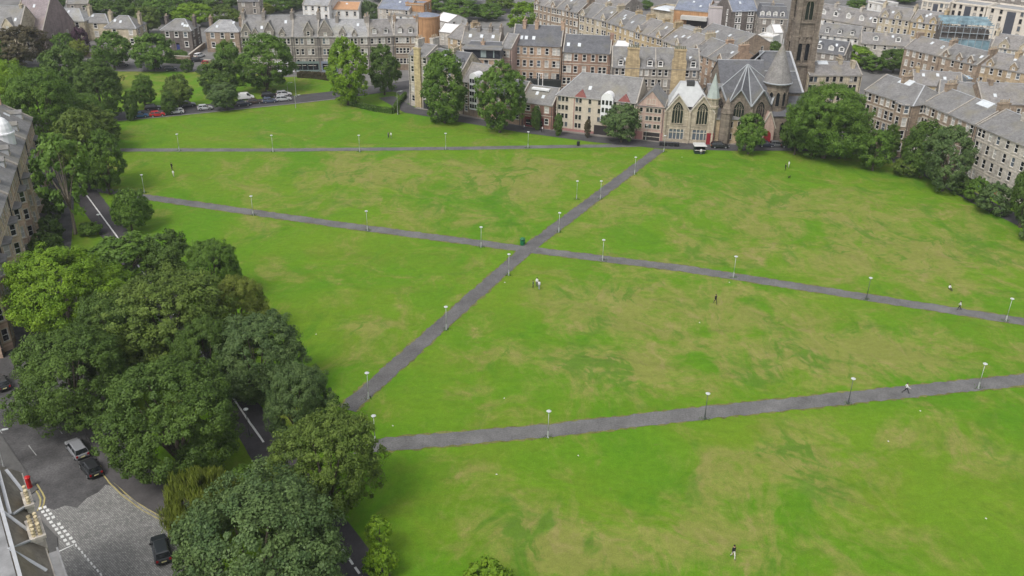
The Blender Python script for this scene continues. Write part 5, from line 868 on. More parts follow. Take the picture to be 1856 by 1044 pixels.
# ================================================================== TREES
def leaf_mesh(name, seed, lobes, hr, puffs, per, leaf, pr=(.10, .17), style='broad', flat=1.0):
    """a crown of radius 1 standing on z=0..2*hr, made of many leaf-sized faces set in clumps on an uneven volume"""
    g = np.random.default_rng(seed)
    lc = []; lr = []
    for k in range(lobes):
        t = g.uniform(0, 2 * math.pi); zz = g.uniform(-1.05, .9); rr = math.sqrt(max(.1, 1 - zz * zz * .8)) * g.uniform(.45, .68); lc.append((rr * math.cos(t), rr * math.sin(t), zz * .62 * hr)); lr.append(g.uniform(.30, .46))
    lc.append((0, 0, 0)); lr.append(.74); lc.append((0, 0, .42 * hr)); lr.append(.56); lc = np.array(lc); lr = np.array(lr)
    if style == 'column': lc[:, :2] *= .62
    P, Nn, T_ = [], [], []
    tries = 0
    while len(P) < puffs and tries < puffs * 30:
        tries += 1; k = g.integers(len(lc)) if g.random() > .2 else len(lc) - 1 - g.integers(2); d = g.normal(size=3); d /= np.linalg.norm(d)
        if d[2] < -.75 and g.random() < .6: continue
        p = lc[k] + d * lr[k] * np.array([1, 1, min(1.25, max(.8, hr))])
        dist = np.linalg.norm((p - lc) / np.array([1, 1, min(1.25, max(.8, hr))]), axis=1) - lr
        dist[k] = 1
        if dist.min() < -.15: continue
        P.append(p); Nn.append(d); T_.append(g.uniform(0, 1))
    P = np.array(P); Nn = np.array(Nn); P = P + Nn * (np.where(g.random(len(P)) < .22, g.uniform(.03, .13, size=len(P)), 0))[:, None]; T_ = np.array(T_); n = len(P) * per
    idx = np.repeat(np.arange(len(P)), per); r_ = (g.uniform(pr[0] * .6, pr[1] * 1.12, size=len(P)))[idx]
    d = g.normal(size=(n, 3)); d += Nn[idx] * .9; d /= np.linalg.norm(d, axis=1)[:, None]
    rad = r_ * (.35 + .85 * g.random(n) ** .8)
    c = P[idx] + d * rad[:, None] * np.array([1, 1, .85])
    if style == 'willow': c[:, 2] -= g.uniform(0, .35, size=n) * (np.hypot(c[:, 0], c[:, 1]) ** 1.5)
    nr = d * .8 + Nn[idx] * .35 + g.normal(size=(n, 3)) * .42 + np.array([0, 0, .25]); nr /= np.linalg.norm(nr, axis=1)[:, None]
    a = np.cross(nr, g.normal(size=(n, 3))); a /= np.linalg.norm(a, axis=1)[:, None]; b = np.cross(nr, a)
    if style == 'willow': a = a * .35 + np.array([0, 0, -1.0]); a /= np.linalg.norm(a, axis=1)[:, None]; b = np.cross(nr, a); b /= np.linalg.norm(b, axis=1)[:, None] + 1e-6
    s = leaf * g.uniform(.55, 1.35, size=n)[:, None]; asp = .62 if style != 'willow' else .22; L_ = 1.0 if style != 'willow' else 1.9
    v = np.stack([c - a * s * L_, c + b * s * asp - nr * s * .18, c + a * s * L_, c - b * s * asp - nr * s * .18], 1).reshape(-1, 3)
    zmin = np.percentile(v[:, 2], .5); v[:, 2] -= zmin; v[:, 2] *= flat
    sc_r = np.percentile(np.hypot(v[:, 0], v[:, 1]), 97); v[:, :2] /= sc_r; v[:, 2] *= 1.0 / sc_r
    top = v[:, 2].max()
    tint = np.clip(np.repeat(T_[idx] * .55 + g.uniform(0, .45, size=n), 4), 0, 1).astype(np.float32)
    me = bpy.data.meshes.new(name); me.vertices.add(len(v)); me.vertices.foreach_set('co', v.astype(np.float32).ravel())
    me.loops.add(n * 4); me.loops.foreach_set('vertex_index', np.arange(n * 4, dtype=np.int32)); me.polygons.add(n); me.polygons.foreach_set('loop_start', (np.arange(n) * 4).astype(np.int32))
    me.attributes.new('tint', 'FLOAT', 'POINT').data.foreach_set('value', tint); me.materials.append(None); me.update(calc_edges=True)
    return me, top, (lc * np.array([1, 1, 1]) / sc_r), zmin / sc_r
bark = mat('bark', (.085, .07, .052), .9, .3, 3); bark_pale = mat('pale_bark', (.20, .17, .13), .9, .25, 3)
def trunk_mesh(seed, lc, zoff, crown_base):
    """unit trunk (crown radius 1): tapered bole from z=-crown_base to the crown, limbs out to its lobes"""
    g = random.Random(seed); mb = MB(); b = crown_base; mb.tube([(0, 0, -b - .05), (.01, 0, -b * .9), (.02, .01, -b * .3), (.0, .02, .1), (.02, 0, .45)], [.11, .075, .06, .052, .035], 8)
    for p in list(lc)[:9]:
        z = p[2] - zoff; mb.tube([(0, .01, -.05 + g.uniform(-.1, .1)), (p[0] * .35, p[1] * .35, z * .35 + .05), (p[0] * .75, p[1] * .75, z * .8), (p[0] * 1.05, p[1] * 1.05, z + .1)], [.042, .03, .018, .007], 5)
    return mb.mesh('trunk', bark, True)
KINDS = {}
def kind(name, n, seed, lobes, hr, puffs, per, leaf, cb, pr=(.10, .17), style='broad', flat=1.0):
    KINDS[name] = []
    for k in range(n):
        me, top, lc, zo = leaf_mesh('crown', seed + k, lobes, hr, puffs, per, leaf, pr, style, flat); KINDS[name].append((me, top, trunk_mesh(seed + k, lc, zo, cb), cb))
kind('big', 5, 11, 24, .85, 760, 122, .0185, .20, (.06, .13)); kind('tall', 3, 31, 20, 1.25, 460, 70, .034, .22, (.08, .15)); kind('column', 3, 51, 16, 1.7, 320, 64, .046, .12, (.12, .2), 'column')
kind('mid', 4, 71, 14, .95, 230, 58, .05, .30, (.12, .2)); kind('sparse', 2, 91, 13, 1.0, 110, 26, .07, .8, (.10, .17)); kind('willow', 1, 101, 16, .8, 300, 60, .055, .4, (.10, .17), 'willow'); kind('bush', 2, 121, 12, .75, 150, 44, .07, .02, (.12, .2))
LM = dict(dark=leafmat('dark_leaf', (.042, .086, .014), (.112, .185, .030)), mid=leafmat('mid_leaf', (.054, .118, .014), (.140, .240, .032)), olive=leafmat('olive_leaf', (.062, .110, .016), (.165, .232, .040)), lime=leafmat('lime_leaf', (.096, .195, .010), (.210, .330, .020)),
          grey=leafmat('grey_green_leaf', (.050, .098, .032), (.140, .208, .062)), yellow=leafmat('yellow_green_leaf', (.100, .142, .018), (.235, .280, .044)), purple=leafmat('purple_leaf', (.046, .022, .040), (.105, .055, .075)), brown=leafmat('bronze_leaf', (.052, .046, .022), (.120, .100, .048)))
tcount = [0]
def plant(x, y, rad, h, kd, col, label, group=None, name='broadleaf_tree', cat='tree', pale=False):
    v = KINDS[kd]; me, top, tm, cb = v[tcount[0] % len(v)]; tcount[0] += 1
    q = random.Random(tcount[0] * 31); T = thing(name, label, cat, (x, y, 0), q.uniform(0, 6.28), group)
    sz = h / (cb + top) ; asp = q.uniform(.94, 1.06)
    c = link('crown', me, T, (0, 0, cb * sz), 0, (rad * asp, rad / asp, sz)); c.material_slots[0].link = 'OBJECT'; c.material_slots[0].material = LM[col]
    if cb > .05:
        t = link('trunk', tm, T, (0, 0, cb * sz), 0, (max(rad * .8, sz * .6), max(rad * .8, sz * .6), sz))
        if pale: t.material_slots[0].link = 'OBJECT'; t.material_slots[0].material = bark_pale
    return T
def tree(bx, by, top, width, kd, col, label, **k):
    """a tree standing at photo point (bx, by), its crown 'width' photo pixels across and its top at row 'top'"""
    g = G(bx, by); h = height_at(g, top); rad = width / 2 / PX(g.x, g.y, h * .6)[2]; return plant(g.x, g.y, rad, h, kd, col, label, **k)
def treec(cx, cy, width, h, kd, col, label, zc=None, **k):
    """a tree whose crown centre shows at (cx, cy); the crown's middle is at zc"""
    zc = zc or h * .58; g = G(cx, cy, zc); rad = width / 2 / PX(g.x, g.y, zc)[2]; return plant(g.x, g.y, rad, h, kd, col, label, **k)
ng = 'big trees in the lower left corner'
treec(458, 992, 338, 15.5, 'big', 'grey', 'broad grey green dome shaped tree cut by the bottom edge, nearest the viewer', group=ng)
treec(588, 832, 205, 14, 'big', 'olive', 'olive green tree between the white lined walk and the lowest path end', group=ng)
treec(540, 722, 125, 12.5, 'big', 'grey', 'smaller grey green tree just above the olive tree at the walk edge', group=ng)
treec(308, 742, 250, 15.5, 'big', 'dark', 'very dark wide tree right of the two parked cars', group=ng)
treec(122, 672, 208, 14.5, 'big', 'dark', 'dark wide tree overhanging the street beside the left edge', group=ng)
treec(112, 520, 205, 15.5, 'big', 'lime', 'bright lime green tree against the left edge tenements', group=ng)
treec(292, 570, 235, 15.5, 'big', 'olive', 'olive green tree in the middle of the lower left clump', group=ng)
treec(200, 600, 150, 14, 'big', 'dark', 'dark green tree between the lime green tree and the olive one', group=ng)
treec(305, 456, 80, 10, 'mid', 'dark', 'small dark round tree at the top of the lower left clump', group=ng)
treec(382, 480, 108, 11.5, 'big', 'mid', 'mid green tree at the top right of the lower left clump', group=ng)
treec(430, 548, 112, 11, 'big', 'yellow', 'yellowish green tree on the right rim of the lower left clump', group=ng)
treec(462, 640, 170, 13, 'big', 'grey', 'grey green tree bulging over the lawn on the clump right rim', group=ng)
treec(372, 640, 120, 13, 'big', 'dark', 'dark tree above the first bare stretch of white lined walk', group=ng)
treec(225, 460, 130, 9, 'mid', 'mid', 'low mid green tree behind the lime green tree by the walk', group=ng)
treec(365, 905, 140, 9.5, 'willow', 'yellow', 'feathery yellow green willow like tree behind the grey green dome', group=ng, name='willow_tree')
tree(450, 890, 842, 60, 'bush', 'mid', 'green shrub at the walk edge below the dark tree', name='shrub', cat='shrub'); tree(690, 1008, 936, 54, 'sparse', 'lime', 'thin young tree alone on the lawn near the bottom edge'); tree(690, 1046, 985, 60, 'bush', 'lime', 'pale shrub at the bottom edge by the walk', name='shrub', cat='shrub'); tree(880, 1092, 1026, 120, 'bush', 'lime', 'low bush cut by the bottom edge of the lawn', name='shrub', cat='shrub')
tree(240, 420, 338, 74, 'mid', 'mid', 'rounded green tree where the second path meets the white lined walk')
tree(137, 424, 236, 108, 'sparse', 'mid', 'tall loose tree with a pale bare trunk left of the walk', pale=True); tree(200, 352, 232, 75, 'tall', 'mid', 'tree at the far left end of the second path'); tree(158, 345, 195, 92, 'tall', 'olive', 'tall tree beyond the pale trunked one, near left tenement gable')
tree(180, 275, 188, 80, 'tall', 'olive', 'tree beside the left tenement gable, next to the lawn edge'); tree(92, 290, 116, 150, 'big', 'mid', 'large dense green dome at the left side above the tenement roofs'); tree(14, 262, 104, 130, 'big', 'lime', 'lime tinted tree cut by the left edge above the tenement roofs'); tree(158, 260, 170, 96, 'big', 'mid', 'mid green tree in front of the large dense dome on the left')
tree(125, 175, 78, 90, 'mid', 'dark', 'dark tree above the large dense dome, beside the upper street'); tree(192, 218, 105, 78, 'tall', 'dark', 'dark tall tree at the left end of the parked car street'); tree(175, 165, 110, 70, 'mid', 'dark', 'dark tree behind the one at the left end of the parked car street')
tree(40, 122, 46, 100, 'mid', 'brown', 'bronze leaved tree in front of the pale hall at top left'); tree(-5, 125, 60, 60, 'mid', 'mid', 'green tree cut by the left edge beside the bronze leaved tree')
for i, (x, y, w_, hh, lab) in enumerate(((95, 440, 46, 8, 'dark ivy covered shrub at the foot of the left tenement, upper one'), (85, 472, 60, 8, 'dark shrub at the foot of the left tenement, just above the lime tree'), (102, 395, 40, 9, 'narrow dark shrub below the left tenement bays'))): g = G(x, y); plant(g.x, g.y, w_ / 2 / PX(g.x, g.y, 3)[2], hh * .7, 'bush', 'dark', lab, name='shrub', cat='shrub')
tree(165, 425, 402, 44, 'bush', 'mid', 'low shrub left of the white lined walk under the pale trunk', name='shrub', cat='shrub')
# by the street with parked cars and the small green
tree(241, 218, 162, 24, 'column', 'dark', 'small dark columnar tree at the left end of parked cars'); tree(264, 194, 133, 46, 'mid', 'mid', 'young tree standing alone on the small green'); tree(326, 196, 134, 50, 'mid', 'olive', 'young leafy tree by the street above the white car'); tree(309, 208, 163, 28, 'column', 'dark', 'small dark columnar tree between the red and the white car')
tree(409, 200, 148, 56, 'mid', 'grey', 'grey green round tree beside the parked silver car'); tree(402, 178, 106, 66, 'mid', 'dark', 'dark tree behind the grey green one on the small green'); tree(485, 168, 58, 108, 'tall', 'mid', 'large deep green tree in front of the gothic terrace, left of the lime tree'); tree(420, 150, 68, 54, 'mid', 'mid', 'green tree at the left shoulder of the large deep green tree')
tree(631, 190, 64, 82, 'tall', 'lime', 'bright lime tall tree at the north corner of the lawn'); tree(697, 172, 77, 58, 'mid', 'dark', 'dark round tree right of the bright lime tree')
tree(806, 223, 87, 76, 'column', 'mid', 'columnar deep green tree in front of the white dormer tenement'); tree(906, 240, 108, 86, 'tall', 'mid', 'tall loose green tree in front of the red sandstone shop'); tree(1126, 258, 186, 74, 'mid', 'grey', 'small round tree in front of the cream and pink flats')
tree(1011, 246, 205, 17, 'column', 'dark', 'thin columnar sapling at the left end of the cream flats'); tree(1064, 250, 216, 13, 'column', 'brown', 'thin bronze sapling in front of the cream flats entrance'); tree(971, 236, 190, 19, 'column', 'dark', 'thin dark columnar tree in front of the red sandstone shop'); tree(722, 207, 182, 6, 'column', 'dark', 'tiny sapling beside the lamp at the road bend')
tree(1356, 279, 203, 56, 'mid', 'mid', 'dense round green tree in front of the church apse'); tree(1492, 286, 148, 158, 'big', 'mid', 'biggest tree, broad and dense, right of the church'); tree(1520, 287, 188, 92, 'tall', 'mid', 'green tree under the right half of the biggest tree'); tree(1470, 285, 182, 90, 'tall', 'mid', 'green tree under the left half of the biggest tree'); tree(1440, 280, 190, 60, 'mid', 'dark', 'dark tree tucked against the left flank of the biggest tree')
tree(1581, 309, 232, 66, 'mid', 'mid', 'mid green tree by the pale blue shed'); tree(1668, 322, 212, 84, 'mid', 'dark', 'dark tree in front of the hidden grey brown tenement'); tree(1708, 346, 225, 92, 'tall', 'grey', 'grey green taller tree beside the dark one before the right tenements'); tree(1610, 290, 222, 30, 'mid', 'dark', 'small dark tree between the blue shed and corner bay window')
tree(1800, 388, 330, 66, 'bush', 'grey', 'low grey green tree below the red front door'); tree(1848, 412, 296, 60, 'mid', 'dark', 'dark tree at the right edge below the pale tenement'); tree(1768, 368, 320, 46, 'bush', 'mid', 'bushy shrub beside the parked blue car on the right', name='shrub', cat='shrub'); tree(1640, 318, 286, 50, 'bush', 'olive', 'low scrub under the dark right-hand trees', name='shrub', cat='shrub'); tree(1740, 352, 318, 44, 'bush', 'dark', 'dark scrub under the grey green taller tree', name='shrub', cat='shrub'); tree(1880, 440, 360, 70, 'bush', 'grey', 'grey green bush at the right edge of the lawn', name='shrub', cat='shrub')
# upper left, among the villas
bgk = 'trees among the villas and the far town'
for a in ((208, 124, 55, 66, 'mid', 'mid', 'green tree covering the left half of the square cream villa'), (283, 128, 58, 78, 'mid', 'mid', 'broad green tree between square cream villa and dark stone villa'), (148, 88, 47, 38, 'bush', 'purple', 'purple leaved tree in front of the widest cream villa'), (146, 104, 70, 34, 'bush', 'yellow', 'yellow green shrub below the purple leaved tree'), (118, 92, 58, 44, 'bush', 'mid', 'green garden shrub left of the purple leaved tree'), (188, 112, 84, 34, 'bush', 'brown', 'brownish shrub between purple tree and square cream villa'),
          (340, 130, 106, 26, 'bush', 'dark', 'small dark clipped bush beside the upper street cars'), (325, 106, 90, 34, 'bush', 'mid', 'garden bush at the dark stone villa door'), (372, 134, 116, 30, 'bush', 'grey', 'grey green bush right of the red car by the villas'), (270, 62, 10, 48, 'mid', 'olive', 'tall olive tree between square cream villa and dark villa roofs'),
          (205, 40, -8, 80, 'mid', 'dark', 'dark tree at the top edge above the square cream villa'), (95, 20, -12, 60, 'mid', 'dark', 'dark tree at the top edge above the widest villa'), (160, 24, -10, 60, 'mid', 'dark', 'dark tree at the top edge above the purple leaved tree'), (250, 38, -12, 70, 'mid', 'dark', 'very dark tree at the top edge beside the olive one'), (300, 40, -14, 80, 'mid', 'mid', 'green tree at the top edge above the dark stone villa'), (352, 46, 2, 70, 'mid', 'lime', 'light green tree at the top edge behind the villas'), (408, 50, 8, 54, 'mid', 'olive', 'olive tree behind the brown stone villa roof'), (330, 20, -25, 70, 'mid', 'dark', 'dark tree in the back row above the light green one'), (400, 18, -22, 90, 'mid', 'dark', 'dark tree in the back row left of gothic chimneys'), (500, 22, -10, 60, 'mid', 'mid', 'green tree behind the gothic chimneys, left one'), (480, 30, 4, 40, 'mid', 'yellow', 'yellowish tree showing above gothic chimneys'), (535, 18, -8, 40, 'mid', 'dark', 'dark tree behind the gothic chimneys, right one'),
          (596, 36, 18, 40, 'bush', 'dark', 'dark hedge on the white flats below the orange roof'), (665, 46, -2, 42, 'mid', 'grey', 'grey green tree between two groups of white flats'), (790, 22, -12, 60, 'mid', 'mid', 'green tree at the top edge right of the orange drum'), (836, 38, -2, 70, 'mid', 'mid', 'mid green tree above the slate roofs with many pots'), (885, 36, 6, 60, 'mid', 'mid', 'dense green tree left of the brightest background tree'), (905, 22, -14, 60, 'mid', 'olive', 'olive tree at the top edge behind the dense green tree'), (953, 60, 2, 74, 'mid', 'lime', 'brightest green round tree in front of brown stepped terrace'), (1036, 66, 22, 34, 'mid', 'mid', 'small round green tree before the cream stepped terrace'), (830, 8, -30, 80, 'mid', 'dark', 'dark tree beyond the slate roofs on the top edge'), (700, 4, -24, 60, 'mid', 'dark', 'dark tree beyond the pale grey flats on the top edge'),
          (1170, 18, 0, 26, 'mid', 'mid', 'small tree left of the tan hall with pyramid rooflight'), (1224, 44, 24, 34, 'bush', 'lime', 'bright shrub below the theatre canopy'), (1336, 62, 38, 22, 'bush', 'yellow', 'yellowish shrub in front of the dark brick block'), (1364, 66, 42, 38, 'bush', 'dark', 'dark shrub in front of the dark brick block'), (1400, 100, 74, 44, 'bush', 'dark', 'dark greenery in the yard left of the church tower'), (1382, 92, 70, 24, 'bush', 'mid', 'green shrub beside the white walkway end'),
          (1548, 116, 82, 80, 'bush', 'lime', 'spreading bright tree between the church tower and brown row'), (1618, 132, 86, 62, 'mid', 'dark', 'dark tree at the left of the brown middle row'), (1580, 130, 100, 50, 'mid', 'mid', 'mid green tree under the spreading bright one'), (1655, 140, 108, 36, 'mid', 'dark', 'small dark tree below the brown middle row'), (1676, 152, 122, 24, 'bush', 'mid', 'green shrub among the outbuilding roofs'), (1845, 206, 168, 46, 'mid', 'mid', 'green tree at the right edge above the tenement roofs'), (1470, 8, -16, 36, 'mid', 'dark', 'dark tree at the top edge just right of the tower'), (1552, 18, -6, 36, 'mid', 'mid', 'green tree at the top edge above the dormered terrace'), (1640, 6, -16, 50, 'mid', 'mid', 'green tree at the top edge above the yellow tenement')):
    bush = a[4] == 'bush'
    tree(*a[:7], group=bgk, **(dict(name='shrub', cat='shrub') if bush and 'tree' not in a[6] else {}))
# clipped hedge round the triangular green, and one along the upper street
def hedge(lab, pts, h, wd, col='dark', seed=5):
    g = np.random.default_rng(seed); P = [Vector((p[0], p[1], 0)) for p in pts]; C_ = []
    for a, b in zip(P, P[1:]):
        n = int((b - a).length * 75); t = g.random(n); s = (b - a).normalized(); q = Vector((-s.y, s.x, 0))
        for k in range(n):
            u = g.uniform(-1, 1); z = h * (1 - .25 * u * u) * (g.uniform(.9, 1.06) if g.random() < .5 else g.random()); C_.append(a.lerp(b, t[k]) + q * (u * wd / 2 * (1.0 if z > h * .6 else 1.0)) + Vector((0, 0, z)))
    c = np.array([tuple(v) for v in C_]); n = len(c); nr = g.normal(size=(n, 3)) + [0, -.3, .8]; nr /= np.linalg.norm(nr, axis=1)[:, None]; a_ = np.cross(nr, g.normal(size=(n, 3))); a_ /= np.linalg.norm(a_, axis=1)[:, None]; b_ = np.cross(nr, a_); s = .22
    v = np.stack([c - a_ * s, c + b_ * s * .7, c + a_ * s, c - b_ * s * .7], 1).reshape(-1, 3); me = bpy.data.meshes.new('hedge'); me.from_pydata(v.tolist(), [], np.arange(n * 4).reshape(-1, 4).tolist()); me.attributes.new('tint', 'FLOAT', 'POINT').data.foreach_set('value', np.repeat(g.random(n), 4).astype(np.float32)); me.materials.append(LM[col]); me.update()
    o = bpy.data.objects.new('hedge', me); C.objects.link(o); tag(o, lab, 'hedge')
    core = MB(); 
    for a, b in zip(P, P[1:]): core.beam(a, b, wd * .7, h * .8)
    core.build('hedge_core', LM[col], o)
hedge('dark clipped hedge along the triangular green below the dark round tree', [G(640, 192), G(680, 202), G(712, 206), G(722, 190), G(735, 176)], 1.6, 1.2)
hedge('hedge in front of the gothic terrace shopfronts', [G(540, 140), G(575, 142), G(600, 146)], 2.0, 2.2, 'brown', 6)
hedge('hedge round the villa garden by the upper street', [G(250, 112), G(345, 116)], 1.4, 1.2, 'mid', 7)
# ================================================================== LAMPS, BINS, CARS, PEOPLE
silver = mat('galvanised_steel', (.40, .42, .41), .5, .1, 2, metal=.2); darkpole = mat('dark_painted_steel', (.07, .075, .08), .5, .1, 2)
def lamp_parts(m):
    b = MB(); b.lathe(0, 0, [(.16, 0), (.16, .06), (.105, .07), (.10, .95), (.065, 1.05)], 10); p = MB(); p.lathe(0, 0, [(.05, 1.0), (.036, 3.85), (.05, 3.86), (.05, 3.95)], 10)
    h = MB(); h.lathe(0, 0, [(.09, 3.95), (.17, 4.0), (.19, 4.14)], 12); c = MB(); c.lathe(0, 0, [(.31, 4.14), (.33, 4.18), (.24, 4.25), (.06, 4.30)], 16); return b.mesh('base', m), p.mesh('pole', m, True), h.mesh('lantern', mat('lamp_glass', (.40, .42, .41), .2, .05, 2)), c.mesh('lamp_cap', mat('pale_lamp_cap', (.44, .46, .45), .5, .05, 2))
slimpole = mat('dull_grey_steel', (.30, .31, .30), .6, .1, 2)
LP = {'slim': lamp_parts(slimpole), 'silver': lamp_parts(silver), 'dark': lamp_parts(darkpole)}
def lamp(px, py, label, kd='silver', s=1.0, tilt=0):
    g = G(px, py); T = thing('street_lamp', label, 'lamp', tuple(g), 0, 'lamp posts along the park paths'); b, p, h, c = LP[kd]; link('base', b, T); link('pole', p, T); l = link('lantern', h, T); link('lamp_cap', c, l); T.scale = (s, s, s); T.rotation_euler = (0, tilt, 0)
for a in ((668, 722, 'silver lamp post lowest on the diagonal path, by the clump of trees'), (809, 598, 'silver lamp post half way up the lower diagonal path'), (922, 499, 'silver lamp post on the diagonal just below the crossing'), (1013, 421, 'silver lamp post on the diagonal just above the crossing'), (1088, 361, 'silver lamp post on the upper diagonal, second above the crossing'), (1150, 316, 'silver lamp post on the upper diagonal, third above the crossing'), (1203, 275, 'lamp post at the top end of the diagonal path by the street'),
          (262, 350, 'silver lamp post at the left end of the second path'), (459, 390, 'silver lamp post on the second path, second from its left end'), (666, 418, 'silver lamp post on the second path, third from its left end'), (872, 448, 'silver lamp post on the second path just left of the green bin'), (1092, 472, 'silver lamp post on the second path just right of the crossing'), (1329, 503, 'silver lamp post on the second path above the walker in black'), (1570, 543, 'dark lamp post on the second path toward the right', 'dark'), (1823, 582, 'silver lamp post on the second path at the right edge'),
          (680, 802, 'silver lamp post at the left end of the lowest path, by the olive tree'), (993, 793, 'silver lamp post on the lowest path, first clear of the trees'), (1277, 760, 'dark lamp post on the lowest path near its middle', 'dark'), (1537, 732, 'dark lamp post on the lowest path left of the person in white', 'dark'), (1773, 704, 'silver lamp post on the lowest path at the right'),
          (325, 273, 'silver lamp post on the far path, leftmost'), (495, 275, 'silver lamp post on the far path, second from the left'), (652, 275, 'silver lamp post on the far path, third from the left'), (808, 271, 'silver lamp post on the far path, fourth from the left'), (957, 268, 'silver lamp post on the far path below the saplings'), (1045, 361, 'slim lamp post standing on the grass beside the upper diagonal', 'slim'), (185, 425, 'slim lamp post beside the white lined walk under trees', 'dark'), (452, 790, 'slim lamp post beside the white lined walk near the olive tree', 'dark'), (190, 800, 'lamp post on the verge above the two parked cars'), (1170, 255, 'lamp post on the pavement before the pink gable')): lamp(*a)
LAMPS = [o.location.copy() for o in C.objects if o.get('category') == 'lamp']
_g = np.random.default_rng(3); _v = []
for p in LAMPS:
    for k in range(60):
        t, r_ = _g.uniform(0, 6.28), abs(_g.normal(0, .38)) + .1; x, y = p.x + r_ * 1.3 * math.cos(t), p.y + r_ * math.sin(t); hh = _g.uniform(.08, .26); a, l = _g.uniform(0, 6.28), _g.uniform(-.12, .12); dx, dy = .045 * math.cos(a), .045 * math.sin(a)
        _v += [(x - dx, y - dy, 0), (x + dx, y + dy, 0), (x + dx * .3 + l, y + dy * .3 + l, hh), (x - dx * .3 + l, y - dy * .3 + l, hh)]
_me = bpy.data.meshes.new('unmown_grass'); _me.from_pydata(_v, [], [tuple(range(i, i + 4)) for i in range(0, len(_v), 4)]); _me.materials.append(mat('long_grass', (.050, .115, .010), .9, .3, 2)); _o = bpy.data.objects.new('unmown_grass', _me); C.objects.link(_o); tag(_o, kind='stuff')
def tall_lamp(px, py, h, lab):
    T = thing('street_lamp', lab, 'lamp', tuple(G(px, py)), R(20), 'tall street lamps along the roads'); b = MB(); b.lathe(0, 0, [(.11, 0), (.09, 1.2), (.055, 1.3), (.04, h - .3)], 8); b.build('pole', slimpole, T); a = MB(); a.tube([(0, 0, h - .35), (0, 0, h - .05), (.35, 0, h + .1), (1.1, 0, h + .15)], .035, 6); a.build('arm', silver, T); l = MB(); l.hexa([(.9, -.14, h + .06), (1.6, -.1, h + .1), (1.6, .1, h + .1), (.9, .14, h + .06)], [(.9, -.12, h + .2), (1.6, -.08, h + .2), (1.6, .08, h + .2), (.9, .12, h + .2)]); l.build('lantern', mat('pale_lamp_cap', (.44, .46, .45), .5, .05, 2), T)
tall_lamp(537, 176, 7.5, 'tall road lamp right of the parked silver estate cars'); tall_lamp(522, 170, 3.2, 'short road post between the parked cars and tall lamp'); tall_lamp(721, 208, 6.5, 'tall road lamp at the bend by the corner tenement'); tall_lamp(536, 196, 3.6, 'short lamp at the lawn edge below the tall road lamp'); tall_lamp(8, 850, 5.5, 'street lamp at the bottom left pavement')
# --- bin, pillar box, kiosk
T = thing('litter_bin', 'round green litter bin at the path crossing', 'bin', tuple(G(947, 444))); b = MB(); b.lathe(0, 0, [(.42, 0), (.42, .05), (.46, .08), (.48, 1.0), (.50, 1.02)], 16); b.build('body', mat('green_bin_plastic', (.012, .12, .045), .4, .1, 2), T); b = MB(); b.lathe(0, 0, [(.52, 1.22), (.52, 1.3), (.36, 1.48), (.05, 1.56)], 16); 
for q in range(4): t = R(45 + 90 * q); b.box(.42 * math.cos(t) - .06, .42 * math.cos(t) + .06, .42 * math.sin(t) - .06, .42 * math.sin(t) + .06, 1.02, 1.24)
b.build('hood', mat('green_bin_plastic', (.012, .12, .045), .4, .1, 2), T); b = MB(); b.lathe(0, 0, [(.40, 1.0), (.40, 1.04)], 16); b.build('opening', dark_frame, T)
def bin_small(px, py, lab): 
    T = thing('litter_bin', lab, 'bin', tuple(G(px, py))); b = MB(); b.lathe(0, 0, [(.36, 0), (.40, .9), (.42, .92), (.42, 1.0)], 12); b.build('body', mat('black_bin', (.02, .022, .022), .5, 0), T); b = MB(); b.lathe(0, 0, [(.42, 1.0), (.30, 1.16), (.05, 1.2)], 12); b.build('lid', mat('black_bin', (.02, .022, .022), .5, 0), T)
bin_small(1048, 264, 'small black litter bin at the right end of the far path')
T = thing('pillar_box', 'red pillar box on the pavement beside the yellow chimney pots', 'post box', tuple(G(54, 884))); redm = mat('post_box_red', (.42, .012, .012), .35, .08, 2); b = MB(); b.lathe(0, 0, [(.34, 0), (.34, .18), (.29, .2), (.29, 1.42), (.33, 1.44), (.33, 1.5)], 18); b.build('body', redm, T); b = MB(); b.lathe(0, 0, [(.36, 1.5), (.36, 1.56), (.26, 1.66), (.05, 1.72)], 18); b.build('cap', redm, T); b = MB(); b.box(-.13, .13, -.31, -.27, 1.24, 1.29); b.build('slot', dark_frame, T); b = MB(); b.box(-.17, .17, -.305, -.25, .3, 1.1); b.build('door', redm, T)
T = thing('kiosk', 'small dark green kiosk with pale roof by the top of the diagonal path', 'kiosk', tuple(G(1259, 279))); gk = mat('dark_green_hut', (.015, .03, .024), .6, .2, 1); b = MB(); b.box(0, 2.5, 0, 2.0, 0, .95); b.box(0, .12, 0, 2.0, .95, 2.1); b.box(2.38, 2.5, 0, 2.0, .95, 2.1); b.box(.12, 2.38, 1.88, 2.0, .95, 2.1); b.build('body', gk, T); b = MB(); b.box(-.1, 2.6, -.35, .1, .95, 1.02); b.build('counter', mat('pale_counter', (.4, .38, .34), .6, .1, 1), T); b = MB(); b.hexa([(-.35, -.5, 2.1), (2.85, -.5, 2.1), (2.85, 2.3, 2.1), (-.35, 2.3, 2.1)], [(-.1, -.2, 2.35), (2.6, -.2, 2.35), (2.6, 2.1, 2.35), (-.1, 2.1, 2.35)]); b.build('roof', mat('pale_canvas', (.44, .44, .42), .8, .08, 1), T)
wb_ = []
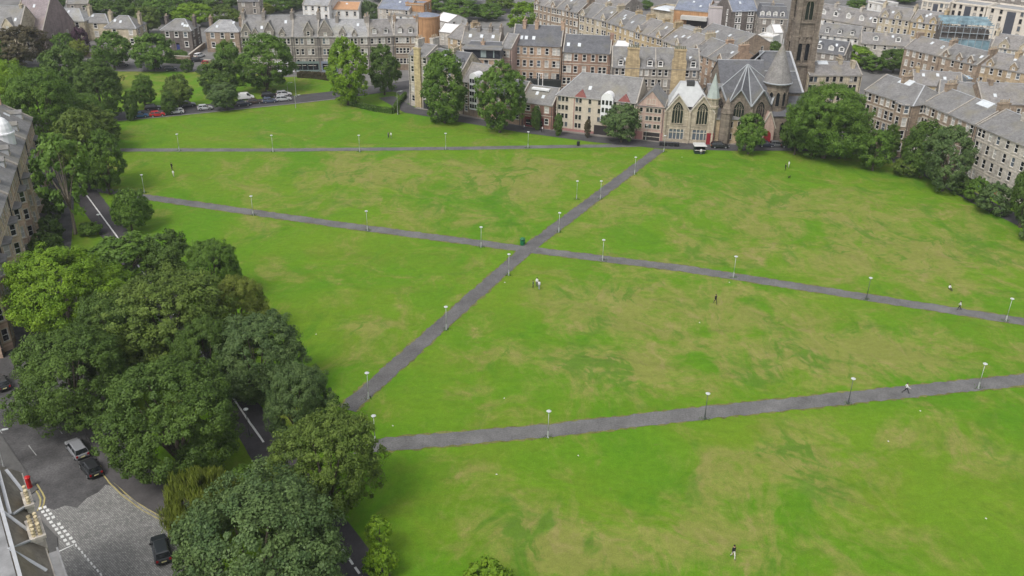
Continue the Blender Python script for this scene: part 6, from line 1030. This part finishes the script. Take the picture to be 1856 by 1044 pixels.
for k in range(7):
    g = G(1197 + k * 5.2, 264 + k * .3); T = thing('wheelie_bin', 'dark wheelie bin in the row before the twin gabled hall', 'bin', tuple(g), 0, 'wheelie bins before the twin gabled hall'); b = MB(); b.hexa([(-.26, -.28, .06), (.26, -.28, .06), (.26, .28, .06), (-.26, .28, .06)], [(-.33, -.36, 1.0), (.33, -.36, 1.0), (.33, .36, 1.0), (-.33, .36, 1.0)]); b.build('body', mat('black_bin', (.02, .022, .022), .5, 0), T); b = MB(); b.hexa([(-.35, -.4, 1.0), (.35, -.4, 1.0), (.35, .4, 1.0), (-.35, .4, 1.0)], [(-.33, -.38, 1.05), (.33, -.38, 1.05), (.33, .38, 1.12), (-.33, .38, 1.12)]); b.build('lid', mat('grey_bin_lid', (.06, .06, .065), .5, 0), T)
# --- cars
tyre_m = mat('tyre_rubber', (.018, .018, .018), .9, 0); rim_m = mat('alloy_rim', (.35, .36, .37), .35, 0, metal=.6); cglass = glassmat('car_glass', (.012, .014, .016), .06); hl_m = mat('headlight_glass', (.6, .62, .62), .15, 0); tl_m = mat('tail_light', (.30, .01, .012), .25, 0); plate_m = mat('number_plate', (.6, .58, .3), .6, 0); black_trim = mat('black_trim', (.015, .015, .015), .6, 0)
def loft(mb, rings, m=0):
    n = len(rings[0]); i = len(mb.v)
    for r_ in rings: mb.v += [tuple(p) for p in r_]
    for k in range(len(rings) - 1):
        for q in range(n): j = (q + 1) % n; mb.f.append((i + k * n + q, i + k * n + j, i + (k + 1) * n + j, i + (k + 1) * n + q)); mb.m.append(m)
    mb.f.append(tuple(i + n - 1 - q for q in range(n))); mb.f.append(tuple(i + (len(rings) - 1) * n + q for q in range(n))); mb.m += [m, m]
def car_meshes(kd):
    if kd == 'hatch': S = [(-2.05, .38, .80, .70), (-1.98, .28, .93, .80), (-1.5, .22, .97, .86), (-.2, .20, .95, .875), (.85, .20, .92, .87), (1.5, .22, .83, .85), (1.92, .27, .70, .79), (2.05, .38, .58, .68)]; cb, ct = [(-1.92, .92, .78), (1.05, .90, .80)], [(-1.5, 1.44, .60), (.28, 1.46, .62)]; Wb = 1.25
    elif kd == 'estate': S = [(-2.3, .40, .86, .72), (-2.22, .30, .97, .82), (-1.6, .23, 1.0, .89), (-.2, .22, .99, .90), (.95, .22, .97, .89), (1.7, .24, .88, .87), (2.15, .3, .74, .80), (2.28, .4, .60, .70)]; cb, ct = [(-2.2, .96, .80), (1.15, .94, .82)], [(-1.85, 1.54, .64), (.35, 1.56, .65)]; Wb = 1.38
    else: S = [(-2.35, .40, 1.1, .80), (-2.3, .30, 1.2, .90), (-1.6, .25, 1.2, .93), (-.2, .25, 1.2, .93), (1.1, .25, 1.12, .92), (1.8, .26, .98, .89), (2.25, .3, .84, .82), (2.35, .4, .65, .72)]; cb, ct = [(-2.3, 1.18, .88), (1.45, 1.08, .84)], [(-2.24, 1.92, .78), (.7, 1.90, .74)]; Wb = 1.45
    b = MB(); rings = []
    for x, z0, z1, hw in S: zm = z0 + (z1 - z0) * .55; rings.append([(x, -hw * .9, z0), (x, -hw, z0 + .12), (x, -hw, zm), (x, -hw * .965, z1 - .06), (x, -hw * .86, z1), (x, hw * .86, z1), (x, hw * .965, z1 - .06), (x, hw, zm), (x, hw, z0 + .12), (x, hw * .9, z0)])
    loft(b, rings)
    g = MB(); p = [(cb[0], ct[0]), (cb[1], ct[1])]
    Bq = [(cb[0][0], -cb[0][2], cb[0][1] - .05), (cb[1][0], -cb[1][2], cb[1][1] - .05), (cb[1][0], cb[1][2], cb[1][1] - .05), (cb[0][0], cb[0][2], cb[0][1] - .05)]; Tq = [(ct[0][0], -ct[0][2], ct[0][1]), (ct[1][0], -ct[1][2], ct[1][1]), (ct[1][0], ct[1][2], ct[1][1]), (ct[0][0], ct[0][2], ct[0][1])]; g.hexa(Bq, Tq)
    r_ = MB(); r_.hexa([(ct[0][0] - .07, -ct[0][2] - .03, ct[0][1] - .04), (ct[1][0] + .06, -ct[1][2] - .03, ct[1][1] - .04), (ct[1][0] + .06, ct[1][2] + .03, ct[1][1] - .04), (ct[0][0] - .07, ct[0][2] + .03, ct[0][1] - .04)], [(ct[0][0] + .05, -ct[0][2] + .08, ct[0][1] + .06), (ct[1][0] - .1, -ct[1][2] + .08, ct[1][1] + .06), (ct[1][0] - .1, ct[1][2] - .08, ct[1][1] + .06), (ct[0][0] + .05, ct[0][2] - .08, ct[0][1] + .06)])
    pl = MB()
    for s in (0, 3):
        sg = -1 if s == 0 else 1
        for t in ((0, .0), (.46, .4), (1, 1)) if kd != 'van' else ((0, 0), (.72, .62), (1, 1)):
            lo = Vector(Bq[s if s == 0 else 3]).lerp(Vector(Bq[1 if s == 0 else 2]), t[0]); hi = Vector(Tq[s if s == 0 else 3]).lerp(Vector(Tq[1 if s == 0 else 2]), t[1]); o = Vector((0, sg * .012, 0)); wd = Vector((.05, 0, 0)); pl.hexa([lo - wd - o, lo + wd - o, lo + wd + o * 2, lo - wd + o * 2], [hi - wd - o, hi + wd - o, hi + wd + o * 2, hi - wd + o * 2])
    if kd == 'van':
        for s in (-1, 1): pl.hexa([(-2.25, s * .86, 1.15), (.4, s * .85, 1.15), (.4, s * .90, 1.15), (-2.25, s * .91, 1.15)], [(-2.2, s * .77, 1.9), (0.1, s * .76, 1.9), (.1, s * .80, 1.9), (-2.2, s * .82, 1.9)])
    sk = MB()
    for s in (-1, 1): sk.box(-1.0, 1.0, s * .86 - .03, s * .86 + .03, .2, .3)
    sk.box(S[0][0] - .03, S[0][0] + .1, -.66, .66, .36, .52); sk.box(S[-1][0] - .1, S[-1][0] + .03, -.62, .62, .34, .5)
    for s in (-1, 1):
        for x in (-Wb, Wb): sk.hexa([(x + .4 * math.cos(t), s * .80, .36 + .4 * math.sin(t)) for t in [2 * math.pi * k / 12 for k in range(12)]], [(x + .4 * math.cos(t), s * .885, .36 + .4 * math.sin(t)) for t in [2 * math.pi * k / 12 for k in range(12)]])
    w_ = MB(); w_.hexa([(.33 * math.cos(t), -.11, .33 * math.sin(t)) for t in [2 * math.pi * k / 16 for k in range(16)]], [(.33 * math.cos(t), .11, .33 * math.sin(t)) for t in [2 * math.pi * k / 16 for k in range(16)]]); rm = MB(); rm.hexa([(.21 * math.cos(t), -.125, .21 * math.sin(t)) for t in [2 * math.pi * k / 10 for k in range(10)]], [(.21 * math.cos(t), .125, .21 * math.sin(t)) for t in [2 * math.pi * k / 10 for k in range(10)]])
    hl = MB(); hl.hexa([(0, -.2, -.07), (.08, -.2, -.06), (.08, .2, -.06), (0, .2, -.07)], [(-.12, -.19, .07), (.02, -.18, .06), (.02, .18, .06), (-.12, .19, .07)]); tl = MB(); tl.box(-.04, .05, -.12, .12, -.13, .13); np_ = MB(); np_.box(-.02, .02, -.26, .26, -.06, .06); mi = MB(); mi.box(-.09, .09, -.09, .09, -.06, .07)
    return dict(body=b.mesh('body', [None]), glass=g.mesh('window', cglass), roof=r_.mesh('roof', [None]), pillar=pl.mesh('pillar', [None]), trim=sk.mesh('trim', black_trim), tyre=w_.mesh('wheel', tyre_m), rim=rm.mesh('rim', rim_m), hl=hl.mesh('headlight', hl_m), tl=tl.mesh('tail_light', tl_m), plate=np_.mesh('number_plate', plate_m), mirror=mi.mesh('wing_mirror', black_trim), Wb=Wb, x0=S[0][0], x1=S[-1][0], zt=S[1][2], zf=S[-2][2], mx=cb[1][0] - .45, mz=cb[1][1] + .05)
CM = {k: car_meshes(k) for k in ('hatch', 'estate', 'van')}
def paint(col): return mat('car_paint_%d_%d_%d' % tuple(int(c * 999) for c in col), col, .28, 0, spec=.6)
def car(px, py, heading, kd, col, label, group='parked cars', name='parked_car', cat='car'):
    M = CM[kd]; g = G(px, py); T = thing(name, label, cat, (g.x, g.y, .055), heading, group); pm = paint(col)
    for nm, k in (('body', 'body'), ('roof', 'roof'), ('pillar', 'pillar')):
        o = link(nm, M[k], T); o.material_slots[0].link = 'OBJECT'; o.material_slots[0].material = pm
    link('window', M['glass'], T); link('trim', M['trim'], T)
    for s in (-1, 1):
        for x in (-M['Wb'], M['Wb']): q = link('wheel', M['tyre'], T, (x, s * .80, .33)); link('rim', M['rim'], q)
        link('headlight', M['hl'], T, (M['x1'] - .06, s * .56, M['zf'] - .12)); link('tail_light', M['tl'], T, (M['x0'] + .03, s * .66, M['zt'] - .18)); link('wing_mirror', M['mirror'], T, (M['mx'], s * .95, M['mz']))
    link('number_plate', M['plate'], T, (M['x0'] - .02, 0, .62))
    return T
def hd(a, b): p, q = G(*a), G(*b); return math.atan2(q.y - p.y, q.x - p.x)
hs_ = hd((215, 212), (600, 180)); WH, SV, BK, RD, BL, GY, DB = (.62, .62, .61), (.38, .39, .40), (.012, .012, .014), (.40, .012, .018), (.03, .10, .22), (.09, .095, .10), (.015, .02, .04)
for a in ((255, 213, hs_, 'hatch', BL, 'blue hatchback at the left end of the parked row'), (286, 211, hs_, 'hatch', RD, 'bright red hatchback parked left of the white one'), (320, 206, hs_ + math.pi, 'hatch', WH, 'small white hatchback parked right of the red one'), (372, 199, hs_, 'hatch', SV, 'silver hatchback parked left of the grey green round tree'), (441, 192, hs_, 'hatch', DB, 'dark blue hatchback just right of the grey green round tree'), (462, 188, hs_, 'hatch', (.05, .035, .03), 'dark brown hatchback in the lawn side row'), (489, 186, hs_, 'hatch', (.07, .09, .14), 'slate blue hatchback in the lawn side row'), (514, 183, hs_, 'estate', SV, 'silver estate at the right end of the lawn side row'),
          (278, 199, hs_, 'estate', BK, 'black estate on the far side behind the red car'), (340, 193, hs_, 'estate', GY, 'dark grey estate on the far side behind the white car'), (446, 180, hs_, 'van', WH, 'white van parked on the far side by the small green'), (488, 176, hs_, 'estate', BK, 'black estate parked between the white van and silver one'), (515, 174, hs_, 'estate', (.5, .5, .5), 'pale silver estate at the right end of the far side row'),
          (310, 128, hs_, 'hatch', DB, 'dark saloon on the upper street below the dark stone villa'), (282, 125, hs_, 'hatch', GY, 'grey hatchback on the upper street behind the broad green tree'), (222, 120, hs_, 'hatch', GY, 'grey hatchback on the upper street by the tree trunk'), (60, 106, hs_, 'hatch', DB, 'dark hatchback on the upper street by the bronze tree'), (95, 106, hs_, 'estate', BK, 'black estate on the upper street right of the bronze tree'), (362, 104, hs_ + .8, 'estate', WH, 'white car in the drive beside the dark stone villa'), (377, 118, hs_, 'hatch', RD, 'red car at the foot of the villa drive'), (358, 112, hs_, 'hatch', BK, 'black car beside the red one at the villa drive'),
          (735, 124, hs_ - .2, 'van', WH, 'white van in front of the terrace by the corner tenement'), (679, 125, hs_, 'van', WH, 'white van glimpsed left of the dark round tree'),
          (1304, 268, 0, 'estate', BK, 'black car parked beneath the sandstone turret'), (1388, 266, 0, 'hatch', DB, 'dark car before the red church porch door'), (1408, 266, 0, 'hatch', GY, 'grey car parked right of the church porch'), (1428, 267, 0, 'hatch', BK, 'black car parked right of the church porch, beside the biggest tree'), (1768, 337, hd((1700, 320), (1800, 370)), 'hatch', (.04, .10, .28), 'blue car below the pale right-hand tenement'), (1744, 330, hd((1700, 320), (1800, 370)), 'estate', WH, 'white car behind the blue one below the right tenement')): car(*a)
hn = math.atan2(-3.6, 3.2) + math.pi
car(141, 820, hn, 'estate', (.20, .205, .215), 'silver estate car parked under the dark trees in the street'); car(166, 854, hn, 'hatch', (.02, .021, .023), 'black hatchback parked close behind the silver estate car'); car(293, 1002, R(118), 'estate', (.02, .024, .028), 'dark car on the cobbles beside the grey green dome tree'); car(4, 700, R(130), 'hatch', (.03, .034, .036), 'dark car cut by the left edge of the picture')
# --- people
skin_m = mat('skin', (.42, .26, .19), .6, 0); hair_m = mat('brown_hair', (.035, .022, .015), .7, 0); shoe_m = mat('dark_shoe', (.03, .03, .03), .6, 0)
def cloth(c): return mat('cloth_%d_%d_%d' % tuple(int(q * 999) for q in c), c, .85, .12, 6)
def body_mesh(pose):
    J = dict(pel=(0, 0, .94), bel=(0, .0, 1.10), chest=(0, .01, 1.30), neck=(0, 0, 1.47), chin=(0, -.02, 1.56), head=(0, -.02, 1.65), crown=(0, -.005, 1.74))
    st_ = {'stand': .03, 'walk': .26, 'run': .42, 'sit': 0}[pose]
    for s, n in ((1, 'l'), (-1, 'r')):
        J['sh' + n] = (.17 * s, 0, 1.41); f_ = st_ * s
        if pose == 'sit': J['el' + n] = (.22 * s, -.08, 1.16); J['wr' + n] = (.14 * s, -.30, 1.05)
        else: J['el' + n] = (.23 * s, f_ * .45 + .02, 1.15); J['wr' + n] = (.23 * s, f_ * .8 - .08 - (.1 if pose == 'run' else 0), .92 + (.14 if pose == 'run' else 0))
        J['hip' + n] = (.095 * s, 0, .90)
        if pose == 'sit': J['kn' + n] = (.13 * s, -.42, 1.02); J['an' + n] = (.12 * s, -.62, .70); J['to' + n] = (.12 * s, -.78, .70)
        else: J['kn' + n] = (.10 * s, -f_ * .55 - .03, .50); J['an' + n] = (.10 * s, -f_ * 1.0 + (.12 if f_ < 0 else 0), .085 + (.12 if pose == 'run' and s < 0 else 0)); J['to' + n] = (.11 * s, -f_ * 1.0 - .15 + (.12 if f_ < 0 else 0), .045)
    rad = dict(pel=.135, bel=.125, chest=.145, neck=.058, chin=.068, head=.095, crown=.06, sh=.068, el=.046, wr=.032, hip=.092, kn=.062, an=.042, to=.038)
    ed = [('pel', 'bel'), ('bel', 'chest'), ('chest', 'neck'), ('neck', 'chin'), ('chin', 'head'), ('head', 'crown')]
    for n in 'lr': ed += [('chest', 'sh' + n), ('sh' + n, 'el' + n), ('el' + n, 'wr' + n), ('pel', 'hip' + n), ('hip' + n, 'kn' + n), ('kn' + n, 'an' + n), ('an' + n, 'to' + n)]
    nm = list(J); me = bpy.data.meshes.new('body'); me.from_pydata([J[k] for k in nm], [(nm.index(a), nm.index(b)) for a, b in ed], []); o = bpy.data.objects.new('body', me); C.objects.link(o)
    sk = o.modifiers.new('skin', 'SKIN'); o.modifiers.new('sub', 'SUBSURF').levels = 1
    for k, n in enumerate(nm):
        q = me.skin_vertices[0].data[k]; r_ = rad.get(n, rad.get(n[:-1], .05)); q.radius = (r_ * (1.25 if n in ('pel', 'chest', 'bel') else 1), r_ * (.85 if n in ('pel', 'chest', 'bel') else 1)); q.use_root = n == 'pel'
    dg = bpy.context.evaluated_depsgraph_get(); ev = bpy.data.meshes.new_from_object(o.evaluated_get(dg)); bpy.data.objects.remove(o); ev.name = 'body'
    segs = [(Vector(J[a]), Vector(J[b]), a, b) for a, b in ed]; mi = []
    for p in ev.polygons:
        c = p.center; best = None
        for a, b, na, nb in segs:
            t = max(0, min(1, (c - a).dot(b - a) / max((b - a).length_squared, 1e-6))); d = (c - a.lerp(b, t)).length
            if best is None or d < best[0]: best = (d, na, nb, t)
        _, na, nb, t = best
        if na in ('neck', 'chin', 'head'): s = 0
        elif na[:2] in ('an',): s = 3
        elif na[:3] == 'hip' or na[:2] == 'kn' or nb[:3] == 'hip': s = 2
        elif na[:2] == 'el' : s = 1 if t < .8 else 0
        elif na == 'pel' and t < .4: s = 2
        else: s = 1
        mi.append(s)
    for m in (skin_m, None, None, shoe_m): ev.materials.append(m)
    ev.polygons.foreach_set('material_index', mi); ev.polygons.foreach_set('use_smooth', [True] * len(mi)); return ev, J
hb = MB(); hb.hexa([(-.04, -.014, 0), (.04, -.014, 0), (.04, .014, 0), (-.04, .014, 0)], [(-.042, -.012, -.09), (.042, -.012, -.09), (.042, .012, -.09), (-.042, .012, -.09)])
for k, ln in enumerate((.068, .078, .074, .058)): x = -.032 + k * .0215; hb.tube([(x, 0, -.08), (x, -.006, -.08 - ln * .55), (x, -.022, -.08 - ln)], [.0095, .009, .007], 6)
hb.tube([(.038, 0, -.025), (.062, -.012, -.055), (.066, -.022, -.085)], [.012, .011, .008], 6); hand_me = hb.mesh('hand', skin_m, True)
ha = MB(); ha.lathe(0, .012, [(.098, 1.62), (.108, 1.66), (.104, 1.71), (.075, 1.755), (.02, 1.775)], 12); hair_me = ha.mesh('hair', hair_m, True)
fa = MB(); fa.hexa([(-.014, -.115, 1.615), (.014, -.115, 1.615), (.010, -.10, 1.66), (-.010, -.10, 1.66)], [(-.012, -.135, 1.617), (.012, -.135, 1.617), (.006, -.112, 1.66), (-.006, -.112, 1.66)]); fa.box(-.045, -.025, -.112, -.100, 1.648, 1.660, 1); fa.box(.025, .045, -.112, -.100, 1.648, 1.660, 1); fa.box(-.024, .024, -.103, -.093, 1.580, 1.588, 2)
for s in (-1, 1): fa.box(s * .095 - .01, s * .095 + .01, -.03, .015, 1.62, 1.67)
face_me = fa.mesh('face', [skin_m, mat('eye_dark', (.02, .015, .012), .3, 0), mat('lip', (.30, .12, .10), .6, 0)])
BM = {k: body_mesh(k) for k in ('stand', 'walk', 'run', 'sit')}
def person(px, py, face, pose, top, leg, label, h=1.78, group=None, hairc=None):
    g = G(px, py); T = thing('person', label, 'person', (g.x, g.y, -.62 * h / 1.78 if pose == 'sit' else .02), face, group); ev, J = BM[pose]; b = link('body', ev, T)
    for i, c in ((1, top), (2, leg)): b.material_slots[i].link = 'OBJECT'; b.material_slots[i].material = cloth(c)
    hr = link('hair', hair_me, T)
    if hairc: hr.material_slots[0].link = 'OBJECT'; hr.material_slots[0].material = mat('hair_%d' % int(hairc[0] * 999), hairc, .7, 0)
    link('face', face_me, T)
    for s, n in ((1, 'l'), (-1, 'r')): w_ = J['wr' + n]; hh = link('hand', hand_me, T, (w_[0], w_[1], w_[2] + .01), 0, (s, 1, 1))
    s = h / 1.78; T.scale = (s, s, s); return T
K, Wt, Gy, Nv = (.012, .012, .014), (.66, .66, .65), (.14, .14, .15), (.03, .04, .08)
person(1328, 1012, R(10), 'walk', K, (.60, .58, .54), 'person in black top and white trousers walking near the bottom edge', 1.9)
person(1296, 551, R(200), 'walk', K, K, 'person all in black walking on the dry mid lawn', 1.85)
person(966, 522, R(80), 'stand', Nv, K, 'dark clothed shorter person left of the pair in white', 1.5); person(973, 519, R(-30), 'stand', Wt, Gy, 'person in white top standing behind the other white shirted one', 1.75); person(977, 525, R(150), 'stand', (.55, .55, .58), (.25, .26, .30), 'person in pale shirt and grey trousers, frontmost of the three talking', 1.8)
person(1641, 713, R(70), 'run', Wt, K, 'person in white top and dark shorts running on the lowest path', 1.8); person(1738, 562, R(250), 'walk', (.5, .5, .5), K, 'person in pale grey top on the right part of the second path', 1.75)
person(1720, 525, R(20), 'sit', Wt, K, 'person in white top sitting on the grass at the right', 1.75); person(312, 308, R(160), 'stand', K, K, 'person in black standing on the left part of the lawn', 1.8); person(315, 321, R(-20), 'stand', Wt, (.45, .43, .38), 'person in white below the one in black, left lawn', 1.75)
person(704, 251, R(60), 'stand', Gy, Nv, 'person in grey, left of a pair on the far lawn', 1.75); person(709, 251, R(-60), 'stand', Wt, Gy, 'person in white, right of a pair on the far lawn', 1.75); person(1423, 309, R(100), 'stand', K, K, 'person in black on the lawn below the biggest tree', 1.75); person(1429, 304, R(-80), 'stand', Wt, (.4, .4, .4), 'person in white beside the one in black below the biggest tree', 1.75)
person(1270, 281, R(0), 'stand', Wt, Gy, 'person in white standing at the kiosk counter', 1.75); person(219, 206, R(90), 'walk', Wt, K, 'person in white top on the pavement left of the blue car', 1.75); person(983, 240, R(40), 'walk', Wt, K, 'person in white passing the red sandstone shop', 1.75); person(950, 236, R(220), 'walk', (.5, .5, .48), Nv, 'person in pale jacket at the red sandstone shop window', 1.7)
# dog
T = thing('dog', 'small dark dog standing on the lawn below the person in black', 'dog', tuple(G(1430, 323)), R(30)); me = bpy.data.meshes.new('body'); dj = [(0, 0, .36), (.2, 0, .37), (.36, 0, .48), (.48, 0, .54), (.58, 0, .51), (-.2, 0, .37), (-.34, 0, .42), (-.46, 0, .52)]; ed = [(0, 1), (1, 2), (2, 3), (3, 4), (0, 5), (5, 6), (6, 7)]; rr = [.10, .12, .075, .075, .035, .10, .03, .02]
for x, i in ((.2, 1), (-.22, 5)):
    for s in (-1, 1):
        k = len(dj); dj += [(x, s * .08, .24), (x + (-.04 if x < 0 else .0), s * .08, .12), (x + .01, s * .08, .02)]; ed += [(i, k), (k, k + 1), (k + 1, k + 2)]; rr += [.05, .03, .026]
me.from_pydata(dj, ed, []); o = bpy.data.objects.new('body', me); C.objects.link(o); o.modifiers.new('s', 'SKIN'); o.modifiers.new('d', 'SUBSURF').levels = 1
for k, r_ in enumerate(rr): me.skin_vertices[0].data[k].radius = (r_, r_)
me.skin_vertices[0].data[0].use_root = True; ev = bpy.data.meshes.new_from_object(o.evaluated_get(bpy.context.evaluated_depsgraph_get())); bpy.data.objects.remove(o); ev.materials.clear(); ev.materials.append(mat('dark_fur', (.025, .02, .016), .8, .2, 8)); link('body', ev, T)
ea = MB()
for s in (-1, 1): ea.hexa([(.42, s * .05, .58), (.47, s * .05, .58), (.46, s * .08, .58)], [(.42, s * .06, .66), (.43, s * .06, .66), (.43, s * .065, .66)])
ea.build('ear', mat('dark_fur', (.025, .02, .016), .8, .2, 8), T)
# white scraps on the grass
lit = MB(); lit.hexa([(-.11, -.08, 0), (.12, -.07, 0), (.1, .09, 0), (-.1, .07, 0)], [(-.07, -.04, .06), (.06, -.05, .08), (.06, .04, .06), (-.05, .04, .08)]); lit_me = lit.mesh('litter', mat('white_paper', (.5, .5, .48), .7, .05, 3))
for x, y in ((915, 512), (1322, 512), (1268, 585), (1048, 826), (1787, 940), (1610, 800), (1668, 745), (914, 722), (712, 772), (573, 606), (1236, 285), (1547, 685), (900, 860)):
    o = link('litter', lit_me, None, tuple(G(x, y) + Vector((0, 0, .02))), rnd.uniform(0, 6)); tag(o, 'white scrap of paper litter lying on the lawn', 'litter', 'white scraps scattered over the lawn')
# ================================================================== AIR: thin summer haze round everything
hz_m = bpy.data.materials.new('haze'); hz_m.use_nodes = True; _n = hz_m.node_tree; _n.nodes.remove(_n.nodes['Principled BSDF'])
pv = _n.nodes.new('ShaderNodeVolumePrincipled'); pv.inputs['Color'].default_value = (.86, .90, .95, 1); pv.inputs['Density'].default_value = .00015; pv.inputs['Anisotropy'].default_value = .2
_n.links.new(pv.outputs[0], _n.nodes['Material Output'].inputs['Volume'])
mb = MB(); mb.box(-4500, 4500, -2500, 5500, -1.5, 82); hz = mb.build('haze', hz_m); tag(hz, kind='stuff')
